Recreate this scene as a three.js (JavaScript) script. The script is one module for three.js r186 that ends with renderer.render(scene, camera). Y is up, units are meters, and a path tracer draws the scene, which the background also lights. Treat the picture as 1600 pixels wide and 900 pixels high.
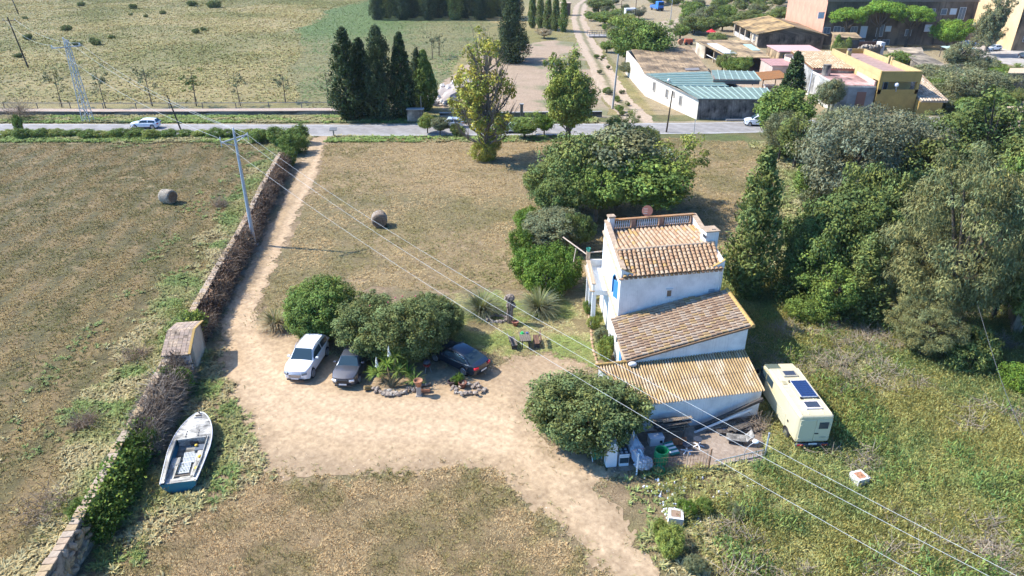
import * as THREE from 'three';
import { mergeGeometries } from 'three/addons/utils/BufferGeometryUtils.js';
import { RoundedBoxGeometry } from 'three/addons/geometries/RoundedBoxGeometry.js';
import { Sky } from 'three/addons/objects/Sky.js';

// ------------------------------------------------------------------ camera, sky, sun, exposure
const scene = new THREE.Scene();
const EYE_H = 27, PITCH = THREE.MathUtils.degToRad(27), FOC = 1080;
const camera = new THREE.PerspectiveCamera(2 * Math.atan(450 / FOC) * 180 / Math.PI, 16 / 9, 0.5, 6000);
camera.position.set(0, EYE_H, 0);
camera.rotation.set(-PITCH, 0, 0);
const renderer = new THREE.WebGLRenderer();
renderer.toneMapping = THREE.LinearToneMapping;
renderer.toneMappingExposure = 1.74;
renderer.shadowMap.enabled = true;
const SUN = new THREE.Vector3(-0.685, 0.72, -0.125).normalize();
const sky = new Sky();
sky.name = 'sky';
sky.scale.setScalar(5000);
sky.userData.kind = 'structure';
const su = sky.material.uniforms;
su.turbidity.value = 4; su.rayleigh.value = 0.9; su.mieCoefficient.value = 0.004; su.sunPosition.value.copy(SUN);
su.cloudCoverage && (su.cloudCoverage.value = 0.15);
scene.add(sky);
scene.environmentIntensity = 0.3;
const sun = new THREE.DirectionalLight(new THREE.Color(1, 0.93, 0.80), 4.5);
sun.position.copy(SUN).multiplyScalar(300); sun.target.position.set(0, 0, -60);
sun.position.add(sun.target.position);
sun.castShadow = true; sun.shadow.mapSize.set(4096, 4096);
Object.assign(sun.shadow.camera, { left: -160, right: 160, top: 160, bottom: -160, near: 1, far: 700 });
scene.add(sun, sun.target);
scene.fog = new THREE.FogExp2(new THREE.Color(0.74, 0.82, 0.92), 0.00008);

// ------------------------------------------------------------------ helpers
function rng(seed) { let a = seed >>> 0; return () => { a = (a + 0x6D2B79F5) | 0; let t = Math.imul(a ^ (a >>> 15), 1 | a); t = (t + Math.imul(t ^ (t >>> 7), 61 | t)) ^ t; return ((t ^ (t >>> 14)) >>> 0) / 4294967296; }; }
const hash = (x, y) => { let h = Math.imul(x | 0, 374761393) + Math.imul(y | 0, 668265263); h = Math.imul(h ^ (h >>> 13), 1274126177); return ((h ^ (h >>> 16)) >>> 0) / 4294967296; };
function vnoise(x, y) { const i = Math.floor(x), j = Math.floor(y), u = x - i, v = y - j, a = u * u * (3 - 2 * u), b = v * v * (3 - 2 * v); return (hash(i, j) * (1 - a) + hash(i + 1, j) * a) * (1 - b) + (hash(i, j + 1) * (1 - a) + hash(i + 1, j + 1) * a) * b; }
function fbm(x, y, n = 4) { let s = 0, w = 0.5, t = 0; for (let k = 0; k < n; k++) { s += w * vnoise(x + k * 17.3, y - k * 9.1); t += w; w *= 0.55; x *= 2.07; y *= 2.07; } return s / t; }
const clamp = (v, a = 0, b = 1) => Math.max(a, Math.min(b, v));
const sstep = (a, b, v) => { const t = clamp((v - a) / (b - a)); return t * t * (3 - 2 * t); };
const lerp = (a, b, t) => a + (b - a) * t;
const mix3 = (a, b, t) => [lerp(a[0], b[0], t), lerp(a[1], b[1], t), lerp(a[2], b[2], t)];
const V = (x, y, z) => new THREE.Vector3(x, y, z);
// the point at height h that the survey photo shows at (px, py)
function G(px, py, h = 0) { const a = (px - 800) / FOC, b = -(py - 450) / FOC, c = Math.cos(PITCH), s = Math.sin(PITCH), dy = b * c - s, dz = -b * s - c, t = (h - EYE_H) / dy; return [a * t, dz * t]; }
// how many metres one survey pixel spans at ground point (x, z)
const mpp = (x, z, y = 0) => ((EYE_H - y) * Math.sin(PITCH) - z * Math.cos(PITCH)) / FOC;
// height above (x, z) of what shows at row py
function HT(py, x, z) { const b = -(py - 450) / FOC, c = Math.cos(PITCH), s = Math.sin(PITCH); const r = (b * c - s) / (b * s + c); return EYE_H + r * -z; }

const names = new Map();
function numbered(n) { const k = names.get(n) || 0; names.set(n, k + 1); return k ? `${n}_${String(k).padStart(3, '0')}` : n; }
function shadows(o) { o.castShadow = o.receiveShadow = true; return o; }
function thing(name, label, category, pos = [0, 0, 0], turn = 0, group) {
  const o = new THREE.Group(); o.name = numbered(name); o.position.set(...pos); o.rotation.y = turn;
  o.userData = { label, category }; if (group) o.userData.group = group; scene.add(o); return o;
}
function tag(o, label, category, group) { o.userData.label = label; o.userData.category = category; if (group) o.userData.group = group; return o; }
function part(parent, name, geo, mat, label) { const m = shadows(new THREE.Mesh(geo, mat)); m.name = name; if (label) m.userData.label = label; parent.add(m); return m; }
// geometry given in world coordinates, set under an unturned thing
function wpart(parent, name, geo, mat, label) {
  let p = parent, o = V(0, 0, 0); while (p && p !== scene) { o.add(p.position); p = p.parent; }
  geo.translate(-o.x, -o.y, -o.z); return part(parent, name, geo, mat, label);
}
function single(name, geo, mat, label, category, pos = [0, 0, 0], turn = 0, group) { const m = part(scene, numbered(name), geo, mat); m.position.set(...pos); m.rotation.y = turn; return tag(m, label, category, group); }
function struct(name, geo, mat) { const m = part(scene, numbered(name), geo, mat); m.userData.kind = 'structure'; return m; }
function copyOf(root, pos, turn, label, scale) { const c = root.clone(); c.name = numbered(root.name.replace(/_\d{3}$/, '')); c.userData = { ...root.userData, label }; c.position.set(...pos); c.rotation.y = turn; if (scale) Array.isArray(scale) ? c.scale.set(...scale) : c.scale.setScalar(scale); scene.add(c); return c; }
function clean(g) { g = g.index ? g.toNonIndexed() : g; for (const k of Object.keys(g.attributes)) if (!['position', 'normal', 'uv'].includes(k)) g.deleteAttribute(k); if (!g.attributes.uv) g.setAttribute('uv', new THREE.BufferAttribute(new Float32Array(g.attributes.position.count * 2), 2)); g.morphAttributes = {}; g.groups = []; return g; }
const join = (...l) => { l = l.flat(9); return l.length === 1 ? l[0] : mergeGeometries(l.map(clean)); };
const bx = (w, h, d, x = 0, y = 0, z = 0, ry = 0, rx = 0, rz = 0) => { const g = new THREE.BoxGeometry(w, h, d); if (rz) g.rotateZ(rz); if (rx) g.rotateX(rx); if (ry) g.rotateY(ry); return g.translate(x, y, z); };
const rbx = (w, h, d, r, x = 0, y = 0, z = 0, ry = 0, rx = 0, rz = 0) => { const g = new RoundedBoxGeometry(w, h, d, 2, r); if (rz) g.rotateZ(rz); if (rx) g.rotateX(rx); if (ry) g.rotateY(ry); return g.translate(x, y, z); };
const cyl = (r0, r1, h, x = 0, y = 0, z = 0, n = 12) => new THREE.CylinderGeometry(r1, r0, h, n).translate(x, y + h / 2, z);
function bar(a, b, r, n = 6, r2 = r) { // round bar between two points
  const A = V(...a), B = V(...b), d = B.clone().sub(A), g = new THREE.CylinderGeometry(r2, r, d.length(), n);
  g.applyQuaternion(new THREE.Quaternion().setFromUnitVectors(V(0, 1, 0), d.clone().normalize())); return g.translate((a[0] + b[0]) / 2, (a[1] + b[1]) / 2, (a[2] + b[2]) / 2);
}
function beam(a, b, w, h) { // square bar between two points, h vertical
  const A = V(...a), B = V(...b), d = B.clone().sub(A), g = new THREE.BoxGeometry(w, h, d.length()); const m = new THREE.Matrix4().lookAt(B, A, Math.abs(d.x) + Math.abs(d.z) < 1e-3 ? V(1, 0, 0) : V(0, 1, 0)); g.applyMatrix4(m); return g.translate((a[0] + b[0]) / 2, (a[1] + b[1]) / 2, (a[2] + b[2]) / 2);
}
function tube(pts, r, n = 6, seg = 40) { return new THREE.TubeGeometry(new THREE.CatmullRomCurve3(pts.map(p => V(...p))), seg, r, n); }
function geoOf(pos, uv, col, idx) { const g = new THREE.BufferGeometry(); g.setAttribute('position', new THREE.Float32BufferAttribute(pos, 3)); g.setAttribute('uv', new THREE.Float32BufferAttribute(uv && uv.length ? uv : new Float32Array(pos.length / 3 * 2), 2)); if (col) g.setAttribute('color', new THREE.Float32BufferAttribute(col, 3)); if (idx) g.setIndex(idx); g.computeVertexNormals(); return g; }
// closed solid between a bottom ring and a top ring of the same number of points ([x,y,z] each, counter-clockwise from above); uv in metres
function solid(bot, top) {
  const pos = [], uv = [], n = bot.length;
  const tri = (a, b, c, ua, ub, uc) => { pos.push(...a, ...b, ...c); uv.push(...ua, ...ub, ...uc); };
  let run = 0;
  for (let i = 0; i < n; i++) { const j = (i + 1) % n, L = Math.hypot(bot[j][0] - bot[i][0], bot[j][2] - bot[i][2]);
    const u0 = [run, bot[i][1]], u1 = [run + L, bot[j][1]], u2 = [run + L, top[j][1]], u3 = [run, top[i][1]]; run += L;
    tri(bot[i], bot[j], top[j], u0, u1, u2); tri(bot[i], top[j], top[i], u0, u2, u3); }
  const cap = (ring, flip) => { const t = THREE.ShapeUtils.triangulateShape(ring.map(p => new THREE.Vector2(p[0], -p[2])), []); for (const f of t) { let [a, b, c] = f.map(k => ring[k]); if (flip) [b, c] = [c, b]; tri(a, b, c, [a[0], a[2]], [b[0], b[2]], [c[0], c[2]]); } };
  cap(top, false); cap(bot, true);
  return geoOf(pos, uv);
}
function ccw(poly) { let s = 0; poly.forEach((p, i) => { const q = poly[(i + 1) % poly.length]; s += p[0] * -q[1] + q[0] * p[1]; }); return s < 0 ? [...poly].reverse() : poly; }
const prism = (poly, y0, y1) => { poly = ccw(poly); return solid(poly.map(p => [p[0], y0, p[1]]), poly.map(p => [p[0], y1, p[1]])); };
// slab of four top corners (3-D), thickness straight down
const slab = (c, t) => { const poly = c; let s = 0; poly.forEach((p, i) => { const q = poly[(i + 1) % poly.length]; s += p[0] * -q[2] + q[0] * p[2]; }); const r = s < 0 ? [...poly].reverse() : poly; return solid(r.map(p => [p[0], p[1] - t, p[2]]), r); };

// ------------------------------------------------------------------ textures
function dataTex(n, fn, srgb = true) { const d = new Uint8Array(n * n * 4); fn(d, n); const t = new THREE.DataTexture(d, n, n); t.wrapS = t.wrapT = THREE.RepeatWrapping; t.magFilter = THREE.LinearFilter; t.minFilter = THREE.LinearMipmapLinearFilter; t.generateMipmaps = true; if (srgb) t.colorSpace = THREE.SRGBColorSpace; t.needsUpdate = true; return t; }
const tnoise = (x, y, p) => { const i = Math.floor(x), j = Math.floor(y), u = x - i, v = y - j, a = u * u * (3 - 2 * u), b = v * v * (3 - 2 * v), m = k => ((k % p) + p) % p; return (hash(m(i) + p * 7, m(j)) * (1 - a) + hash(m(i + 1) + p * 7, m(j)) * a) * (1 - b) + (hash(m(i) + p * 7, m(j + 1)) * (1 - a) + hash(m(i + 1) + p * 7, m(j + 1)) * a) * b; };
const tfbm = (u, v, p, o = 4) => { let s = 0, w = 0.5, t = 0; for (let k = 0; k < o; k++) { s += w * tnoise(u * p, v * p, p); t += w; w *= 0.6; p *= 2; } return s / t; };
// fibres: many short strokes over a mottled base -> grey value field, tiling
function strawField(n, seed, strokes, len, contrast, dir) {
  const r = rng(seed), f = new Float32Array(n * n);
  for (let j = 0; j < n; j++) for (let i = 0; i < n; i++) f[j * n + i] = 0.52 + (tfbm(i / n, j / n, 8, 5) - 0.5) * 0.9;
  for (let k = 0; k < strokes; k++) { let x = r() * n, y = r() * n; const a = dir === undefined ? r() * 6.28 : dir + (r() - 0.5) * 1.6, L = len * (0.4 + r()), v = (r() - 0.5) * contrast, dx = Math.cos(a), dy = Math.sin(a), wd = r() < 0.4 ? 2 : 1; for (let s = 0; s < L; s++) { for (let q = 0; q < wd; q++) { const i = ((Math.round(x - dy * q) % n) + n) % n, j = ((Math.round(y + dx * q) % n) + n) % n; f[j * n + i] = clamp(f[j * n + i] * 0.35 + (0.5 + v) * 0.65, 0.02, 1.2); } x += dx; y += dy; } }
  return f;
}
function fieldTex(n, f, lo, hi) { return dataTex(n, d => { for (let k = 0; k < n * n; k++) { const t = clamp(f[k]); for (let c = 0; c < 3; c++) d[k * 4 + c] = 255 * clamp(lerp(lo[c], hi[c], t)); d[k * 4 + 3] = 255; } }); }
function greyTex(n, f) { return dataTex(n, d => { for (let k = 0; k < n * n; k++) { const t = 255 * clamp(f[k]); d[k * 4] = d[k * 4 + 1] = d[k * 4 + 2] = t; d[k * 4 + 3] = 255; } }, false); }
const straw = strawField(1024, 5, 42000, 26, 1.0), strawTex = fieldTex(1024, straw, [0.40, 0.37, 0.36], [1, 0.98, 0.95]), strawBump = greyTex(1024, straw);
const sand = (() => { const n = 1024, f = new Float32Array(n * n), r = rng(9); for (let j = 0; j < n; j++) for (let i = 0; i < n; i++) f[j * n + i] = 0.62 + (tfbm(i / n, j / n, 24, 5) - 0.5) * 0.5; for (let k = 0; k < 5200; k++) { const x = r() * n, y = r() * n, R = 0.8 + r() * r() * 4, v = r() < 0.55 ? -0.3 * r() : 0.25 * r(); for (let b = -R; b <= R; b++) for (let a = -R; a <= R; a++) if (a * a + b * b < R * R) { const i = ((Math.round(x + a) % n) + n) % n, j = ((Math.round(y + b) % n) + n) % n; f[j * n + i] += v * 0.6; } } return f; })();
const sandTex = fieldTex(1024, sand, [0.46, 0.42, 0.38], [1, 1, 1]), sandBump = greyTex(1024, sand);
const grit = (() => { const n = 512, f = new Float32Array(n * n), r = rng(3); for (let j = 0; j < n; j++) for (let i = 0; i < n; i++) f[j * n + i] = 0.55 + (tfbm(i / n, j / n, 5, 7) - 0.5) * 0.7 + (r() - 0.5) * 0.12; return f; })();
const gritTex = fieldTex(512, grit, [0.6, 0.59, 0.58], [1, 1, 1]), gritBump = greyTex(512, grit);
// weathered plaster: streaks that run down, damp patches
const plasterTex = dataTex(512, (d, n) => { for (let j = 0; j < n; j++) for (let i = 0; i < n; i++) { const u = i / n, v = j / n, s = tfbm(u, v * 0.999, 4, 6), st = tnoise(u * 64, v * 4, 64 ), g = clamp(0.95 + (s - 0.5) * 0.22 - Math.max(0, st - 0.72) * 0.2); const k = (j * n + i) * 4; d[k] = 255 * g; d[k + 1] = 255 * g * 0.995; d[k + 2] = 255 * g * 0.98; d[k + 3] = 255; } });
const grimeTex = dataTex(512, (d, n) => { for (let j = 0; j < n; j++) for (let i = 0; i < n; i++) { const u = i / n, v = j / n, s = tfbm(u, v, 5, 6), st = tfbm(u * 1, v, 3, 3), q = tnoise(u * 48, v * 3, 48), g = clamp(0.80 + (s - 0.5) * 1.0 + (st - 0.5) * 0.5 - Math.max(0, q - 0.6) * 0.7, 0.08, 1); const k = (j * n + i) * 4; d[k] = 255 * g; d[k + 1] = 255 * g * 0.985; d[k + 2] = 255 * g * 0.95; d[k + 3] = 255; } });
// lichen-spotted terracotta, neutral enough to be tinted
const lichenTex = dataTex(512, (d, n) => { for (let j = 0; j < n; j++) for (let i = 0; i < n; i++) { const u = i / n, v = j / n, s = tfbm(u, v, 10, 5), l = sstep(0.52, 0.68, tfbm(u + 0.3, v + 0.1, 14, 5)), w = sstep(0.6, 0.72, tfbm(u + 0.7, v + 0.4, 24, 4)), c = mix3(mix3([0.80, 0.66, 0.52], [0.55, 0.43, 0.33], s), [0.92, 0.62, 0.2], l * 0.75), e = mix3(c, [0.92, 0.88, 0.8], w * 0.5), k = (j * n + i) * 4; for (let q = 0; q < 3; q++) d[k + q] = 255 * clamp(e[q]); d[k + 3] = 255; } });
const woodTex = dataTex(256, (d, n) => { for (let j = 0; j < n; j++) for (let i = 0; i < n; i++) { const g = clamp(0.65 + (tnoise(i / n * 64, j / n * 4, 64) - 0.5) * 0.5 + (tfbm(i / n, j / n, 4, 4) - 0.5) * 0.4), k = (j * n + i) * 4; d[k] = 255 * g; d[k + 1] = 245 * g; d[k + 2] = 232 * g; d[k + 3] = 255; } });
const rep = (t, a, b = a) => { const c = t.clone(); c.repeat.set(a, b); c.needsUpdate = true; return c; };
const lin = (r, g, b) => new THREE.Color().setRGB(r, g, b);
const M = (c, rough = 0.9, o = {}) => new THREE.MeshStandardMaterial({ color: Array.isArray(c) ? lin(...c) : c, roughness: rough, ...o });
// ------------------------------------------------------------------ ground
const px = (...l) => l.map(p => G(p[0], p[1], 0));
function polySD(poly) { // signed distance, negative inside
  return (x, z) => { let d = 1e9, ins = false; for (let i = 0, j = poly.length - 1; i < poly.length; j = i++) { const [xi, zi] = poly[i], [xj, zj] = poly[j], ex = xj - xi, ez = zj - zi, wx = x - xi, wz = z - zi, t = clamp((wx * ex + wz * ez) / (ex * ex + ez * ez)); d = Math.min(d, Math.hypot(wx - ex * t, wz - ez * t)); if ((zi > z) !== (zj > z) && x < (xj - xi) * (z - zi) / (zj - zi) + xi) ins = !ins; } return ins ? -d : d; };
}
function lineSD(pts, w) { return (x, z) => { let d = 1e9; for (let i = 1; i < pts.length; i++) { const [ax, az] = pts[i - 1], [bxx, bz] = pts[i], ex = bxx - ax, ez = bz - az, t = clamp(((x - ax) * ex + (z - az) * ez) / (ex * ex + ez * ez)); d = Math.min(d, Math.hypot(x - ax - ex * t, z - az - ez * t)); } return d - w; }; }
function boxOf(pts, m = 2) { const xs = pts.map(p => p[0]), zs = pts.map(p => p[1]); return [Math.min(...xs) - m, Math.max(...xs) + m, Math.min(...zs) - m, Math.max(...zs) + m]; }
// a sheet over where sd < 0, its rim following the noise in sd; one vertex colour per corner
function sheet(sd, [x0, x1, z0, z1], cell, y, colour, tile) {
  const nx = Math.ceil((x1 - x0) / cell), nz = Math.ceil((z1 - z0) / cell), val = new Float32Array((nx + 1) * (nz + 1));
  for (let j = 0; j <= nz; j++) for (let i = 0; i <= nx; i++) val[j * (nx + 1) + i] = sd(x0 + i * cell, z0 + j * cell);
  const pos = [], uv = [], col = [], idx = [], seen = new Map();
  const put = (x, z) => { const k = Math.round(x * 500) + ',' + Math.round(z * 500); let q = seen.get(k); if (q === undefined) { q = pos.length / 3; seen.set(k, q); pos.push(x, typeof y === 'function' ? y(x, z) : y, z); uv.push(x / tile, z / tile); col.push(...colour(x, z)); } return q; };
  for (let j = 0; j < nz; j++) for (let i = 0; i < nx; i++) {
    const c = [[i, j], [i, j + 1], [i + 1, j + 1], [i + 1, j]].map(([a, b]) => [x0 + a * cell, z0 + b * cell, val[b * (nx + 1) + a]]);
    const out = [];
    for (let k = 0; k < 4; k++) { const p = c[k], q = c[(k + 1) % 4]; if (p[2] < 0) out.push(put(p[0], p[1])); if ((p[2] < 0) !== (q[2] < 0)) { const t = p[2] / (p[2] - q[2]); out.push(put(lerp(p[0], q[0], t), lerp(p[1], q[1], t))); } }
    for (let k = 2; k < out.length; k++) idx.push(out[0], out[k - 1], out[k]);
  }
  const g = geoOf(pos, uv, col, idx); return g;
}
const frayed = (sd, amp, f, amp2 = 0) => (x, z) => { const d = sd(x, z); return Math.abs(d) > amp + amp2 ? d : d + (fbm(x * f, z * f, 3) - 0.5) * 2 * amp + (amp2 ? (vnoise(x * f * 7, z * f * 7) - 0.5) * 2 * amp2 : 0); };
const groundM = (map, bump, bs, rough = 0.97) => new THREE.MeshStandardMaterial({ map, bumpMap: bump, bumpScale: bs, vertexColors: true, roughness: rough });
const strawM = groundM(strawTex, strawBump, 0.05), sandM = groundM(sandTex, sandBump, 0.03), asphaltM = groundM(gritTex, gritBump, 0.008);

// palettes (linear albedo; the maps average about 0.55, hence the gain)
const K = 1.75, gain = (c, k = K) => [c[0] * k, c[1] * k, c[2] * k];
const STRAW = [0.36, 0.275, 0.15], STRAW2 = [0.235, 0.165, 0.085], OLIVE = [0.20, 0.185, 0.075], GREEN = [0.13, 0.165, 0.045], EARTH = [0.36, 0.26, 0.17], BROWN = [0.20, 0.135, 0.075], DIRT = [0.50, 0.375, 0.25];
const wallLine = [[-20.3, -18], [-20.68, -23], [-21.09, -26.8], [-22.2, -34.5], [-23.5, -43.2], [-24.9, -53.4], [-26.06, -62.7], [-28.2, -76], [-30.0, -88.5], [-31.6, -101]];
const leftOfWall = polySD([...wallLine, [-30, -103.5], [-140, -104], [-140, -10], [-24, -10]]);
function groundColour(x, z) {
  const n = fbm(x * 0.05, z * 0.05, 4), n2 = fbm(x * 0.35 + 9, z * 0.35, 4), n3 = fbm(x * 0.012 + 3, z * 0.02 + 5, 3);
  if (z < -117.5) { // beyond the road
    let c = mix3([0.37, 0.305, 0.125], [0.235, 0.22, 0.07], sstep(0.38, 0.6, n * 0.45 + n2 * 0.3 + n3 * 0.25));
    c = mix3(c, [0.33, 0.26, 0.16], sstep(0.6, 0.75, n2) * 0.4);
    if (x > 24) c = mix3(c, [0.42, 0.34, 0.23], 0.6);
    return gain(c);
  }
  if (z < -101) return gain(mix3(GREEN, OLIVE, sstep(0.35, 0.65, n2)));
  if (x > -30 && x < 70 && leftOfWall(x, z) > 0 && x < 8) return gain(mix3(mix3(EARTH, STRAW, 0.6), OLIVE, sstep(0.4, 0.7, n2) * 0.8));
  if (x >= 8) return gain(mix3(mix3(OLIVE, GREEN, sstep(0.4, 0.65, n)), STRAW, sstep(0.5, 0.72, n2) * 0.7));
  return gain(mix3(mix3(STRAW, OLIVE, sstep(0.25, 0.55, n * 0.4 + n2 * 0.6)), GREEN, sstep(0.52, 0.72, n2) * 0.55));
}
const axis = (a, b, s, far) => { const l = []; for (let v = a; v <= b; v += s) l.push(v); let d = s * 2, v = a; while (v > -far) { v -= d; d *= 1.25; l.unshift(v); } d = s * 2; v = b; while (v < far) { v += d; d *= 1.25; l.push(v); } return l; };
{
  const X = axis(-150, 170, 1, 3500), Z = axis(-280, -14, 1, 3500), pos = [], uv = [], col = [], idx = [];
  for (const z of Z) for (const x of X) { pos.push(x, 0, z); uv.push(x / 7, z / 7); col.push(...groundColour(x, z)); }
  for (let j = 0; j < Z.length - 1; j++) for (let i = 0; i < X.length - 1; i++) { const a = j * X.length + i, b = a + X.length; idx.push(a, b, a + 1, a + 1, b, b + 1); }
  struct('ground', geoOf(pos, uv, col, idx), strawM);
}
// stubble field left of the wall
const stubblePoly = px([-60, 226], [200, 221], [425, 222], [405, 262], [350, 330], [318, 390], [262, 470], [200, 545], [150, 640], [90, 760], [10, 860], [-250, 899]);
const stubbleSD = frayed(polySD(stubblePoly), 3.2, 0.28, 0.5);
struct('stubble_field', sheet(stubbleSD, boxOf(stubblePoly, 4), 0.5, 0.004, (x, z) => {
  const rows = 0.5 + 0.5 * Math.sin((x - z * 0.13) * 2.1 + fbm(x * 0.08, z * 0.05, 2) * 4), n = fbm(x * 0.3, z * 0.3, 4), m = fbm(x * 0.06, z * 0.06, 3), q = vnoise(x * 1.1, z * 1.7);
  let c = mix3([0.285, 0.21, 0.092], [0.15, 0.13, 0.045], sstep(0.3, 0.68, n * 0.33 + rows * 0.40 + m * 0.27)); c = mix3(c, [0.44, 0.33, 0.17], sstep(0.66, 0.9, q * 0.6 + n * 0.45) * 0.75); return gain(c); }, 6.3), strawM);
// mown field in the middle
const mownPoly = px([503, 226], [620, 214], [760, 213], [1000, 214], [1160, 222], [1195, 240], [1215, 320], [1160, 420], [1060, 430], [960, 420], [905, 448], [800, 450], [690, 452], [560, 452], [470, 455], [425, 515], [409, 500], [408, 470], [441, 405], [471, 335], [497, 270]);
const mownSD = frayed(polySD(mownPoly), 1.0, 0.5, 0.35);
const mownColour = (x, z) => { const w = 0.5 + 0.5 * Math.sin((x * 0.25 + z * 0.97) * 2.1 + fbm(x * 0.12, z * 0.12, 2) * 7), n = fbm(x * 0.22, z * 0.22, 4), m = fbm(x * 0.05 + 4, z * 0.07, 3), q = vnoise(x * 1.3, z * 1.6); let c = mix3([0.42, 0.315, 0.16], [0.31, 0.235, 0.11], sstep(0.25, 0.7, n * 0.65 + w * 0.2 + q * 0.15)); c = mix3(c, [0.16, 0.16, 0.06], sstep(0.48, 0.7, m) * 0.55); c = mix3(c, [0.46, 0.35, 0.22], sstep(0.62, 0.85, q * 0.5 + n * 0.5) * 0.6); return gain(c); };
struct('mown_field', sheet(mownSD, boxOf(mownPoly), 0.5, 0.008, mownColour, 5.7), strawM);
// field at the bottom
const frontPoly = px([120, 930], [170, 899], [250, 840], [330, 785], [402, 748], [470, 757], [560, 748], [700, 736], [770, 752], [830, 796], [890, 850], [940, 899], [960, 930]);
const frontSD = frayed(polySD(frontPoly), 0.9, 0.6, 1.1);
struct('mown_field', sheet(frontSD, boxOf(frontPoly), 0.25, (x, z) => 0.012 + 0.07 * sstep(0, 1.5, -frontSD(x, z)) * fbm(x * 1.1, z * 1.1, 4), (x, z) => { const n = fbm(x * 0.5, z * 0.5, 5), q = vnoise(x * 2.2, z * 2.2), m = fbm(x * 0.11, z * 0.11, 3), t = 0.5 + 0.5 * Math.sin((x * 0.55 + z * 0.83) * 3.0 + m * 4); let c = mix3([0.40, 0.295, 0.155], [0.265, 0.20, 0.095], sstep(0.25, 0.7, n * 0.55 + q * 0.2 + t * 0.22)); c = mix3(c, [0.22, 0.20, 0.085], sstep(0.45, 0.75, m) * 0.4); return gain(c); }, 4.9), strawM);
// dirt track and yard
const trackPoly = px([484, 214], [470, 262], [440, 320], [402, 388], [362, 462], [338, 515], [345, 560], [345, 590], [362, 620], [392, 680], [400, 730], [430, 748], [560, 742], [700, 728], [770, 742], [820, 780], [880, 835], [950, 899], [990, 935], [1075, 935], [1042, 899], [1000, 848], [960, 798], [925, 757], [985, 745], [950, 722], [880, 712], [835, 672], [826, 625], [905, 588], [935, 578], [905, 565], [855, 552], [800, 556], [752, 575], [700, 555], [660, 560], [600, 590], [540, 560], [500, 520], [430, 520], [408, 508], [403, 480], [437, 402], [467, 332], [495, 270], [508, 226], [520, 212]);
const trackSD0 = polySD(trackPoly), trackSD = frayed(trackSD0, 0.7, 0.8, 0.45);
const midLine = lineSD(px([492, 232], [462, 300], [422, 380], [385, 455]), 0.25), tracks = [lineSD(px([486, 232], [452, 300], [408, 385], [372, 455], [350, 530], [380, 600], [440, 645], [560, 672], [700, 670], [820, 700], [900, 770], [1000, 899]), 0.3), lineSD(px([500, 232], [475, 300], [436, 385], [400, 455], [385, 530], [420, 590], [500, 632], [600, 640], [720, 640], [830, 672], [930, 745], [1030, 899]), 0.3)];
struct('dirt_track', sheet(trackSD, boxOf(trackPoly), 0.22, (x, z) => { const f = sstep(0, 1.2, -trackSD0(x, z)); if (!f) return 0.018; const w = Math.min(tracks[0](x, z), tracks[1](x, z)); return 0.018 + f * (0.02 * fbm(x * 0.9, z * 0.9, 3) + 0.035 * Math.exp(-Math.pow((w - 0.45) / 0.25, 2))); }, (x, z) => {
  const n = fbm(x * 0.45, z * 0.45, 5), q = fbm(x * 1.8, z * 1.8, 3), e = trackSD0(x, z), w = Math.min(tracks[0](x, z), tracks[1](x, z));
  const st = vnoise(w * 5.5, (x + z) * .12) * .6 + vnoise(w * 13, (x - z) * .25) * .4, bb = fbm(x * .12 + 4, z * .12, 3); let c = mix3([0.575, 0.42, 0.255], [0.52, 0.375, 0.225], sstep(0.3, 0.75, n * .3 + bb * .7)); c = mix3(c, [0.43, 0.315, 0.20], sstep(.55, .85, st) * .4 * sstep(5, .3, w)); c = mix3(c, [0.40, 0.295, 0.185], sstep(1.6, 3.6, w + (n - .5) * 2) * .55); c = mix3(c, [0.655, 0.485, 0.31], sstep(1.3, -0.1, w + (q - 0.5) * .5) * 0.75); c = mix3(c, [0.38, 0.275, 0.165], sstep(z < -46 ? -0.7 : -2.0, 0.3, e + (q - 0.5) * (z < -46 ? 1 : 3)) * 0.75);
  if (z < -52) c = mix3(c, [0.27, 0.2, 0.1], sstep(0.7, -0.1, midLine(x, z) + (q - 0.5)) * 0.4);
  return gain(c, 1.28); }, 5.1), sandM);
// lawn by the house
const lawnPoly = px([690, 462], [905, 452], [935, 470], [945, 545], [925, 572], [850, 552], [790, 556], [740, 545], [700, 520], [640, 500]);
const lawnSD = frayed(polySD(lawnPoly), 0.9, 0.7, 0.3);
struct('lawn', sheet(lawnSD, boxOf(lawnPoly), 0.25, 0.014, (x, z) => { const n = fbm(x * 0.5, z * 0.5, 4), q = fbm(x * 0.16 + 8, z * 0.16, 3); return gain(mix3(mix3([0.34, 0.28, 0.135], [0.19, 0.21, 0.065], sstep(0.36, 0.62, n)), [0.40, 0.29, 0.17], sstep(0.55, 0.75, q) * 0.7)); }, 4.3), strawM);
// patio slab
const patioPoly = px([955, 738], [1196, 722], [1187, 662], [1165, 640], [1000, 660], [975, 690]);
const patioSD = frayed(polySD(patioPoly), 0.2, 1.6, 0.08);
struct('patio', sheet(patioSD, boxOf(patioPoly), 0.2, 0.024, (x, z) => { const n = fbm(x * 0.8, z * 0.8, 4); return gain(mix3([0.40, 0.32, 0.25], [0.27, 0.21, 0.16], sstep(0.35, 0.7, n)), 1.35); }, 3), sandM);
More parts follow.
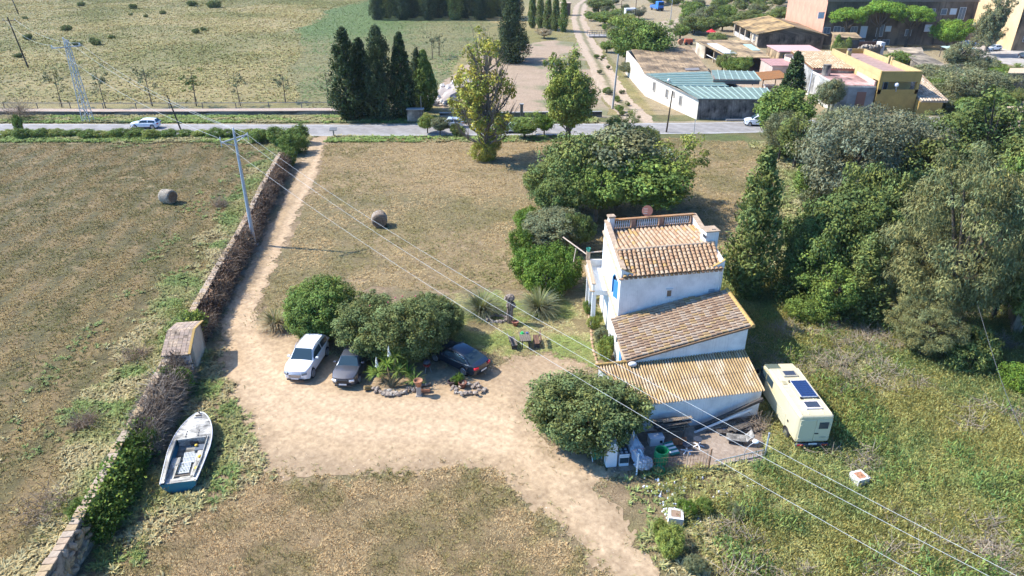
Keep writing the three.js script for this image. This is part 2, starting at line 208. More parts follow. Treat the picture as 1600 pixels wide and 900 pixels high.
// road with edge lines, verge, footpath
const roadLine = [[-400, -108.2], [-80, -107.6], [-24, -107.1], [10, -107.6], [32, -108.6], [80, -113.5], [140, -124]];
const offs = (l, d) => l.map(([x, z], i) => { const a = l[Math.max(0, i - 1)], b = l[Math.min(l.length - 1, i + 1)], L = Math.hypot(b[0] - a[0], b[1] - a[1]); return [x + (b[1] - a[1]) / L * d, z - (b[0] - a[0]) / L * d]; });
const fine = (l, s = 2) => { const o = []; for (let i = 1; i < l.length; i++) { const n = Math.max(1, Math.ceil(Math.hypot(l[i][0] - l[i - 1][0], l[i][1] - l[i - 1][1]) / s)); for (let k = 0; k < n; k++) o.push([lerp(l[i - 1][0], l[i][0], k / n), lerp(l[i - 1][1], l[i][1], k / n)]); } o.push(l[l.length - 1]); return o; };
function ribbon(line, a, b, y, colour, tile, rag = 0) { const A = offs(line, a), B = offs(line, b), pos = [], uv = [], col = [], idx = []; line.forEach((_, i) => { for (let k = 0; k < 5; k++) { const t = k / 4, ra = rag && (k === 0 || k === 4) ? (fbm(A[i][0] * 0.7, k * 5, 2) - 0.5) * rag : 0, x = lerp(A[i][0], B[i][0], t), z = lerp(A[i][1], B[i][1], t) + ra; pos.push(x, y, z); uv.push(x / tile, z / tile); col.push(...colour(x, z, t)); } }); for (let i = 0; i < line.length - 1; i++) for (let k = 0; k < 4; k++) { const p = i * 5 + k; idx.push(p, p + 1, p + 5, p + 5, p + 1, p + 6); } const g = geoOf(pos, uv, col, idx); if (g.attributes.normal.array[1] < 0) { const q = g.index.array; for (let i = 0; i < q.length; i += 3) [q[i], q[i + 1]] = [q[i + 1], q[i]]; g.computeVertexNormals(); } return g; }
const roadFine = fine(roadLine, 1.5);
struct('road', ribbon(roadFine, -3.5, 3.5, 0.022, (x, z, t) => gain(mix3([0.27, 0.25, 0.235], [0.34, 0.315, 0.29], fbm(x * 0.2, z * 0.8, 3) + (Math.abs(t - 0.5) > 0.4 ? 0.2 : 0)), 1.3), 4, 0.5), asphaltM);
const paintM = M([0.62, 0.62, 0.6], 0.7);
for (const d of [-3.1, 3.1]) struct('road_edge_line', ribbon(roadFine, d - 0.07, d + 0.07, 0.027, () => [1, 1, 1], 4), paintM);
struct('road_shoulder', ribbon(roadFine, 3.3, 4.6, 0.016, (x, z) => gain(mix3([0.42, 0.34, 0.24], [0.22, 0.19, 0.09], fbm(x * 0.5, z, 3)), 1.5), 4, 1), sandM);
const pathLine = fine([[-400, -124], [-86, -119.2], [-65, -119.0], [-44, -119.4], [-29, -119.8], [-20, -119.8]], 2);
struct('footpath', ribbon(pathLine, -1.6, 1.6, 0.34, (x, z) => gain(mix3([0.56, 0.42, 0.33], [0.50, 0.39, 0.30], fbm(x * 0.3, z * 0.3, 3)), 1.3), 4), sandM);
// far green meadow, bare plot, farm track, yards
const farGreen = px([470, 45], [520, 12], [575, 0], [720, 0], [770, 40], [730, 80], [690, 130], [640, 150], [560, 170], [478, 170], [455, 120], [470, 80]);
struct('green_meadow', sheet(frayed(polySD(farGreen), 5, 0.06, 1.2), boxOf(farGreen, 8), 1.5, 0.01, (x, z) => { const n = fbm(x * 0.05, z * 0.05, 4), g = sstep(-200, -232, z) * sstep(-22, -48, x); return gain(mix3(mix3([0.27, 0.245, 0.10], [0.185, 0.195, 0.075], sstep(0.3, 0.7, n * .6 + fbm(x * .3, z * .3, 3) * .4)), [0.135, 0.205, 0.055], g * 0.9)); }, 9), strawM);
const barePoly = px([690, 178], [700, 130], [745, 82], [800, 72], [870, 62], [905, 66], [925, 105], [948, 160], [960, 186], [800, 190]);
struct('bare_plot', sheet(frayed(polySD(barePoly), 2.5, 0.12, 0.8), boxOf(barePoly, 5), 1, 0.014, (x, z) => { const n = fbm(x * 0.12, z * 0.12, 4), m = fbm(x * 0.5, z * 0.5, 3); return gain(mix3(mix3([0.46, 0.34, 0.235], [0.36, 0.265, 0.17], m), [0.17, 0.19, 0.075], sstep(0.52, 0.68, n) * 0.8), 1.35); }, 6), sandM);
const farmTrackL = px([1000, 196], [985, 175], [960, 150], [938, 105], [916, 65], [903, 30], [908, 8], [935, -12], [960, -30]);
struct('farm_track', sheet(frayed(lineSD(farmTrackL, 2.6), 0.6, 0.3, 0.3), boxOf(farmTrackL, 5), 0.6, 0.02, (x, z) => { const d = lineSD(farmTrackL, 0)(x, z), m = vnoise(x * 0.8, z * 0.8); return gain(mix3([0.53, 0.41, 0.29], [0.24, 0.21, 0.1], sstep(0.75, 0.35, d + (m - 0.5) * 0.4)), 1.3); }, 6), sandM);
const yardPoly = px([1015, 38], [1060, 28], [1085, 24], [1085, 42], [1050, 60], [1010, 58]);
struct('farm_yard', sheet(frayed(polySD(yardPoly), 1.2, 0.15, 0.4), boxOf(yardPoly, 4), 1, 0.016, (x, z) => gain(mix3([0.52, 0.41, 0.29], [0.44, 0.34, 0.23], fbm(x * 0.2, z * 0.2, 3)), 1.35), 6), sandM);
const laneP = px([1105, 155], [1135, 148], [1160, 120], [1120, 90], [1060, 95], [1065, 75], [1130, 72], [1250, 110], [1230, 150], [1180, 165]);
struct('farm_yard', sheet(frayed(polySD(laneP), 1.0, 0.2, 0.4), boxOf(laneP, 4), 1, 0.018, (x, z) => gain(mix3([0.50, 0.39, 0.28], [0.40, 0.30, 0.20], fbm(x * 0.3, z * 0.3, 3)), 1.35), 6), sandM);
const lotP = px([1500, 72], [1560, 70], [1640, 78], [1640, 110], [1570, 100], [1480, 90]);
struct('car_park', sheet(polySD(lotP), boxOf(lotP, 4), 1, 0.02, (x, z) => gain(mix3([0.50, 0.45, 0.39], [0.42, 0.37, 0.32], fbm(x * 0.3, z * 0.3, 3)), 1.3), 6), asphaltM);
// ------------------------------------------------------------------ vegetation kit
const leafM = {};
const LEAFC = { dark: [0.125, 0.165, 0.045], oak: [0.175, 0.21, 0.06], green: [0.17, 0.235, 0.05], bright: [0.15, 0.235, 0.035], olive: [0.205, 0.215, 0.105], grey: [0.195, 0.20, 0.115], yellow: [0.37, 0.355, 0.065], lime: [0.26, 0.3, 0.065], euc: [0.215, 0.215, 0.085], cypress: [0.055, 0.085, 0.028], conifer: [0.072, 0.098, 0.038], pine: [0.19, 0.3, 0.04], oleander: [0.175, 0.205, 0.068], dry: [0.42, 0.34, 0.2], weed: [0.25, 0.265, 0.1] };
for (const k in LEAFC) leafM[k] = new THREE.MeshPhysicalMaterial({ color: lin(...LEAFC[k]), roughness: 0.75, vertexColors: true, transmission: 0.2, thickness: 0, specularIntensity: 0.2, side: THREE.DoubleSide });
const barkM = M([0.22, 0.18, 0.14], 0.95, { map: rep(woodTex, 1, 3) }), paleBarkM = M([0.42, 0.38, 0.33], 0.95, { map: rep(woodTex, 1, 3) }), twigM = M([0.30, 0.22, 0.15], 0.95);
class Leaves {
  constructor(seed) { this.r = rng(seed); this.p = []; this.c = []; this.i = []; this.n = []; }
  leaf(x, y, z, nx, ny, nz, dx, dy, dz, L, W, t, hue) { // centre, face normal, long axis
    const l = Math.hypot(nx, ny, nz) || 1; nx /= l; ny /= l; nz /= l; let k = dx * nx + dy * ny + dz * nz; dx -= k * nx; dy -= k * ny; dz -= k * nz; k = Math.hypot(dx, dy, dz) || 1; dx /= k; dy /= k; dz /= k;
    const sx = ny * dz - nz * dy, sy = nz * dx - nx * dz, sz = nx * dy - ny * dx, b = this.p.length / 3, f = W * 0.25, h = L / 2, w = W / 2;
    this.p.push(x - dx * h, y - dy * h, z - dz * h, x + sx * w + nx * f, y + sy * w + ny * f, z + sz * w + nz * f, x + dx * h, y + dy * h, z + dz * h, x - sx * w + nx * f, y - sy * w + ny * f, z - sz * w + nz * f);
    const cr = t * (1 + hue), cg = t, cb = t * (1 - hue); for (let q = 0; q < 4; q++) this.c.push(cr, cg, cb);
    this.i.push(b, b + 1, b + 3, b + 1, b + 2, b + 3);
  }
  clump(cx, cy, cz, R, n, L, W, o = {}) { const r = this.r, sq = o.sq || 1, t0 = (o.t || 1) * (0.66 + 0.68 * r()), h0 = (r() - 0.4) * 0.24, up = o.up ?? 0.35;
    for (let k = 0; k < n; k++) { let x, y, z, d; do { x = r() * 2 - 1; y = r() * 2 - 1; z = r() * 2 - 1; d = Math.hypot(x, y, z); } while (d > 1 || d < 0.1); const s = (0.55 + 0.45 * r()) / d, ax = x * s, ay = y * s, az = z * s; const s2 = L * (0.6 + 0.8 * r());
      this.leaf(cx + ax * R, cy + ay * R * sq, cz + az * R, ax + (r() - 0.5) * 1.3, ay + up + (r() - 0.5) * 1.3, az + (r() - 0.5) * 1.3, (r() - 0.5) + (o.dx || 0), (r() - 0.5) + (o.dy || 0), (r() - 0.5) + (o.dz || 0), s2, W * (0.7 + 0.6 * r()), t0 * (0.7 + 0.6 * r()), h0 + (r() - 0.5) * 0.2); } }
  geo() { const g = new THREE.BufferGeometry(); g.setAttribute('position', new THREE.Float32BufferAttribute(this.p, 3)); g.setAttribute('color', new THREE.Float32BufferAttribute(this.c, 3)); g.setIndex(this.i); g.computeVertexNormals(); return g; }
}
function limbs(r, base, tips, r0, wob = 0.3) { return tips.map(t => { const m = [lerp(base[0], t[0], 0.5) + (r() - 0.5) * wob, lerp(base[1], t[1], 0.45), lerp(base[2], t[2], 0.5) + (r() - 0.5) * wob]; return [bar(base, m, r0, 6, r0 * 0.7), bar(m, t, r0 * 0.7, 5, r0 * 0.2)]; }); }
// each prototype: {crown, trunk, h, w}
const P = {};
function broad(seed, { w = 7, h = 7, bottom = 0.16, nc = 230, nl = 70, L = 0.3, W = 0.19, cr = 0.95, flat = 1, bare = 0, drop = 0, lobe = 1 }) {
  const lv = new Leaves(seed), r = lv.r, R = w / 2, cy = h * (0.5 + bottom / 2), ry = h * (1 - bottom) / 2, tips = [];
  const lob = Array.from({ length: 9 }, () => { const a = r() * 6.283, e = r() * 1.3 - 0.2; return [Math.cos(a) * Math.cos(e), Math.sin(e), Math.sin(a) * Math.cos(e), (0.14 + r() * 0.34) * lobe]; });
  for (let k = 0; k < nc; k++) { let x, y, z, d; do { x = r() * 2 - 1; y = r() * 2 - 1; z = r() * 2 - 1; d = Math.hypot(x, y, z); } while (d > 1 || d < 0.15);
    let rad = 0.66; for (const l of lob) rad += l[3] * Math.pow(Math.max(0, (x * l[0] + y * l[1] + z * l[2]) / d), 5);
    const s = rad * (0.5 + 0.5 * Math.pow(r(), 0.55)) / d, sx = x * s * R, sy = y * s * ry * (y > 0 ? flat : 1), sz = z * s * R, rc = cr * (0.6 + 0.7 * r());
    if (r() < bare) { tips.push([sx, cy + sy, sz]); continue; }
    lv.clump(sx, cy + sy - drop * Math.hypot(sx, sz) * 0.2, sz, rc, nl, L, W, { sq: 0.7, dy: -drop, up: 0.5 }); if (k % 18 === 0) tips.push([sx * 0.9, cy + sy * 0.9, sz * 0.9]); }
  { let mx = 0, my = 0, q = []; for (let i = 0; i < lv.p.length; i += 3) q.push(Math.max(Math.abs(lv.p[i]), Math.abs(lv.p[i + 2]))); q.sort((a, b) => a - b); mx = q[Math.floor(q.length * .985)]; for (let i = 1; i < lv.p.length; i += 3) my = Math.max(my, lv.p[i]); const sx = R / mx, sy = h / my; for (let i = 0; i < lv.p.length; i += 3) { lv.p[i] *= sx; lv.p[i + 2] *= sx; lv.p[i + 1] *= sy; } for (const t of tips) { t[0] *= sx; t[2] *= sx; t[1] *= sy; } }
  const tr = Math.max(0.1, w * 0.035); return { crown: lv.geo(), trunk: join(bar([0, -0.1, 0], [0.1, h * 0.35, 0], tr, 8, tr * 0.7), limbs(r, [0.1, h * 0.32, 0], tips, tr * 0.55)), w, h };
}
function spire(seed, { w = 3.4, h = 11, n = 330, nl = 34, L = 0.34, W = 0.15, cr = 0.42, pow = 0.55, belly = 0.28, ragged = 0.25, out = 0.3 }) {
  const lv = new Leaves(seed), r = lv.r, pr = t => Math.pow(Math.max(0, 1 - t), pow) * sstep(-0.12, belly, t);
  for (let k = 0; k < n; k++) { const t = Math.pow(r(), 1.1), a = r() * 6.283, rr = w / 2 * pr(t) * (1 - ragged + ragged * 1.4 * r()) * (r() < 0.25 ? 0.6 : 0.92), y = 0.25 + t * (h - 0.35);
    lv.clump(Math.cos(a) * rr, y, Math.sin(a) * rr, cr * (0.6 + 0.6 * r()) * (0.55 + 0.6 * (1 - t)), nl, L, W, { sq: 1.7, dy: 1.6, dx: Math.cos(a) * out, dz: Math.sin(a) * out, up: 0.15 }); }
  return { crown: lv.geo(), trunk: bar([0, -0.1, 0], [0, h * 0.9, 0], w * 0.06, 7, 0.03), w, h };
}
P.broad = [broad(11, { bare: .07, nc: 210 }), broad(12, { w: 7.4, h: 6.6, nc: 225, bare: .08 }), broad(13, { w: 6.4, h: 7.8, nc: 215, bottom: 0.12, bare: .06 })];
P.shrub = [broad(21, { w: 4, h: 3, bottom: -0.25, nc: 210, nl: 70, L: 0.17, W: 0.1, cr: 0.5 }), broad(22, { w: 4.4, h: 2.8, bottom: -0.3, nc: 220, nl: 70, L: 0.17, W: 0.1, cr: 0.52 })];
P.big = [broad(31, { w: 8, h: 5.6, bottom: -0.2, nc: 620, nl: 84, L: 0.21, W: 0.105, cr: 0.62, lobe: .45 })];
P.olive = [broad(41, { w: 7, h: 6.4, nc: 300, nl: 74, L: 0.25, W: 0.085, cr: 0.85 }), broad(42, { w: 6.5, h: 6, nc: 280, nl: 74, L: 0.25, W: 0.085, cr: 0.85 })];
P.euc = [broad(51, { w: 9.5, h: 12, nc: 430, nl: 120, L: 0.27, W: 0.075, cr: 0.85, bottom: 0.02, drop: 0.8 })];
P.spire = [spire(61, { ragged: 0.4, cr: 0.5 }), spire(62, { w: 4.4, h: 12, n: 340, ragged: 0.62, cr: 0.62, out: 0.9 }), spire(63, { w: 3, h: 11, n: 300, belly: 0.15 })];
P.conifer = [spire(71, { w: 6.5, h: 12, n: 420, nl: 40, L: 0.4, W: 0.14, cr: 0.8, pow: 0.7, ragged: 0.75, out: 1.5, belly: 0.2 }), spire(72, { w: 5.6, h: 12, n: 380, nl: 40, L: 0.4, W: 0.14, cr: 0.8, pow: 0.5, ragged: 0.8, out: 1.4, belly: 0.2 })];
P.teardrop = [spire(81, { w: 5, h: 9, n: 520, nl: 40, L: 0.26, W: 0.14, cr: 0.42, pow: 0.62, belly: 0.34, ragged: 0.12 })];
function umbrella(seed) { const lv = new Leaves(seed), r = lv.r, tips = []; for (let k = 0; k < 170; k++) { const a = r() * 6.283, q = Math.sqrt(r()), x = Math.cos(a) * q * 4, z = Math.sin(a) * q * 3.6, y = 5.9 + Math.sqrt(1 - q * q * 0.92) * 1.9 + (r() - 0.5) * 0.5 - (r() < 0.25 ? 0.9 : 0); lv.clump(x, y, z, 0.75, 60, 0.3, 0.14, { sq: 0.65, up: 0.7, dy: 0.4 }); if (k % 12 === 0) tips.push([x * 0.8, y - 0.5, z * 0.8]); } return { crown: lv.geo(), trunk: join(bar([0, -0.1, 0], [0.2, 3.6, 0.1], 0.28, 8, 0.2), limbs(r, [0.2, 3.5, 0.1], tips, 0.13)), w: 8, h: 8 }; }
P.umbrella = [umbrella(91), umbrella(92)];
// tall half-bare tree: long rising limbs, tufts of leaf at their ends and low down
function lanky(seed, { w = 8, h = 14, leafy = 0.6, nb = 34, nl = 46 }) { const lv = new Leaves(seed), r = lv.r, wood = [bar([0, -0.1, 0], [0.2, h * 0.4, 0.1], 0.3, 8, 0.2), bar([0.2, h * 0.4, 0.1], [0.1, h * 0.85, 0], 0.2, 7, 0.04)];
  for (let k = 0; k < nb; k++) { const t = 0.12 + 0.8 * r(), a = r() * 6.283, y0 = h * t * 0.75, len = h * (0.12 + 0.26 * r()) * (1.1 - t * 0.5), o = w / 2 * (0.35 + 0.65 * r()) * (1 - t * 0.45), tip = [Math.cos(a) * o, Math.min(h, y0 + len), Math.sin(a) * o], mid = [Math.cos(a) * o * 0.6, y0 + len * 0.35, Math.sin(a) * o * 0.6];
    wood.push(bar([0.15, y0, 0.05], mid, 0.085, 5, 0.06), bar(mid, tip, 0.06, 5, 0.015)); for (let q = 0; q < 5; q++) { const s = [mid[0] + (tip[0] - mid[0]) * r() + (r() - .5) * 1.2, mid[1] + (tip[1] - mid[1]) * r() + r() * 1.3, mid[2] + (tip[2] - mid[2]) * r() + (r() - .5) * 1.2]; wood.push(bar(mid, s, 0.025, 4, 0.01)); }
    if (r() < leafy * (1.35 - t)) for (let q = 0; q < 7; q++) { const f = 0.3 + 0.8 * r(); lv.clump(lerp(mid[0], tip[0], f) + (r() - .5) * 1.1, lerp(mid[1], tip[1], f) + (r() - .5) * 1.1, lerp(mid[2], tip[2], f) + (r() - .5) * 1.1, 0.55 * (0.6 + r() * 0.7), nl, 0.3, 0.16, { dy: -0.5 }); } }
  return { crown: lv.geo(), trunk: join(wood), w, h }; }
P.lanky = [lanky(101, { nb: 90, leafy: 0.36, nl: 34 }), lanky(102, { w: 8, h: 11, leafy: 1.2, nb: 60, nl: 48 })];
function sapling(seed) { const lv = new Leaves(seed), r = lv.r, wood = [bar([0, 0, 0], [0.15, 4.6, 0], 0.06, 6, 0.02)]; for (let k = 0; k < 13; k++) { const a = r() * 6.28, y = 1.4 + r() * 3, o = 0.3 + r() * 0.8; const tip = [Math.cos(a) * o, y + 0.4, Math.sin(a) * o]; wood.push(bar([0.1, y, 0], tip, 0.02, 4, 0.01)); lv.clump(...tip, 0.3, 26, 0.22, 0.13, {}); } return { crown: lv.geo(), trunk: join(wood), w: 2, h: 5, stakes: join(bar([-0.35, 0, 0], [-0.1, 1.7, 0], 0.03), bar([0.35, 0, 0.1], [0.1, 1.7, 0], 0.03)) }; }
P.sapling = [sapling(111), sapling(112)];
function twigs(seed, n, R, h, len) { const r = rng(seed), l = []; for (let k = 0; k < n; k++) { const a = r() * 6.28, q = Math.sqrt(r()) * R, x = Math.cos(a) * q, z = Math.sin(a) * q, y = r() * h, b = r() * 6.28, e = r() * 1.2 - 0.1; l.push(bar([x, y, z], [x + Math.cos(b) * Math.cos(e) * len, y + Math.sin(e) * len, z + Math.sin(b) * Math.cos(e) * len], 0.016, 4, 0.006)); } return join(l); }
// long arching blades from one foot (pampas, reeds, yucca heads)
function bladesGeo(seed, n, len, wid, spread, droop, y0 = 0) { const r = rng(seed), p = [], c = [], ix = []; for (let k = 0; k < n; k++) { const a = r() * 6.283, e = spread * Math.sqrt(r()), L = len * (0.6 + 0.5 * r()), t = 0.7 + 0.6 * r(), h = (r() - 0.4) * 0.3, ca = Math.cos(a), sa = Math.sin(a); let x = ca * 0.1 * r() * len * 0.5, y = y0, z = sa * 0.1 * r() * len * 0.5, th = e; const b = p.length / 3, S = 4; for (let s = 0; s <= S; s++) { const w = wid * (s === S ? 0.05 : 1 - 0.5 * s / S) / 2; p.push(x - sa * w, y, z + ca * w, x + sa * w, y, z - ca * w); for (let q = 0; q < 2; q++) c.push(t * (1 + h), t, t * (1 - h)); if (s < S) ix.push(b + s * 2, b + s * 2 + 1, b + s * 2 + 2, b + s * 2 + 1, b + s * 2 + 3, b + s * 2 + 2); x += ca * Math.sin(th) * L / S; z += sa * Math.sin(th) * L / S; y += Math.cos(th) * L / S; th += droop / S; } } const g = new THREE.BufferGeometry(); g.setAttribute('position', new THREE.Float32BufferAttribute(p, 3)); g.setAttribute('color', new THREE.Float32BufferAttribute(c, 3)); g.setIndex(ix); g.computeVertexNormals(); return g; }

// a tree or bush whose foot shows at (fx, fy), top at row ty, crown wpx wide
let treeSeed = 1;
function plantAt(name, cat, proto, mat, [x, z], h, w, label, group, trunkM = barkM) {
  const t = thing(name, label, cat, [x, 0, z], treeSeed++ * 2.399, group), s = w / proto.w;
  const g = new THREE.Mesh(proto.crown, leafM[mat]), k = new THREE.Mesh(proto.trunk, trunkM);
  g.name = name.includes('tree') || name.includes('cypress') || name.includes('pine') || name.includes('sapling') ? 'crown' : 'foliage'; k.name = g.name === 'crown' ? 'trunk' : 'stem';
  for (const m of [g, k]) { shadows(m); m.scale.set(s, h / proto.h, s); t.add(m); }
  if (proto.stakes) part(t, 'stake', proto.stakes, twigM);
  return t;
}
function tree(name, cat, proto, mat, fx, fy, ty, wpx, label, group, trunkM) { const [x, z] = G(fx, fy); const h = Math.max(0.3, HT(ty, x, z)); return plantAt(name, cat, proto, mat, [x, z], h, wpx * mpp(x, z, h / 2), label, group, trunkM); }
function stuff(name, mesh) { mesh.name = numbered(name); mesh.userData.kind = 'stuff'; shadows(mesh); scene.add(mesh); return mesh; }
// scatter copies of geo where place(x, z) > random; colour(x, z, r) linear
function scatter(name, geo, mat, box, n, seed, place, colour, size) {
  const r = rng(seed), ms = [], cs = [], o = new THREE.Object3D();
  for (let k = 0; k < n; k++) { const x = lerp(box[0], box[1], r()), z = lerp(box[2], box[3], r()), q = r(); if (place(x, z) < q) continue; const s = size(x, z, r()); o.position.set(x, 0, z); o.rotation.set((r() - 0.5) * 0.3, r() * 6.283, (r() - 0.5) * 0.3); o.scale.set(s[0], s[1], s[0]); o.updateMatrix(); ms.push(o.matrix.clone()); cs.push(...colour(x, z, r())); }
  const m = new THREE.InstancedMesh(geo, mat, ms.length); ms.forEach((q, i) => m.setMatrixAt(i, q)); m.instanceColor = new THREE.InstancedBufferAttribute(new Float32Array(cs), 3); return stuff(name, m);
}
const tuftM = new THREE.MeshStandardMaterial({ color: lin(1, 1, 1), roughness: 0.95, vertexColors: true, side: THREE.DoubleSide });
const tuft = bladesGeo(201, 9, 0.2, 0.035, 1.15, 0.9), stalks = bladesGeo(202, 12, 0.16, 0.03, 1.5, 0.3);
const weed = (() => { const lv = new Leaves(203), r = lv.r; for (let k = 0; k < 44; k++) { const a = r() * 6.28, q = Math.sqrt(r()) * 0.3, y = 0.05 + r() * r() * 0.6; lv.leaf(Math.cos(a) * q, y, Math.sin(a) * q, Math.cos(a) + (r() - .5) * 2, 0.3 + r(), Math.sin(a) + (r() - .5) * 2, Math.cos(a) * 0.7 + (r() - .5), 1.1, Math.sin(a) * 0.7 + (r() - .5), 0.09 + r() * 0.10, 0.028, 0.65 + r() * 0.7, (r() - .5) * 0.3); } return lv.geo(); })();
// view wedge: leave out what the frame cannot show
const inView = (x, z, m = 3) => z < -21 && Math.abs(x) < -z * 0.78 + 12 + m;
// ------------------------------------------------------------------ grass and weeds
const jit = (c, r, a = 0.35) => { const t = 1 - a / 2 + a * r; return [c[0] * t, c[1] * t, c[2] * t]; };
scatter('stubble', stalks, tuftM, [-75, -17, -105, -20], 150000, 301, (x, z) => !inView(x, z) ? 0 : stubbleSD(x, z) < 0 ? 0.12 + 0.5 * sstep(0.35, 0.6, fbm(x * 0.7, z * 0.45, 3)) + 0.35 * (0.5 - 0.5 * Math.sin((x - z * 0.13) * 2.1 + fbm(x * 0.08, z * 0.05, 2) * 4)) : 0, (x, z, r) => jit(mix3([0.285, 0.215, 0.09], [0.165, 0.15, 0.05], sstep(0.35, 0.65, fbm(x * 0.3, z * 0.3, 3))), r, 0.7), (x, z, r) => [0.9 + r * 0.6, 0.5 + r * 0.6]);
scatter('dry_grass', stalks, tuftM, [-32, 38, -103, -48], 130000, 302, (x, z) => inView(x, z) && mownSD(x, z) < -0.1 ? 0.25 + 0.5 * sstep(0.4, 0.65, fbm(x * 0.9, z * 0.6, 3)) : 0, (x, z, r) => jit(mix3([0.43, 0.325, 0.165], [0.25, 0.215, 0.085], sstep(0.42, 0.7, fbm(x * 0.2, z * 0.2, 3))), r, 0.6), (x, z, r) => [1 + r * 0.7, 0.4 + r * 0.6]);
scatter('dry_grass', stalks, tuftM, [-24, 10, -36, -21], 56000, 303, (x, z) => frontSD(x, z) < -0.05 ? 0.55 + 0.45 * sstep(0.35, 0.6, fbm(x * 1.2, z * 1.2, 3)) : 0, (x, z, r) => jit(mix3([0.45, 0.335, 0.175], [0.25, 0.21, 0.085], sstep(0.42, 0.68, fbm(x * 0.5, z * 0.5, 3))), r, 0.75), (x, z, r) => [0.8 + r * 0.6, 0.5 + r * 0.7]);
const roadOrPath = (x, z) => z < -101.5;
// strip of rough grass both sides of the wall and in the bottom-left corner
const wallSD = lineSD(wallLine, 0);
scatter('rough_grass', tuft, tuftM, [-60, 0, -101, -20], 150000, 304, (x, z) => { if (!inView(x, z)) return 0; const l = leftOfWall(x, z) < 0; if (l) return stubbleSD(x, z) > -0.6 && wallSD(x, z) > 0.3 ? 0.95 : stubbleSD(x, z) > -5 ? 0.12 * sstep(0.5, 0.7, fbm(x * 0.5, z * 0.5, 3)) : 0; return z > -43 && trackSD(x, z) > -0.2 && frontSD(x, z) > -0.1 && x < -13 && wallSD(x, z) > 0.4 ? 0.75 * sstep(-10, -17, x) : 0; }, (x, z, r) => jit(mix3(mix3([0.34, 0.285, 0.14], [0.22, 0.225, 0.08], sstep(0.35, 0.62, fbm(x * 0.35, z * 0.35, 3))), [0.15, 0.20, 0.055], sstep(0.58, 0.75, vnoise(x * 0.5, z * 0.5))), r, 0.6), (x, z, r) => [1.3 + r, 1.2 + r * 1.6]);
scatter('tall_weeds', weed, leafM.weed, [-60, -10, -101, -21], 12000, 305, (x, z) => { if (!inView(x, z)) return 0; const f = sstep(0.5, 0.75, fbm(x * 0.3 + 7, z * 0.3, 3)); if (leftOfWall(x, z) < 0) return stubbleSD(x, z) > 0 && wallSD(x, z) > 0.4 ? f : 0; return z > -42 && trackSD(x, z) > 0.3 && frontSD(x, z) > 0.3 && x < -13 && wallSD(x, z) > 0.5 ? f * 0.9 : 0; }, (x, z, r) => jit(mix3([1.5, 1.15, 0.9], [0.75, 0.9, 0.6], r), r, 0.5), (x, z, r) => [0.8 + r * 0.8, 0.6 + r * 0.9]);
// meadow right of the track
const patioPad = x => x;
const houseBlock = polySD([[5, -33.2], [15.9, -34.7], [15.4, -51.7], [6.3, -50.4], [5.1, -36.4]]);
const yardEdge = frayed(polySD(px([930, 740], [1110, 742], [1180, 732], [1150, 775], [1090, 800], [1010, 835], [960, 800])), .6, .6);
const meadowAt = (x, z) => { if (!inView(x, z) || z > -21 || x < 5) return 0; if (houseBlock(x, z) < 0.1 || patioSD(x, z) < 0.05 || trackSD(x, z) < -0.1 || lawnSD(x, z) < 0 || mownSD(x, z) < 0) return 0; return yardEdge(x, z) < 0 ? .22 : 1; };
const dryPatch = (x, z) => sstep(0.44, 0.62, fbm(x * 0.2 + 31, z * 0.2, 4));
scatter('meadow_grass', tuft, tuftM, [6, 62, -100, -20], 210000, 306, (x, z) => meadowAt(x, z) * (z < -56 ? 0.3 : sstep(-0.1, 1.6, trackSD(x, z)) * (0.75 - 0.45 * dryPatch(x, z))), (x, z, r) => jit(mix3(mix3([0.29, 0.275, 0.105], [0.20, 0.23, 0.07], sstep(0.4, 0.6, fbm(x * 0.25, z * 0.25, 3))), [0.38, 0.31, 0.18], dryPatch(x, z) * 0.6), r, 0.6), (x, z, r) => [1.2 + r * 1.2, 1.2 + r * 2]);
scatter('meadow_weeds', weed, leafM.weed, [8, 48, -56, -20], 90000, 307, (x, z) => meadowAt(x, z) * sstep(0.5, 3, trackSD(x, z)) * sstep(0.3, 1.2, patioSD(x, z)) * (0.3 + 0.6 * sstep(0.4, 0.6, fbm(x * 0.3, z * 0.3, 3))) * (1 - 0.6 * dryPatch(x, z)), (x, z, r) => { const g = fbm(x * 0.22 + 5, z * 0.22, 3); return jit(mix3(mix3([1.15, 1.08, 0.85], [0.72, 0.92, 0.75], sstep(.5, .62, g)), [1.6, 1.25, 1.15], r * r * .8), r, 0.5); }, (x, z, r) => [0.6 + r * 0.8, 0.45 + r * 0.95]);
scatter('lawn_grass', tuft, tuftM, [-6, 9, -54, -40], 30000, 308, (x, z) => lawnSD(x, z) < 0 ? 0.9 * sstep(0.3, 0.55, fbm(x * 0.5, z * 0.5, 4)) : 0, (x, z, r) => jit(mix3([0.34, 0.29, 0.13], [0.19, 0.225, 0.06], sstep(0.36, 0.62, fbm(x * 0.5, z * 0.5, 4))), r, 0.5), (x, z, r) => [0.8 + r * 0.6, 0.3 + r * 0.4]);
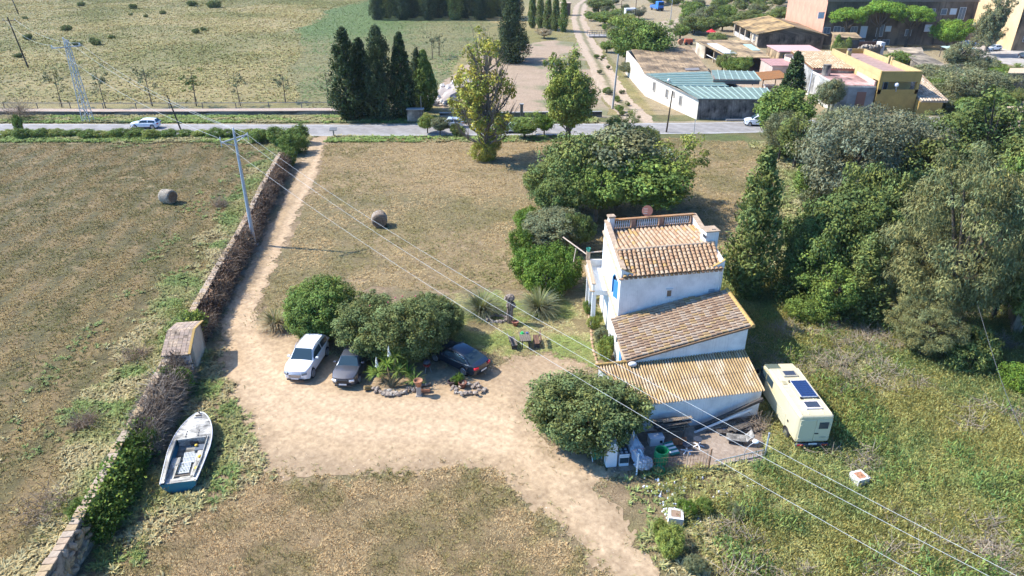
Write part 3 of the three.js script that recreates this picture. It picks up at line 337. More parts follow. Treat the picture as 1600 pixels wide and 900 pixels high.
// verges along the road and the wild meadow beyond
scatter('verge_grass', tuft, tuftM, [-95, 60, -120, -100], 60000, 309, (x, z) => inView(x, z) && (z < -111.6 || z > -103.4) && z > -116.6 && !(x > 14) && trackSD(x, z) > 0 ? (z > -103.4 && x > -20 ? 0.35 : 0.9) : 0, (x, z, r) => jit(mix3([0.17, 0.24, 0.055], [0.30, 0.265, 0.12], sstep(0.45, 0.7, fbm(x * 0.2, z * 0.5, 3))), r, 0.5), (x, z, r) => [2 + r * 1.5, 1.6 + r * 2]);
scatter('wild_grass', tuft, tuftM, [-300, -20, -370, -127], 230000, 310, (x, z) => inView(x, z, 0) && polySD(farGreen)(x, z) > 0 ? 0.35 + 0.65 * sstep(0.4, 0.6, fbm(x * 0.06, z * 0.06, 4)) : 0, (x, z, r) => jit(mix3([0.37, 0.315, 0.125], [0.22, 0.22, 0.07], sstep(0.4, 0.6, fbm(x * 0.05, z * 0.05, 4) * 0.45 + fbm(x * 0.35, z * 0.35, 4) * 0.3 + fbm(x * 0.012 + 3, z * 0.02 + 5, 3) * .25)), r, 0.5), (x, z, r) => [1.9 + r * 1.6, 1.4 + r * 2.2]);

// sparse dry tufts and crumbs thinning out over the rim of the track
scatter('track_edge_grass', stalks, tuftM, [-30, 16, -60, -21], 46000, 311, (x, z) => { const d = trackSD0(x, z); return d < 0.4 && d > -2.4 && inView(x, z) ? 0.9 * Math.pow(1 - clamp(-d / 2.4), 2.0) * sstep(.35, .65, fbm(x * .8, z * .8, 3)) : 0; }, (x, z, r) => jit(mix3([0.42, 0.32, 0.19], [0.24, 0.23, 0.09], r), r, .6), (x, z, r) => [.6 + r * .7, .4 + r * .6]);
{ const g = new THREE.IcosahedronGeometry(.05, 0); scatter('gravel', g, M([1, 1, 1], .95), [-30, 16, -62, -21], 26000, 312, (x, z) => trackSD0(x, z) < 0 && inView(x, z) ? .10 + .5 * sstep(-2.5, 0, trackSD0(x, z)) + .3 * sstep(.6, .75, fbm(x * .3, z * .3, 3)) : 0, (x, z, r) => jit([.44, .34, .24], r, .9), (x, z, r) => [.25 + r * r * 1.1, .3 + r * .6]); }

scatter('meadow_grass', tuft, tuftM, [-75, 5, -360, -122], 60000, 313, (x, z) => inView(x, z, 0) && polySD(farGreen)(x, z) < 0 ? .8 : 0, (x, z, r) => jit(mix3([.29, .265, .11], [.13, .20, .055], sstep(.35, .65, fbm(x * .08, z * .08, 3) + sstep(-200, -232, z) * sstep(-22, -48, x) * .5)), r, .4), (x, z, r) => [1.6 + r, 1 + r]);
scatter('tall_weeds', weed, leafM.weed, [10, 46, -54, -20], 9000, 314, (x, z) => meadowAt(x, z) * sstep(1, 4, trackSD(x, z)) * sstep(.56, .68, fbm(x * .45 + 3, z * .45, 3)) * .8, (x, z, r) => jit(r < .5 ? [.6, .85, .62] : [.85, 1.0, .7], r, .5), (x, z, r) => [1.2 + r * 1.1, 1.2 + r * 1.4]);
scatter('dead_stalks', twigs(655, 12, .25, .25, .5), M([1, 1, 1], .95), [10, 46, -54, -20], 5000, 315, (x, z) => meadowAt(x, z) * dryPatch(x, z) * .8, (x, z, r) => jit([.36, .29, .21], r, .6), (x, z, r) => [.8 + r * .8, .7 + r]);
{ const fl = new THREE.IcosahedronGeometry(.05, 0); scatter('daisies', fl, M([.8, .8, .86], .8), [6.5, 14, -29.6, -26], 420, 316, (x, z) => sstep(.5, .62, fbm(x * .6, z * .6, 3)), () => [1, 1, 1], (x, z, r) => [.7 + r, 5 * (.4 + r * .3)]); }
// ------------------------------------------------------------------ the farmhouse
const whiteM = M([0.80, 0.79, 0.77], 0.92, { map: rep(plasterTex, 0.35, 0.35), bumpMap: rep(gritBump, 0.6), bumpScale: 0.012 });
const terraM = [[0.56, 0.34, 0.19], [0.62, 0.40, 0.23], [0.66, 0.45, 0.28], [0.52, 0.31, 0.17], [0.64, 0.47, 0.31], [0.62, 0.38, 0.14]].map(c => M(c, 0.92, { map: rep(gritTex, 1.5), bumpMap: rep(gritBump, 2), bumpScale: 0.006 }));
const greyTileM = [[0.52, 0.34, 0.21], [0.59, 0.41, 0.26], [0.64, 0.48, 0.33], [0.48, 0.31, 0.19], [0.60, 0.40, 0.19], [0.57, 0.42, 0.29]].map(c => M(c, 0.94, { map: rep(gritTex, 1.5), bumpMap: rep(gritBump, 2), bumpScale: 0.006 }));
const channelM = M([0.30, 0.19, 0.11], 0.95, { map: rep(gritTex, 0.5) }), copingM = M([0.62, 0.45, 0.30], 0.93, { map: rep(gritTex, 0.8) }), lichenM = M([0.62, 0.40, 0.13], 0.95, { map: rep(gritTex, 1) });
const blueM = M([0.05, 0.22, 0.52], 0.6), darkM = M([0.03, 0.03, 0.035], 0.6), woodM = M([0.34, 0.26, 0.19], 0.9, { map: rep(woodTex, 1, 1) }), greyWoodM = M([0.36, 0.32, 0.28], 0.92, { map: rep(woodTex, 1, 1) }), oldWoodM = M([0.17, 0.155, 0.15], 0.92, { map: rep(woodTex, 1, 1) }), steelM = M([0.45, 0.46, 0.47], 0.45, { metalness: 0.6 }), galvM = M([0.40, 0.43, 0.46], 0.55, { metalness: 0.3 }), rustM = M([0.28, 0.16, 0.09], 0.9);
const glassM = new THREE.MeshPhysicalMaterial({ color: lin(0.03, 0.045, 0.055), roughness: 0.06, specularIntensity: 1 });
// one barrel tile: half-round shell, wide end down-slope (+z), base at its upper end, length Lt, radius Rt
function tileGeo(Lt, Rt) { const n = 6, p = [], ix = []; const ring = (z, r, y) => { for (let k = 0; k <= n; k++) { const a = Math.PI * k / n; p.push(Math.cos(a) * r, y + Math.sin(a) * r * 0.85, z); } }; ring(0, Rt * 0.8, 0); ring(Lt, Rt, 0.035); ring(Lt, Rt * 0.72, 0.02); for (let k = 0; k < n; k++) ix.push(k, k + 1, n + 1 + k, k + 1, n + 2 + k, n + 1 + k, n + 1 + k, n + 2 + k, 2 * n + 2 + k, n + 2 + k, 2 * n + 3 + k, 2 * n + 2 + k); const q = []; for (const i of ix) q.push(p[i * 3], p[i * 3 + 1], p[i * 3 + 2]); for (let i = 0; i < q.length; i += 9) for (let c = 0; c < 3; c++) { const t = q[i + 3 + c]; q[i + 3 + c] = q[i + 6 + c]; q[i + 6 + c] = t; } return geoOf(q); }
// tiles over a plane patch: corner A (upper, one side), along the eave dir E (unit), down-slope dir D (unit); cols x rows; first `solo` tiles become parts
function layTiles(parent, A, E, D, cols, rows, pitch, expo, mats, seed, solo, clip, flip) {
  const r = rng(seed), g = tileGeo(expo * 1.14, pitch * 0.41), e = V(...E).normalize(), d = V(...D).normalize(), up = V().crossVectors(d, e); if (up.y < 0) up.negate(); const X = V().crossVectors(up, d); const rest = mats.map(() => []), pw = V(0, 0, 0); let p = parent; while (p && p !== scene) { pw.add(p.position); p = p.parent; }
  let k = 0; for (let j = rows - 1; j >= 0; j--) for (let i = 0; i < cols; i++) { const pos = V(...A).addScaledVector(e, (i + 0.5) * pitch + (r() - 0.5) * 0.03).addScaledVector(d, j * expo + (r() - 0.5) * 0.03).addScaledVector(up, 0.015 + 0.012 * r()); const mi = Math.min(mats.length - 1, Math.floor(clamp(fbm(pos.x * .9 + seed, pos.z * .9 + pos.y, 3) * 1.5 - .25 + (r() - .5) * .45) * mats.length)), tilt = (r() - 0.5) * 0.07; if (clip && !clip(pos)) continue; const m = new THREE.Matrix4().makeBasis(X, up, d).multiply(new THREE.Matrix4().makeRotationY(tilt)); m.setPosition(pos.sub(pw)); if (k++ < solo) { const t = part(parent, 'roof_tile', g, mats[mi]); t.applyMatrix4(m); } else rest[mi].push(m); }
  const L = rest.flat(); if (L.length) { const cs = []; const im = new THREE.InstancedMesh(g, mats[1], L.length); let q = 0; rest.forEach((l, i) => l.forEach(m => { im.setMatrixAt(q++, m); const c = mats[i].color, b = mats[1].color; cs.push(c.r / b.r, c.g / b.g, c.b / b.b); })); im.instanceColor = new THREE.InstancedBufferAttribute(new Float32Array(cs), 3); im.name = 'roof_tile_rows'; im.userData.kind = 'stuff'; parent.add(shadows(im)); }
}
const house = thing('farmhouse', 'white farmhouse in three steps with terracotta roofs and blue shutters', 'house', [10, 0, -42]);
{
  // tower block
  const TF = [[7.37, -42.0], [14.75, -43.45], [14.55, -51.4], [7.2, -50.1]];
  const E = V(7.38, 0, -1.45).normalize(), B = V(-0.18, 0, -8.1).normalize(), eave = 6.5, ridgeY = 7.27, ridgeD = 2.4, backY = 6.55;
  const at = (u, v, y) => [TF[0][0] + E.x * u + B.x * v, y, TF[0][1] + E.z * u + B.z * v]; const W = 7.5, D = 8.1;
  const base = [at(0, 0, 0), at(W, 0, 0), at(W, D, 0), at(0, D, 0)], top = [at(0, 0, eave - .12), at(W, 0, eave - .12), at(W, D, eave - .12), at(0, D, eave - .12)];
  wpart(house, 'tower_wall', solid(base, top), whiteM);
  const gable = (u0, u1) => solid([at(u0, 0, eave - .14), at(u1, 0, eave - .14), at(u1, D, eave - .14), at(u0, D, eave - .14)].map(p => p), [at(u0, ridgeD, ridgeY - .12), at(u1, ridgeD, ridgeY - .12), at(u1, ridgeD + .02, ridgeY - .12), at(u0, ridgeD + .02, ridgeY - .12)]);
  const roof = wpart(house, 'tower_roof', join(slab([at(0.1, -0.12, eave - .03), at(W - .1, -0.12, eave - .03), at(W - .1, ridgeD, ridgeY), at(0.1, ridgeD, ridgeY)], 0.1), slab([at(0.1, ridgeD, ridgeY), at(W - .1, ridgeD, ridgeY), at(W - .1, D - .3, backY), at(0.1, D - .3, backY)], 0.1), gable(0.3, W - .3)), channelM);
  const n = 22, pitch = (W - .2) / n, R0 = at(0.1, ridgeD, ridgeY + .01), S0 = V(...at(0.1, -0.2, eave - .03)).sub(V(...R0));
  layTiles(roof, R0, E.toArray(), S0.toArray(), n, 8, pitch, S0.length() / 8, terraM, 401, 400);
  const S1 = V(...at(0.1, D - .3, backY)).sub(V(...R0)); layTiles(roof, R0, E.toArray(), S1.toArray(), n, 14, pitch, S1.length() / 14, terraM, 402, 0);
  wpart(house, 'ridge_cap', join(...Array.from({ length: 24 }, (_, k) => { const a = at(0.1 + k * (W - .2) / 24, ridgeD, ridgeY + .05), b = at(0.1 + (k + 1.06) * (W - .2) / 24, ridgeD, ridgeY + .065); return bar(a, b, 0.1, 8, 0.115); })), copingM);
  // parapets with tiled coping
  const para = (u, v0, v1, y0, y1) => { const s = 0.14; return solid([at(u - s, v0, eave - .5), at(u + s, v0, eave - .5), at(u + s, v1, eave - .5), at(u - s, v1, eave - .5)], [at(u - s, v0, y0), at(u + s, v0, y0), at(u + s, v1, y1), at(u - s, v1, y1)]); };
  const cope = (u, v0, v1, y0, y1) => join(...Array.from({ length: Math.round((v1 - v0) / .42) }, (_, k, N = Math.round((v1 - v0) / .42)) => { const a = lerp(v0, v1, k / N), b = lerp(v0, v1, (k + .97) / N), h = (k % 2) * .006; return slab([at(u - .2, a, lerp(y0, y1, k / N) + .06 + h), at(u + .2, a, lerp(y0, y1, k / N) + .06 + h), at(u + .2, b, lerp(y0, y1, (k + 1) / N) + .06 + h), at(u - .2, b, lerp(y0, y1, (k + 1) / N) + .06 + h)], .06); }));
  wpart(house, 'parapet', para(0.15, -0.03, D, 6.95, 7.35), whiteM); wpart(house, 'coping', cope(0.15, -.05, D, 6.95, 7.35), copingM);
  wpart(house, 'parapet', para(W - .15, -0.03, D, 6.95, 7.35), whiteM); wpart(house, 'coping', cope(W - .15, 2.6, D, 7.1, 7.35), copingM);
  // curled plaster horns at both ends of the front eave
  for (const s of [0, 1]) { const sh = []; for (let k = 0; k <= 8; k++) { const t = k / 8; sh.push([t * 1.25, 0.5 * Math.pow(1 - t, 1.8)]); } const u = q => s ? W - q : q; const ring = [[0, -.08], [1.25, -.08], ...sh.slice().reverse()]; const fr = ring.map(([q, y]) => at(u(q), -.06, eave + .06 + y)), bk = ring.map(([q, y]) => at(u(q), .1, eave + .06 + y)); const pos = []; const t = THREE.ShapeUtils.triangulateShape(ring.map(p => new THREE.Vector2(...p)), []); for (const f of t) { pos.push(...fr[f[0]], ...fr[f[1]], ...fr[f[2]], ...bk[f[0]], ...bk[f[2]], ...bk[f[1]]); } ring.forEach((_, i) => { const j = (i + 1) % ring.length; pos.push(...fr[i], ...bk[i], ...fr[j], ...fr[j], ...bk[i], ...bk[j]); }); wpart(house, 'plaster_horn', geoOf(pos), whiteM); wpart(house, 'horn_tile', join(...sh.slice(1).map((b, i) => beam(at(u(sh[i][0]), .02, eave + .08 + sh[i][1]), at(u(b[0]), .02, eave + .08 + b[1]), .2, .035))), lichenM); }
  // dark eave line with tile noses
  for (let k = 0; k < 23; k++) wpart(house, 'eave_tile', bx(.2, .07, .22, ...at(0.05 + k * .325, -.16, eave - .15)), terraM[k % 6]);
  // string courses on the sunny side
  for (const [y0, y1, v0, v1] of [[6.32, 6.5, -.1, D], [3.35, 3.35, -.1, D - 1.5]]) wpart(house, 'string_course', slab([at(-.14, v0, y0), at(0, v0, y0 + .05), at(0, v1, y1 + .05), at(-.14, v1, y1)], .1), copingM);
  // balustrade along the back
  const by = 6.5;
  const bal = wpart(house, 'balustrade', join(beam(at(0.3, D - .2, 6.62), at(W - .2, D - .2, 6.62), .26, .16), beam(at(0.3, D - .2, 7.42), at(W - .2, D - .2, 7.42), .3, .1)), M([0.72, 0.62, 0.52], .92, { map: rep(lichenTex, .4) }));
  const bg = new THREE.LatheGeometry([[.03, 0], [.06, .03], [.035, .1], [.065, .28], [.03, .5], [.055, .6], [.05, .64]].map(p => new THREE.Vector2(...p)), 7);
  for (let k = 0; k < 36; k++) { const u = .75 + k * (W - 1.2) / 36; if ([2.3, 4.6].some(q => Math.abs(u - q) < .22)) continue; const p = at(u, D - .2, 6.7); const g = new THREE.Mesh(bg, whiteM); g.name = 'baluster'; g.position.set(p[0] - 10, p[1], p[2] + 42); shadows(g); bal.add(g); g.position.sub(bal.position); }
  for (const u of [2.3, 4.6, W - .25]) wpart(house, 'pier', join(bx(.3, .9, .3, ...at(u, D - .2, 7.0), .19)), M([0.5, 0.3, 0.2], .9, { map: rep(gritTex, 1) }));
  wpart(house, 'corner_pillar', bx(.42, 1.25, .42, ...at(.45, D - .35, 7.1), .19), whiteM); wpart(house, 'pillar_cap', bx(.56, .14, .56, ...at(.45, D - .35, 7.8), .19), copingM);
  // chimney on the right parapet
  const ch = wpart(house, 'chimney', bx(.95, 1.5, .9, ...at(W - .35, 3.0, 7.35), .19), whiteM); wpart(house, 'chimney_cap', join(bx(1.1, .08, 1.05, ...at(W - .35, 3.0, 8.14), .19), bx(.3, .07, .3, ...at(W - .2, 2.9, 8.2), .19)), copingM);
  wpart(house, 'chimney_vent', bx(.02, .22, .5, ...at(W - .84, 2.7, 7.75), .19), darkM);
  // round rusty plate on a pole behind the parapet
  const an = at(3.4, D - .1, 0); wpart(house, 'antenna_mast', bar([an[0], 6.5, an[2]], [an[0], 8.1, an[2]], .03), steelM); const ds = new THREE.CylinderGeometry(.42, .42, .04, 20).rotateX(1.25).translate(an[0], 7.95, an[2] + .04); wpart(house, 'round_dish', ds, M([.42, .16, .10], .8));
  wpart(house, 'dish_slats', join(...[-.18, 0, .18].map(q => bx(.3, .05, .02, an[0] - .15, 7.95 + q, an[2] + .12))), M([.6, .5, .42], .8));
  // windows
  const win = wpart(house, 'window', join(bx(.34, .55, .06, ...at(3.62, -.02, 4.85), .19), bx(.5, .06, .14, ...at(3.62, -.05, 4.54), .19), bx(.5, .07, .16, ...at(3.62, -.05, 5.17), .19)), whiteM); wpart(win, 'pane', bx(.3, .46, .02, ...at(3.62, -.06, 4.85), .19), M([.16, .12, .08], .4)); 
  wpart(house, 'vent', bx(.44, .22, .05, ...at(6.8, -.02, 4.75), .19), M([.35, .36, .38], .7));
  const wv = wpart(house, 'window', join(bx(.05, 1.25, .9, ...at(-.02, 1.5, 5.0), .02)), darkM);
  for (const q of [1.0, 2.0]) { const s = wpart(house, 'shutter', bx(.06, 1.3, .5, ...at(-.1, q, 5.0), .5 * (q < 1.5 ? 1 : -1)), blueM); }
  wpart(house, 'drainpipe', bar(at(W - .18, -.06, 3.9), at(W - .18, -.06, 6.6), .05), whiteM);
  // middle block: roof falls towards the left
  const mF = [7.43, -36.65], mR = [15.15, -38.3], mRB = [14.88, -43.2], mLB = [7.37, -42.1], hl = 3.3, hr = 4.75, z3 = (p, y) => [p[0], y, p[1]];
  wpart(house, 'middle_wall', solid([mF, mR, mRB, mLB].map(p => z3(p, 0)), [z3(mF, hl - .12), z3(mR, hr - .12), z3(mRB, hr - .12), z3(mLB, hl - .12)]), whiteM);
  const mroof = wpart(house, 'middle_roof', slab([[7.2, hl - .05, -36.45], [15.35, hr + .03, -38.2], [15.08, hr + .03, -43.4], [7.2, hl - .05, -42.1]], .12), channelM);
  { const up0 = V(15.3, hr + .04, -38.25), dn = V(7.15, hl - .05, -36.55).sub(up0), e = V(-0.25, 0, -5.1).normalize(); layTiles(mroof, up0.toArray(), e.toArray(), dn.toArray(), 17, 22, .312, dn.length() / 22, greyTileM, 403, 118, p => p.z < -36.5 - (p.x - 7.4) * .213 + .15 && p.z > -42.0 - (p.x - 7.37) * .17); }
  wpart(house, 'verge_tile', join(...Array.from({ length: 12 }, (_, k) => bar([15.38 - k * .0235, hr + .1, -38.1 - k * .43], [15.38 - (k + 1) * .0235, hr + .105, -38.1 - (k + 1.05) * .43], .13, 8, .145))), lichenM);
  wpart(house, 'plaster_end', new THREE.SphereGeometry(.24, 10, 7).scale(1.2, .7, .7).translate(7.55, 3.1, -36.4), whiteM);
  wpart(house, 'doorway', bx(.06, 1.9, .8, 7.38, .95, -38.6), darkM); wpart(house, 'door', bx(.07, 2.0, .85, 7.31, 1.0, -39.4, .0), blueM); wpart(house, 'door', bx(.06, 1.9, .7, 7.0, .96, -38.0, 1.1), blueM);
  wpart(house, 'door_canopy', slab([[7.05, 2.9, -37.2], [7.45, 2.98, -37.2], [7.45, 2.98, -39.6], [7.05, 2.9, -39.6]], .08), copingM); wpart(house, 'wall_lantern', bx(.14, .34, .14, 7.28, 2.1, -41.0), darkM);
  // lean-to with corrugated sheets
  const BL = [5.2, -36.3], BRr = [15.15, -38.25], dv = [0.4, 3.35], yB = 3.0, yF = 2.15;
  const P2 = (s, t) => [BL[0] + s * (BRr[0] - BL[0]) + (1 - t) * dv[0], BL[1] + s * (BRr[1] - BL[1]) + (1 - t) * dv[1]], sl = t => .245 * (1 - t), yy = t => lerp(yF, yB, t);
  { const q = [P2(.245, .05), P2(.985, .05), P2(.985, .97), P2(.02, .97)]; wpart(house, 'lean_to_wall', solid(q.map(p => z3(p, 0)), [z3(q[0], yy(.05) - .1), z3(q[1], yy(.05) - .1), z3(q[2], yy(.97) - .1), z3(q[3], yy(.97) - .1)]), whiteM); }
  const sheetM = new THREE.MeshStandardMaterial({ vertexColors: true, roughness: 0.95, map: rep(gritTex, .5), side: THREE.DoubleSide });
  const per = .18 / 9.95; const cols = 11;
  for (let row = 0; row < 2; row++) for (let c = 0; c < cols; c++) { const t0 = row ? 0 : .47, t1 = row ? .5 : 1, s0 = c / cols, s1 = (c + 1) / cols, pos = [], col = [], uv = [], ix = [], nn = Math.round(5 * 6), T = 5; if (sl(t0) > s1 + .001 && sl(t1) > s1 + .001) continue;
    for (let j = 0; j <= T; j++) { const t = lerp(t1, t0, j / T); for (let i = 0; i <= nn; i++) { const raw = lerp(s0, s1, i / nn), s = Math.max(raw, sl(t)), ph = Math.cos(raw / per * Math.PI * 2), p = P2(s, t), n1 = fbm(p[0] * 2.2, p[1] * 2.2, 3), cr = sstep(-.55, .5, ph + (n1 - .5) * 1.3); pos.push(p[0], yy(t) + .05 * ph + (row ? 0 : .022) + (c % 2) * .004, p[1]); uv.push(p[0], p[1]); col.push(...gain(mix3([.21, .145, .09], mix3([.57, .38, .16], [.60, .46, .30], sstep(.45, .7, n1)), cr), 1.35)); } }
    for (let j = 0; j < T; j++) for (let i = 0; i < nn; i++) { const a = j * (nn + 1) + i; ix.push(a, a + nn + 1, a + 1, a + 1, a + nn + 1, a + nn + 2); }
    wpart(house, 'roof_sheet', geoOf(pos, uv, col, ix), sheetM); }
  wpart(house, 'roof_edge_tile', join(...Array.from({ length: 6 }, (_, k) => { const a = P2(k / 6 * .26, 1.015), b = P2((k + 1) / 6 * .26, 1.015); return bar([a[0], yB + .06, a[1]], [b[0], yB + .065, b[1]], .1, 8, .115); })), lichenM);
  // long beams leaning on the front wall, little strip of stair shadow
  // terrace at the back left
  const tx = 6.1; wpart(house, 'terrace', join(prism([[tx, -46.2], [7.3, -46.2], [7.22, -50.6], [tx - .1, -50.6]], 2.85, 3.25)), whiteM);
  wpart(house, 'terrace_parapet', join(bx(.18, .6, 4.4, tx + .02, 3.5, -48.4), bx(1.1, .6, .16, 6.7, 3.5, -50.6)), whiteM); wpart(house, 'coping', join(bx(.3, .07, 4.6, tx, 3.84, -48.4), bx(.34, .08, 4.6, tx - .06, 3.2, -48.4)), copingM);
  for (const z of [-46.4, -48.4, -50.4]) wpart(house, 'terrace_post', bx(.3, 2.9, .3, tx + .12, 1.42, z), whiteM);
  wpart(house, 'terrace_pillar', bx(.3, .9, .3, tx, 4.1, -50.5), copingM);
  wpart(house, 'pergola_pole', join(bar([tx, 4.2, -50.5], [tx - 1.9, 4.9, -52.6], .06), bar([tx - .9, 4.4, -51.5], [tx - 1.1, 3.4, -51.0], .035), bar([tx, 4.45, -50.5], [7.2, 4.6, -50.4], .05)), M([.5, .38, .28], .9));
}
single('flower_pot', join(new THREE.LatheGeometry([[0, 0], [.13, 0], [.18, .3], [.16, .3], [.12, .04]].map(p => new THREE.Vector2(...p)), 12)), M([.05, .28, .2], .7), 'green glazed pot on the terrace pillar behind the farmhouse', 'pot', [6.1, 4.56, -50.5]);
// ------------------------------------------------------------------ field wall and hut
const WALL_R = [[-20.3, -18], [-20.68, -23], [-21.09, -26.8], [-22.2, -34.5], [-22.95, -39.6], [-23.5, -43.2], [-24.9, -53.4], [-26.06, -62.7], [-28.2, -76], [-30.0, -88.5]];
const onWall = z => { for (let i = 1; i < WALL_R.length; i++) if (z >= WALL_R[i][1]) { const a = WALL_R[i - 1], b = WALL_R[i]; return lerp(a[0], b[0], (z - a[1]) / (b[1] - a[1])); } return WALL_R[WALL_R.length - 1][0]; };
const rubbleM = M([0.44, 0.36, 0.28], 0.96, { map: rep(grimeTex, 0.45), bumpMap: rep(gritBump, 0.8), bumpScale: 0.05 });
function wallPiece(z0, z1, h, label, seed) {
  const t = thing('stone_wall', label, 'wall', [onWall(z0), 0, z0]), r = rng(seed), N = Math.round(Math.abs(z1 - z0) / 0.4), pos = [], uv = [], ix = [], ring = 8;
  for (let i = 0; i <= N; i++) { const z = lerp(z0, z1, i / N), x = onWall(z), H = h + (fbm(z * 0.4, seed, 2) - 0.5) * 0.14, prof = [[0.05, 0], [0.03, H * 0.33], [-0.02, H * 0.66], [-0.05, H], [-0.42, H], [-0.46, H * 0.6], [-0.5, H * 0.3], [-0.52, 0]]; prof.forEach(([dx, y], k) => { pos.push(x + dx + (fbm(z * 1.7, y * 3 + k, 3) - 0.5) * 0.16, y, z + (k % 2) * 0.05); uv.push(k * 0.5, z); }); if (i < N) for (let k = 0; k < ring - 1; k++) { const a = i * ring + k; ix.push(a, a + 1, a + ring, a + 1, a + ring + 1, a + ring); } }
  wpart(t, 'wall_body', geoOf(pos, uv, null, ix), rubbleM);
  const cg = [0, 1, 2].map(k => rbx(0.46 + k * 0.04, 0.09, 0.37, 0.025)), cm = [copingM, M([0.60, 0.47, 0.34], .95, { map: rep(gritTex, 1) }), M([0.60, 0.43, 0.24], .95, { map: rep(gritTex, 1) })], n = Math.floor(Math.abs(z1 - z0) / 0.39);
  for (let k = 0; k < n; k++) { const z = lerp(z0, z1, (k + 0.5) / n), m = part(t, 'coping_stone', cg[Math.floor(r() * 3)], cm[Math.floor(r() * 3)]); m.position.set(onWall(z) - 0.25 - onWall(z0) + (r() - .5) * .05, h + 0.03 + (fbm(z * 0.4, seed, 2) - 0.5) * 0.14, z - z0); m.rotation.set((r() - .5) * .06, 0.13 + (r() - .5) * .2, (r() - .5) * .08); }
  for (let k = 0; k < 150 && z0 > -40; k++) { const z = lerp(-19, -29, Math.pow(r(), .8)), y = 0.1 + r() * 1.55, s = 0.1 + r() * 0.13, m = part(t, 'stone', cg.stone ||= (() => { const g = new THREE.IcosahedronGeometry(1, 1), p = g.attributes.position; for (let i = 0; i < p.count; i++) { const q = V().fromBufferAttribute(p, i), f = 0.8 + 0.35 * hash(Math.round(q.x * 9) + 5, Math.round(q.y * 9 + q.z * 31)); p.setXYZ(i, q.x * f, q.y * f, q.z * f); } g.computeVertexNormals(); return g; })(), cm[Math.floor(r() * 3)]); m.position.set(onWall(z) - onWall(z0) + 0.02, y, z - z0); m.scale.set(s * .6, s * .7, s * 1.2); m.rotation.set(r() * 6, r(), r()); }
  return t;
}
wallPiece(-18.5, -39.0, 1.75, 'rubble field wall with coping from the hut down past the boat', 501);
wallPiece(-43.4, -88.5, 1.8, 'rubble field wall under dead ivy between the hut and the road end of the track', 502);
{ // creeper on the track side of the wall
  const g = (() => { const lv = new Leaves(511), r = lv.r; for (let k = 0; k < 46; k++) { lv.leaf((r() - .5) * .8, (r() - .5) * .8, (r() - .5) * .8, .8 + r(), .5 + r(), r() - .5, r() - .5, -1, r() - .5, .2, .11, .6 + r() * .7, (r() - .5) * .2); } return lv.geo(); })(), tw = twigs(512, 26, .55, .5, .7);
  const lay = (name, geo, mat, n, seed, place, cols) => { const r = rng(seed), ms = [], cs = [], o = new THREE.Object3D(); for (let k = 0; k < n; k++) { const q = place(r); o.position.set(...q); o.rotation.set(r() * 6, r() * 6, r() * 6); o.scale.setScalar(.55 + r() * .7); o.updateMatrix(); ms.push(o.matrix.clone()); cs.push(...jit(cols[Math.floor(r() * cols.length)], r(), .6)); } const m = new THREE.InstancedMesh(geo, mat, n); ms.forEach((q, i) => m.setMatrixAt(i, q)); m.instanceColor = new THREE.InstancedBufferAttribute(new Float32Array(cs), 3); return stuff(name, m); };
  const dryLeafM = new THREE.MeshStandardMaterial({ roughness: .95, vertexColors: true, side: THREE.DoubleSide }), twM = M([1, 1, 1], .95);
  const lean = (z, r, b = .75) => { const y = 0.05 + r() * 1.5, out = (.05 + .75 * Math.sin(Math.PI * Math.min(1, y / 1.75 + .18)) * b) * (.4 + .6 * r()); return [onWall(z) + out, y, z]; };
  lay('dead_ivy', g, dryLeafM, 2300, 513, r => lean(-43.5 - r() * 44.5, r), [[.20, .115, .065], [.145, .085, .05], [.27, .17, .10], [.11, .07, .045]]);
  lay('dead_ivy_stems', tw, twM, 700, 514, r => lean(-43.5 - r() * 44.5, r), [[.25, .17, .11], [.34, .25, .17]]);
  lay('dead_ivy', g, dryLeafM, 420, 515, r => lean(-31.5 - r() * 8, r, 1.0), [[.16, .115, .075], [.21, .15, .10]]);
  lay('dry_brush', tw, twM, 420, 516, r => lean(-31 - r() * 8.5, r, 1.25), [[.33, .26, .19], [.42, .34, .26], [.22, .16, .11]]);
  lay('green_ivy', g, leafM.green, 900, 517, r => { const z = -25 - Math.pow(r(), .9) * 7.5; const p = lean(z, r, 1.15); p[0] -= .1; p[1] += .1 * r(); return p; }, [[.9, .9, .9], [1.3, 1.2, .9], [.6, .7, .6]]);
  lay('green_ivy', g, leafM.green, 60, 518, r => [onWall(-44.2) - .3 + r() * .8, 1.5 + r() * .6, -43.6 - r() * 1.2], [[1, 1, 1], [1.4, 1.2, .9]]);
}
const hut = thing('stone_hut', 'small plastered hut with tiled roof built against the field wall', 'hut', [-22.6, 0, -41.2]);
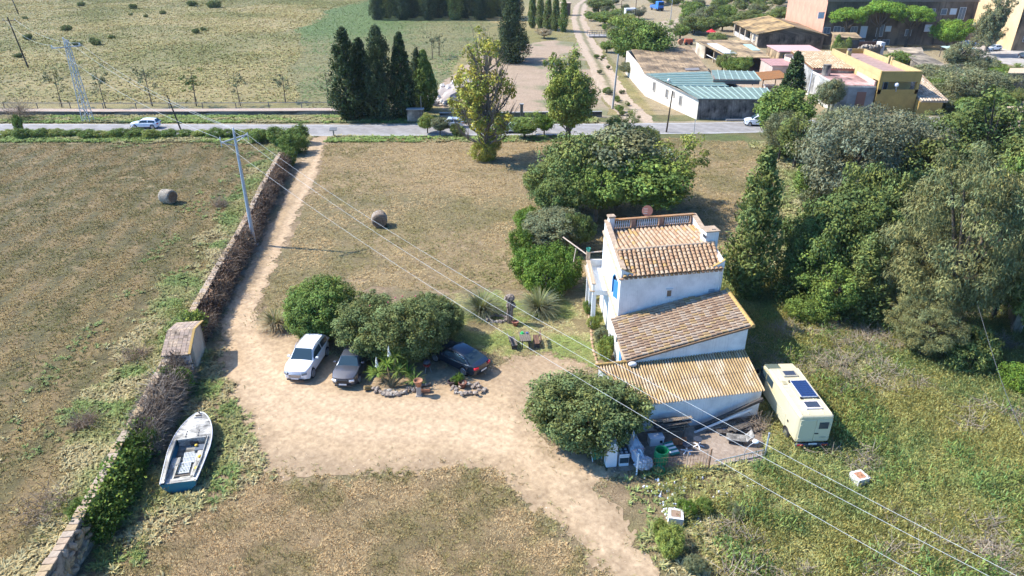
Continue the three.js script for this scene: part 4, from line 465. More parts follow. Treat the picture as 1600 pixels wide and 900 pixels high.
{
  const FRt = [-21.85, -39.6], RR = [-22.4, -43.1], FL = [-23.4, -39.35], RL = [-23.95, -42.85], z3 = (p, y) => [p[0], y, p[1]], l2 = (a, b, t) => [lerp(a[0], b[0], t), lerp(a[1], b[1], t)];
  const hutM = M([0.60, 0.53, 0.43], .95, { map: rep(plasterTex, .5), bumpMap: rep(gritBump, .8), bumpScale: .03 });
  wpart(hut, 'front_wall', solid([FL, FRt, l2(FRt, RR, .07), l2(FL, RL, .07)].map(p => z3(p, 0)), [z3(FL, 1.86), z3(FRt, 1.86), z3(l2(FRt, RR, .07), 1.95), z3(l2(FL, RL, .07), 1.95)]), M([.62, .62, .62], .95, { map: rep(plasterTex, .5) }));
  const a = l2(FRt, RR, .27), b = l2(FRt, RR, .5), ai = l2(a, l2(FL, RL, .27), .12), bi = l2(b, l2(FL, RL, .5), .12), ri = l2(RR, RL, .12);
  wpart(hut, 'side_wall', solid([a, b, bi, ai].map(p => z3(p, 0)), [z3(a, 2.3), z3(b, 2.65), z3(bi, 2.65), z3(ai, 2.3)]), hutM); wpart(hut, 'side_wall', solid([b, RR, ri, bi].map(p => z3(p, 0)), [z3(b, 2.648), z3(RR, 2.3), z3(ri, 2.3), z3(bi, 2.648)]), hutM);
  wpart(hut, 'rear_wall', solid([RR, RL, l2(RL, FL, .08), l2(RR, FRt, .08)].map(p => z3(p, 0)), [z3(RR, 2.26), z3(RL, 2.26), z3(l2(RL, FL, .08), 2.26), z3(l2(RR, FRt, .08), 2.26)]), hutM);
  wpart(hut, 'left_wall', solid([FL, l2(FL, FRt, .1), l2(RL, RR, .1), RL].map(p => z3(p, 0)), [z3(FL, 1.85), z3(l2(FL, FRt, .1), 1.85), z3(l2(RL, RR, .1), 2.2), z3(RL, 2.2)]), hutM);
  const A = [-23.55, -39.2], B = [-21.72, -39.4], C = l2(FRt, RR, .5), Dd = l2(FL, RL, .5); C[0] += .12; Dd[0] -= .12; const Er = [RR[0] + .12, RR[1] - .15], Fl = [RL[0] - .12, RL[1] - .15];
  const roofM = M([.56, .42, .31], .95, { map: rep(grimeTex, .7), bumpMap: rep(gritBump, 1.2), bumpScale: .02 });
  const plane = (p, q, s, t, y0, y1, nx, nz, sd) => { const r = rng(sd); for (let j = 0; j < nz; j++) for (let i = 0; i < nx; i++) { const f = (u, v) => { const a = l2(p, q, u), b = l2(s, t, u), c = l2(a, b, v); return [c[0], lerp(y0, y1, v) + .012 + r() * .012, c[1]]; }; const u0 = i / nx + .006, u1 = (i + 1) / nx - .006, v0 = j / nz + .004, v1 = (j + 1) / nz - .004; wpart(hut, 'roof_tile', slab([f(u0, v0), f(u1, v0), f(u1, v1), f(u0, v1)], .05), [roofM, M([.62, .45, .33], .95, { map: rep(gritTex, 1.2) }), M([.50, .37, .28], .95, { map: rep(gritTex, 1.2) })][Math.floor(r() * 3)]); } };
  wpart(hut, 'roof_deck', join(slab([z3(A, 1.88), z3(B, 1.88), z3(C, 2.7), z3(Dd, 2.7)], .06), slab([z3(Dd, 2.7), z3(C, 2.7), z3(Er, 2.28), z3(Fl, 2.28)], .06)), roofM);
  plane(A, B, Dd, C, 1.9, 2.72, 6, 9, 521); plane(Dd, C, Fl, Er, 2.72, 2.3, 6, 5, 522);
  wpart(hut, 'roof_edge', join(beam([B[0], 1.93, B[1]], [C[0], 2.75, C[1]], .16, .06), beam([C[0], 2.75, C[1]], [Er[0], 2.33, Er[1]], .16, .06)), lichenM);
}

// ------------------------------------------------------------------ the old boat
{
  const hx = -0.196, hz = -0.98, boat = thing('wooden_boat', 'old white boat with teal stern lying in the grass by the wall', 'boat', [-18.64, 0, -31.5], Math.atan2(-hz, hx)); boat.scale.y = .74;
  const L = 6.2, hullM = M([0.06, 0.27, 0.36], .7, { map: rep(gritTex, 1) }), deckM = M([0.60, 0.585, 0.55], .9, { map: rep(grimeTex, .45), bumpMap: rep(gritBump, 1), bumpScale: .006 }), deck2M = M([0.68, 0.66, 0.62], .9, { map: rep(grimeTex, .8) });
  const hw = t => 1.13 * Math.pow(Math.sin(Math.PI * clamp(0.5 - 0.36 * (1 - t) , 0, 1) ) , 1) * (t > .45 ? Math.pow(Math.max(0, 1 - Math.pow((t - .45) / .55, 2.3)), .7) : 1) * (t < .45 ? lerp(.80, 1, Math.pow(t / .45, .8)) / Math.sin(Math.PI * clamp(.5 - .36 * (1 - t))) : 1 / Math.sin(Math.PI * clamp(.5 - .36 * (1 - t))));
  const gy = t => .86 + .28 * t * t + .05 * (1 - t), X = t => (t - .5) * L, N = 28, hull = [], ix = [];
  for (let i = 0; i <= N; i++) { const t = i / N, w = hw(t); for (const [k, y] of [[-1, 1], [-.93, .6], [-.6, .15], [0, .02], [.6, .15], [.93, .6], [1, 1]]) hull.push(X(t) + (t > .9 ? (1 - y) * -.3 * (t - .9) * 10 : 0), y * gy(t), w * k); if (i < N) for (let q = 0; q < 6; q++) { const a = i * 7 + q; ix.push(a, a + 1, a + 7, a + 1, a + 8, a + 7); } }
  part(boat, 'hull', geoOf(hull, null, null, ix), new THREE.MeshStandardMaterial({ color: lin(.06, .27, .36), roughness: .7, map: rep(gritTex, 1), side: THREE.DoubleSide }));
  const wt = hw(0); { const q = [[-1, 1], [-.93, .6], [-.6, .15], [0, .02], [.6, .15], [.93, .6], [1, 1]].map(([k, y]) => [k * wt, y * gy(0)]), pos = []; for (let k = 1; k < 6; k++) pos.push(X(0), q[0][1], q[0][0], X(0), q[k][1], q[k][0], X(0), q[k + 1][1], q[k + 1][0]); part(boat, 'transom', geoOf(pos), new THREE.MeshStandardMaterial({ color: lin(.04, .30, .40), roughness: .6, map: rep(gritTex, 1), side: THREE.DoubleSide })); }
  const strip = (t0, t1, f0, f1, dy, n = 18) => { const pos = [], id = [], uv = []; for (let i = 0; i <= n; i++) { const t = lerp(t0, t1, i / n), w = hw(t); for (let k = 0; k <= 6; k++) { const f = lerp(f0(t, w), f1(t, w), k / 6); pos.push(X(t), gy(t) + dy + .05 * (1 - Math.pow(f / Math.max(w, .01), 2)), f); uv.push(X(t), f); } if (i < n) for (let k = 0; k < 6; k++) { const a = i * 7 + k; id.push(a, a + 1, a + 7, a + 1, a + 8, a + 7); } } const g = geoOf(pos, uv, null, id); return g; };
  const dbl = c => new THREE.MeshStandardMaterial({ color: lin(...c), roughness: .85, map: rep(grimeTex, .5), side: THREE.DoubleSide });
  part(boat, 'foredeck', strip(.60, .992, (t, w) => -w, (t, w) => w, .02), dbl([.64, .62, .585]));
  for (const s of [-1, 1]) part(boat, 'side_deck', strip(.02, .60, (t, w) => s * w, (t, w) => s * Math.max(.1, w - .2), .02), dbl([.66, .64, .60]));
  for (const s of [-1, 1]) { const pts = []; for (let i = 0; i <= 20; i++) { const t = .01 + .975 * i / 20; pts.push([X(t), gy(t) + .02, s * (hw(t) + .01)]); } part(boat, 'rub_rail', tube(pts, .035, 6, 50), M([.55, .55, .55], .7)); const p2 = pts.map(p => [p[0], p[1] - .09, p[2] * 1.005]); part(boat, 'navy_stripe', tube(p2, .03, 5, 50), M([.03, .05, .12], .6)); }
  for (const s of [-1, 1]) part(boat, 'coaming', join(beam([X(.05), .97, s * (hw(.05) - .2)], [X(.3), .97, s * (hw(.3) - .2)], .04, .22), beam([X(.3), .97, s * (hw(.3) - .2)], [X(.6), 1.02, s * (hw(.6) - .2)], .04, .22)), deck2M);
  part(boat, 'cabin_front', bx(.06, .65, 1.55, X(.6), .72, 0), deck2M); part(boat, 'hatch_hole', bx(.05, .3, .42, X(.59) - .03, .6, .1), darkM);
  part(boat, 'cockpit_floor', bx(3.6, .05, 1.6, X(.31), .32, 0), deckM);
  part(boat, 'side_bench', bx(1.9, .32, .42, X(.24), .5, -.62), deck2M); part(boat, 'side_bench', bx(2.3, .34, .34, X(.3), .5, .62), deck2M);
  for (const [x, z, a] of [[-.6, .05, .08], [-1.45, -.12, .04]]) { const gr = part(boat, 'floor_grating', bx(.95, .03, .72, x, .43, z, a), M([.30, .32, .33], .8)); for (let k = 0; k < 9; k++) part(gr, 'slat', bx(.95, .04, .03, x, .455, z - .32 + k * .08, a), M([.62, .63, .62], .8)); for (let k = 0; k < 3; k++) part(gr, 'batten', bx(.04, .045, .74, x - .44 + k * .44, .465, z, a), M([.62, .63, .62], .8)); }
  part(boat, 'stern_seat', bx(.35, .07, 1.5, X(.06), .72, 0), deck2M); part(boat, 'thwart', bx(.1, .08, 1.4, X(.14), .6, 0), greyWoodM);
  part(boat, 'engine_box', bx(.5, .4, .5, X(.5), .52, .5), M([.10, .12, .15], .7)); part(boat, 'yellow_float', join(new THREE.SphereGeometry(.13, 10, 7).translate(X(.2), .74, .7), new THREE.SphereGeometry(.11, 10, 7).translate(X(.36), .74, .66), new THREE.SphereGeometry(.1, 8, 6).translate(X(.52), .8, .3)), M([.72, .48, .06], .7));
  part(boat, 'bow_post', join(cyl(.05, .05, .3, X(.965), 1.1, 0, 8), bx(.1, .1, .34, X(.93), 1.2, 0)), greyWoodM); part(boat, 'bow_hatch', join(bx(.12, .05, .42, X(.9), 1.16, 0)), M([.12, .13, .15], .7));
  part(boat, 'deck_slots', join(...[0, 1, 2].flatMap(k => [-.38, .3].map(z => bx(.12, .02, .05, X(.63) + k * .22, 1.09 + .0, z))), beam([X(.73), 1.09, .12], [X(.87), 1.115, -.02], .03, .02)), M([.08, .08, .09], .8));
}

// ------------------------------------------------------------------ cars
const rubberM = M([0.025, 0.025, 0.027], .85), rimM = M([0.55, 0.56, 0.58], .3, { metalness: .8 }), lampRedM = M([0.55, 0.02, 0.03], .2), lampClearM = M([0.75, 0.78, 0.8], .12, { metalness: .3 }), blackM = M([0.02, 0.02, 0.022], .5), plateM = M([0.78, 0.78, 0.76], .5), chromeM = M([.7, .7, .72], .15, { metalness: 1 });
const carGlassM = new THREE.MeshPhysicalMaterial({ color: lin(0.035, 0.06, 0.075), roughness: 0.05, specularIntensity: 1 });
function makeCar(name, label, cat, pos, heading, o, group) {
  const t = thing(name, label, cat, [pos[0], 0, pos[1]], Math.atan2(-heading[1], heading[0]), group);
  const { L = 4.7, W = 1.85, H = 1.5, hood = .98, deck = 1.0, belt = .95, cowl = .95, wsTop = .3, rsTop = -1.35, rear = -2.0, wb = 2.75, wr = .34, paint, ride = .2, noseDrop = .16 } = o, hl = L / 2;
  const paintM = new THREE.MeshPhysicalMaterial({ color: lin(...paint), roughness: .38, clearcoat: 1, clearcoatRoughness: .06, metalness: o.metal || 0 });
  const xf = wb / 2 + .05, xr = -wb / 2 + .05, yTop = x => x > cowl ? hood - noseDrop * Math.pow((x - cowl) / (hl - cowl), 2) : x < rear ? deck - .06 * (rear - x) / (hl + rear) : belt + (x > 0 ? (hood - belt) * sstep(wsTop, cowl, x) : (deck - belt) * sstep(rsTop, rear, x));
  const topP = []; for (let k = 0; k <= 30; k++) { const x = lerp(hl - .04, -hl + .04, k / 30); topP.push([x, yTop(x)]); }
  const low = [[-hl + .02, .62], [-hl + .06, .34], [-hl + .3, ride]]; const arch = (cx) => { const l = []; for (let k = 0; k <= 10; k++) { const a = Math.PI * (1 - k / 10); l.push([cx + Math.cos(a) * (wr + .06), Math.max(ride, wr + Math.sin(a) * (wr + .06))]); } return l; };
  const outline = [...topP, ...low, ...arch(xr), ...arch(xf), [hl - .3, ride], [hl - .05, .34], [hl, .55]];
  const sh = new THREE.Shape(outline.map(p => new THREE.Vector2(...p))); const g = new THREE.ExtrudeGeometry(sh, { depth: W - .16, bevelEnabled: true, bevelThickness: .08, bevelSize: .06, bevelOffset: -.06, bevelSegments: 3, steps: 8, curveSegments: 4 }); g.translate(0, 0, -(W - .16) / 2);
  { const p = g.attributes.position; for (let i = 0; i < p.count; i++) { let x = p.getX(i), y = p.getY(i), z = p.getZ(i); const e = clamp((Math.abs(x) - hl * .62) / (hl * .38)); z *= 1 - .2 * e * e; x -= Math.sign(x) * .26 * e * Math.pow(Math.abs(z) / (W / 2), 2); if (y > .75) { y += .045 * (1 - Math.pow(z / (W / 2), 2)); } z *= 1 - .05 * sstep(.6, 1.0, y); p.setXYZ(i, x, y, z); } g.computeVertexNormals(); }
  part(t, 'body', g, paintM);
  // cabin
  const hb = W / 2 - .09, hr = W / 2 - .27, prof = x => { const y = yTop(x) - .05; if (x >= wsTop) return lerp(H - .02, y, Math.pow((x - wsTop) / (cowl - wsTop), 1.1)); if (x <= rsTop) return lerp(H - .08, y, Math.pow((rsTop - x) / (rsTop - rear), 1.25)); const m = (x - rsTop) / (wsTop - rsTop); return lerp(H - .08, H - .02, m) + .05 * Math.sin(Math.PI * Math.min(1, m)); };
  const cab = (off) => { const pos = [], ix = [], S = 26; for (let i = 0; i <= S; i++) { const x = lerp(cowl, rear, i / S), yt = prof(x) + off, yb = yTop(x) - .06, f = clamp((yt - yb) / (H - belt)), r2 = lerp(hb, hr, f) + off; const ring = [[-hb - off, yb], [-lerp(hb, r2, .5) - off * .5, lerp(yb, yt, .5)], [-r2, yt - .07 * f], [-r2 + .1, yt - .01], [0, yt + .02], [r2 - .1, yt - .01], [r2, yt - .07 * f], [lerp(hb, r2, .5) + off * .5, lerp(yb, yt, .5)], [hb + off, yb]]; for (const [z, y] of ring) pos.push(x, y, z); if (i < S) for (let k = 0; k < 8; k++) { const a = i * 9 + k; ix.push(a, a + 9, a + 1, a + 1, a + 9, a + 10); } } return geoOf(pos, null, null, ix); };
  part(t, 'cabin', cab(0), paintM);
  const surf = (x, v, s, off) => { const yt = prof(x), yb = yTop(x) - .02, f = clamp((yt - yb) / (H - belt)), r2 = lerp(hb, hr, f); return [x, lerp(yb, yt - .07 * f, v), s * (lerp(hb, r2, v) + off)]; };
  const quadStrip = (fn, n) => { const pos = [], ix = []; for (let i = 0; i <= n; i++) { const [a, b] = fn(i / n); pos.push(...a, ...b); if (i < n) { const q = i * 2; ix.push(q, q + 2, q + 1, q + 1, q + 2, q + 3); } } return geoOf(pos, null, null, ix); };
  const gm = new THREE.MeshPhysicalMaterial().copy(carGlassM); gm.side = THREE.DoubleSide;
  const xm = lerp(wsTop, rsTop, .48);
  for (const s of [-1, 1]) for (const [a, b] of [[cowl - .28, xm + .05], [xm - .05, lerp(rsTop, rear, o.wagon ? .1 : .45)]]) part(t, 'side_window', quadStrip(u => { const x = lerp(a, b, u); return [surf(x, .12, s, .012), surf(x, .84, s, .012)]; }, 8), gm);
  const screen = (x0, x1, inset) => quadStrip(u => { const x = lerp(x0, x1, u), yt = prof(x) + .035, f = clamp((prof(x) - yTop(x)) / (H - belt)), r2 = lerp(hb, hr, f) - inset; return [[x, yt - .035 * .6, -r2], [x, yt - .035 * .6, r2]]; }, 6);
  const ws = quadStrip(u => { const x = lerp(wsTop - .02, cowl - .05, u), f = clamp((prof(x) - yTop(x)) / (H - belt)), r = lerp(hb, hr, f) - .1; return [[x + .02, prof(x) + .025, -r], [x + .02, prof(x) + .025, r]]; }, 8); part(t, 'windscreen', ws, gm);
  const rw = quadStrip(u => { const x = lerp(rsTop + .02, rear + .08, u), f = clamp((prof(x) - yTop(x)) / (H - belt)), r = lerp(hb, hr, f) - .1; return [[x - .02, prof(x) + .025, -r], [x - .02, prof(x) + .025, r]]; }, 8); part(t, 'rear_window', rw, gm);
  for (const x of [xf, xr]) for (const s of [-1, 1]) { const wz = s * (W / 2 - .12); const w = part(t, 'wheel', new THREE.CylinderGeometry(wr, wr, .22, 22).rotateX(Math.PI / 2).translate(x, wr, wz), rubberM); part(w, 'rim', join(new THREE.CylinderGeometry(wr * .68, wr * .68, .02, 18).rotateX(Math.PI / 2).translate(x, wr, wz + s * .105)), blackM); part(w, 'spokes', join(...[0, 1, 2, 3, 4].map(k => bx(.06, wr * 1.3, .02, 0, 0, 0, 0, 0, k * Math.PI / 5 * 2).translate(x, wr, wz + s * .12)), new THREE.TorusGeometry(wr * .67, .025, 5, 20).translate(x, wr, wz + s * .115)), rimM); }
  for (const s of [-1, 1]) { part(t, 'headlight', rbx(.3, .17, .36, .05, hl - .2, hood - .16 - noseDrop, s * (W / 2 - .36), s * -.5), o.lamp || lampClearM); part(t, 'tail_light', rbx(.2, .16, .36, .05, -hl + .13, deck - .18, s * (W / 2 - .33), s * .25), lampRedM); const m = part(t, 'mirror', rbx(.14, .14, .22, .05, cowl - .4, belt + .1, s * (W / 2 + .06)), o.mirror || paintM); }
  part(t, 'grille', rbx(.08, .24, W * .42, .02, hl + .01, .66, 0), o.grille || blackM); part(t, 'bumper_intake', rbx(.08, .13, W * .62, .03, hl + .0, .36, 0), blackM); part(t, 'number_plate', bx(.02, .11, .52, hl + .035, .46, 0), plateM); part(t, 'number_plate', bx(.02, .11, .52, -hl - .01, .55, 0), plateM);
  if (o.rails) for (const s of [-1, 1]) part(t, 'roof_rail', tube([[wsTop - .1, H - .03, s * (hr - .02)], [0, H + .06, s * (hr - .01)], [rsTop + .1, H - .05, s * (hr - .02)]], .025, 6, 20), chromeM);
  if (o.badge) part(t, 'badge', new THREE.TorusGeometry(.085, .016, 6, 18).rotateY(Math.PI / 2).translate(hl + .03, .64, 0), chromeM);
  if (o.trim) for (const s of [-1, 1]) part(t, 'window_trim', quadStrip(u => { const x = lerp(cowl - .25, rear + .1, u); return [surf(x, .9, s, .016), surf(x, .96, s, .016)]; }, 12), chromeM);
  part(t, 'underbody', bx(L * .82, .12, W * .8, 0, ride + .08, 0), blackM);
  return t;
}
const dirTo = (a, b) => { const d = Math.hypot(b[0] - a[0], b[1] - a[1]); return [(b[0] - a[0]) / d, (b[1] - a[1]) / d]; };
makeCar('parked_car', 'white estate crossover parked beside the dark green bush', 'car', [-14.35, -41.0], [-.11, .99], { L: 4.66, W: 1.9, H: 1.64, hood: 1.08, deck: 1.05, belt: 1.02, cowl: 1.05, wsTop: .38, rsTop: -1.75, rear: -2.2, wr: .36, lamp: M([.16, .18, .2], .15), paint: [.82, .83, .85], rails: true, badge: true, wagon: true, grille: M([.35, .36, .38], .3, { metalness: .7 }) });
makeCar('parked_car', 'dark grey saloon half covered by the flowering oleander', 'car', [-11.1, -40.3], [-.06, 1], { L: 4.6, W: 1.8, H: 1.43, wr: .32, paint: [.075, .08, .10], metal: .4, trim: false });
makeCar('parked_car', 'dark blue saloon with red tail lights under the oleander edge', 'car', [-3.77, -41.2], [-.768, -.643], { L: 4.8, W: 1.86, H: 1.45, wr: .35, wsTop: .35, rsTop: -1.1, rear: -1.95, paint: [.012, .022, .038], metal: .3, trim: true });
makeCar('road_car', 'white hatchback driving on the road at the far left', 'car', [-57.6, -108.6], [-1, .02], { L: 4.4, W: 1.8, H: 1.5, rsTop: -1.7, rear: -2.1, paint: [.8, .8, .82], wagon: true });
makeCar('road_car', 'silver hatchback on the road beside the tall half-bare tree', 'car', [-9.8, -109.2], [-1, -.02], { L: 4.4, W: 1.8, H: 1.52, rsTop: -1.7, rear: -2.1, paint: [.62, .66, .72], metal: .2, wagon: true });
makeCar('road_car', 'white car hidden by roadside shrubs behind the half-bare tree', 'car', [0.2, -106.0], [1, -.02], { L: 4.3, W: 1.78, H: 1.48, rsTop: -1.7, rear: -2.1, paint: [.75, .75, .76], wagon: true });
makeCar('road_car', 'white people carrier on the road in front of the grey shed', 'car', [39.3, -110.2], [-.98, -.16], { L: 4.5, W: 1.85, H: 1.75, hood: 1.1, belt: 1.08, deck: 1.08, wsTop: .4, cowl: 1.2, rsTop: -1.9, rear: -2.2, wr: .33, paint: [.82, .83, .85], wagon: true });

// ------------------------------------------------------------------ cream camper van
{
  const hx = -.05, hz = -1, van = thing('camper_van', 'long cream camper van with solar panel parked beside the farmhouse', 'camper van', [17.35, 0, -35.15], Math.atan2(-hz, hx));
  const creamM = new THREE.MeshPhysicalMaterial({ color: lin(.72, .62, .40), roughness: .5, clearcoat: .3, map: rep(plasterTex, .25) }), cream2M = M([.50, .46, .31], .6), oliveM = M([.12, .14, .10], .5), W = 2.02, L = 6.5;
  part(van, 'body', join(rbx(5.0, 1.95, W, .16, -.75, 1.56, 0)), creamM);
  // raised roof ribs
  part(van, 'roof_rib', join(...[-.7, -.35, .35, .7].map(z => rbx(4.7, .03, .05, .012, -.75, 2.545, z * 1.25))), creamM);
  const cab = new THREE.Shape([[1.7, .62], [3.2, .62], [3.25, 1.15], [2.95, 1.35], [2.45, 2.25], [1.7, 2.4]].map(p => new THREE.Vector2(...p))); const cg = new THREE.ExtrudeGeometry(cab, { depth: W - .3, bevelEnabled: true, bevelThickness: .1, bevelSize: .08, bevelOffset: -.08, bevelSegments: 3 }).translate(0, 0, -(W - .3) / 2); part(van, 'cab', cg, creamM);
  part(van, 'cab_roof_panel', rbx(.75, .05, .85, .02, 2.08, 2.37, -.5, 0, 0, -.12), oliveM); part(van, 'cab_roof_panel', rbx(.75, .05, .95, .02, 2.08, 2.365, .45, 0, 0, -.12), creamM);
  part(van, 'windscreen', bx(.98, .03, 1.6, 2.74, 1.82, 0, 0, 0, -1.07), carGlassM); for (const s of [-1, 1]) { part(van, 'cab_window', bx(.75, .55, .03, 2.2, 1.78, s * (W / 2 - .035)), carGlassM); part(van, 'cab_door', bx(.95, 1.5, .02, 2.2, 1.35, s * (W / 2 - .045)), oliveM); part(van, 'mirror', rbx(.12, .3, .2, .04, 2.75, 1.6, s * (W / 2 + .12)), blackM); }
  part(van, 'side_window', rbx(.95, .5, .04, .04, 1.1, 1.95, -W / 2 - .005), carGlassM); part(van, 'side_window', rbx(.95, .5, .04, .04, 1.1, 1.95, W / 2 + .005), carGlassM);
  // grey-olive lower side panel and seam lines
  { const sh = new THREE.Shape([[1.7, .62], [1.7, 1.55], [.9, 1.5], [-1.6, 1.45], [-1.75, .62]].map(p => new THREE.Vector2(...p))); part(van, 'side_panel', new THREE.ExtrudeGeometry(sh, { depth: .02, bevelEnabled: false }).translate(0, 0, -W / 2 - .015), cream2M); }
  part(van, 'seam', join(bx(5.0, .025, .02, -.75, .86, -W / 2 - .012), bx(5.0, .025, .02, -.75, 2.32, -W / 2 + .0)), M([.4, .35, .22], .7)); part(van, 'fuel_flap', bx(.16, .14, .02, -2.0, 1.25, -W / 2 - .01), blackM);
  for (const [n, z0, z1] of [['rear_door', -.93, -.02], ['rear_door', .02, .93]]) { const d = part(van, n, rbx(.05, 1.5, z1 - z0, .02, -3.255, 1.5, (z0 + z1) / 2), M([.62, .555, .36], .55)); part(d, 'hinge', join(...[.95, 1.9].map(y => bx(.06, .05, .12, -3.28, y, z0 < -.5 ? -.86 : .86))), M([.6, .53, .35], .5)); if (z0 > 0) { part(d, 'rear_window', rbx(.03, .46, .56, .06, -3.285, 1.85, .47), carGlassM); part(d, 'handle', bx(.05, .05, .22, -3.3, 1.3, .12), blackM); part(d, 'louvre', join(bx(.03, .02, .35, -3.29, 1.05, .55), bx(.03, .02, .35, -3.29, .98, .55)), M([.4, .36, .24], .6)); } }
  part(van, 'rear_bumper', rbx(.16, .2, W * .98, .05, -3.3, .5, 0), M([.06, .07, .09], .6)); for (const s of [-1, 1]) part(van, 'tail_light', rbx(.06, .12, .36, .03, -3.37, .52, s * .72), lampRedM); part(van, 'number_plate', bx(.02, .1, .5, -3.385, .62, 0), plateM);
  for (const [x, s] of [[-2.05, -1], [-2.05, 1], [2.4, -1], [2.4, 1]]) { const w = part(van, 'wheel', new THREE.CylinderGeometry(.37, .37, .24, 22).rotateX(Math.PI / 2).translate(x, .37, s * (W / 2 - .1)), rubberM); part(w, 'rim', new THREE.CylinderGeometry(.22, .22, .02, 16).rotateX(Math.PI / 2).translate(x, .37, s * (W / 2 + .025)), rimM); part(van, 'wheel_arch', new THREE.TorusGeometry(.43, .04, 6, 16, Math.PI).translate(x, .37, s * (W / 2 - .005)), blackM); }
  part(van, 'underbody', bx(6.0, .3, 1.7, 0, .5, 0), blackM);
  const hatch = (x, w, d, c) => { const h = part(van, 'roof_hatch', rbx(w, .12, d, .03, x, 2.58, .05), c); part(h, 'hatch_glass', rbx(w - .18, .03, d - .2, .015, x, 2.645, .05), M([.05, .06, .08], .15)); };
  hatch(.95, .62, .9, M([.42, .37, .27], .6)); hatch(-2.3, .72, 1.0, M([.72, .62, .56], .6));
  const sp = part(van, 'solar_panel', bx(1.65, .04, .98, -.75, 2.65, .22), M([.02, .03, .07], .15)); for (let i = 0; i < 9; i++) for (let j = 0; j < 4; j++) part(sp, 'solar_cell', bx(.165, .012, .225, -.75 - .74 + i * .185, 2.676, .22 - .365 + j * .243), M([.025, .05, .13], .2)); part(sp, 'panel_frame', join(bx(1.68, .05, .025, -.75, 2.655, -.28), bx(1.68, .05, .025, -.75, 2.655, .72), bx(.025, .05, 1, .08, 2.655, .22), bx(.025, .05, 1, -1.58, 2.655, .22)), M([.6, .6, .62], .4));
  part(van, 'panel_bracket', join(...[[.1, -.3], [.1, .7], [-1.6, -.3], [-1.6, .7]].map(([x, z]) => bx(.12, .12, .08, x, 2.6, z))), blackM); part(van, 'roof_vent', bx(.34, .03, .26, .05, 2.56, -.62), M([.38, .33, .2], .7));
}
// ------------------------------------------------------------------ pole line and wires
const DIRW = V(43.6, 0, 50.6).normalize(), ARM = V(DIRW.z, 0, -DIRW.x);
const insG = new THREE.LatheGeometry([[.02, 0], [.06, .03], [.04, .07], [.07, .1], [.04, .14], [.065, .18], [.02, .24]].map(p => new THREE.Vector2(...p)), 10);
const poleTopAt = [-25.5, 11.3, -62.2];
{
  const t = thing('utility_pole', 'tall grey steel power pole standing beside the ivy wall and track', 'power pole', [-25.2, 0, -62.2]);
  part(t, 'shaft', cyl(.2, .1, 11.4, 0, 0, 0, 10), M([.42, .47, .52], .5, { metalness: .3 })); part(t, 'base_plate', bx(.6, .12, .6, 0, .06, 0), M([.4, .38, .35], .9));
  const arm = part(t, 'cross_arm', join(beam([ARM.x * -1.3, 10.4, ARM.z * -1.3], [ARM.x * 1.2, 10.75, ARM.z * 1.2], .09, .1), beam([ARM.x * -1.3, 10.4, ARM.z * -1.3], [0, 9.9, 0], .06, .06), bar([ARM.x * -1.3, 10.0, ARM.z * -1.3], [ARM.x * -1.3, 10.7, ARM.z * -1.3], .035), bar([ARM.x * 1.2, 10.75, ARM.z * 1.2], [ARM.x * 1.2, 10.2, ARM.z * 1.2], .035), beam([ARM.x * 1.2, 10.75, ARM.z * 1.2], [0, 10.2, 0], .06, .06)), galvM);
  for (const s of [-1.3, 0, 1.2]) { const i = part(t, 'insulator', insG, M([.6, .62, .62], .3)); i.position.set(ARM.x * s, s ? 10.7 : 11.35, ARM.z * s); }
}
const latTop = [-69.1, 12.6, -112.8];
{
  const t = thing('lattice_pylon', 'grey lattice steel pylon on the verge left of the road car', 'pylon', [-69.1, 0, -112.8]), hw = y => lerp(.62, .22, y / 12.7);
  for (const [a, b] of [[-1, -1], [1, -1], [1, 1], [-1, 1]]) part(t, 'leg', beam([a * hw(0), 0, b * hw(0)], [a * hw(12.7), 12.7, b * hw(12.7)], .1, .1), galvM);
  for (let k = 0; k < 15; k++) { const y0 = k * .84, y1 = y0 + .84, d = []; for (const [a, b, c, e] of [[-1, -1, 1, -1], [1, -1, 1, 1], [1, 1, -1, 1], [-1, 1, -1, -1]]) { const f = k % 2; d.push(bar([(f ? c : a) * hw(y0), y0, (f ? e : b) * hw(y0)], [(f ? a : c) * hw(y1), y1, (f ? b : e) * hw(y1)], .035, 4)); } part(t, 'brace', join(d), galvM); }
  part(t, 'cross_arm', beam([ARM.x * -2.2, 11.6, ARM.z * -2.2], [ARM.x * 1.8, 11.6, ARM.z * 1.8], .14, .14), galvM);
  for (const s of [-2.1, -.3, 1.7]) { const i = part(t, 'insulator', insG, M([.6, .62, .62], .3)); i.position.set(ARM.x * s, s === -.3 ? 12.65 : 11.65, ARM.z * s); i.scale.setScalar(1.8); }
}
function oldPole(name, label, pos, h, top, mat, r = .14, arm) { const t = thing(name, label, 'pole', [pos[0], 0, pos[1]]); part(t, 'shaft', bar([0, 0, 0], [top[0], h, top[1]], r, 8, r * .65), mat); if (arm) { part(t, 'cross_arm', beam([top[0] - arm, h - .8, top[1]], [top[0] + arm, h - .8, top[1] - .4], .12, .12), mat); for (const s of [-1, 1]) { const i = part(t, 'insulator', insG, M([.5, .5, .5], .4)); i.position.set(top[0] + s * arm * .9, h - .72, top[1] - .2); i.scale.setScalar(1.6); } } return t; }
const darkWood = M([.12, .095, .075], .9, { map: rep(woodTex, 1, 3) }), concM = M([.50, .48, .45], .9, { map: rep(gritTex, .6) });
oldPole('wooden_pole', 'dark wooden power pole alone in the wild meadow top left', [-110.4, -163.4], 11, [-1.2, 0], darkWood, .18, 1.4);
oldPole('wooden_pole', 'short dark pole on the road verge right of the road car', [-51.5, -107.0], 5.4, [-1.0, 0], darkWood, .13);
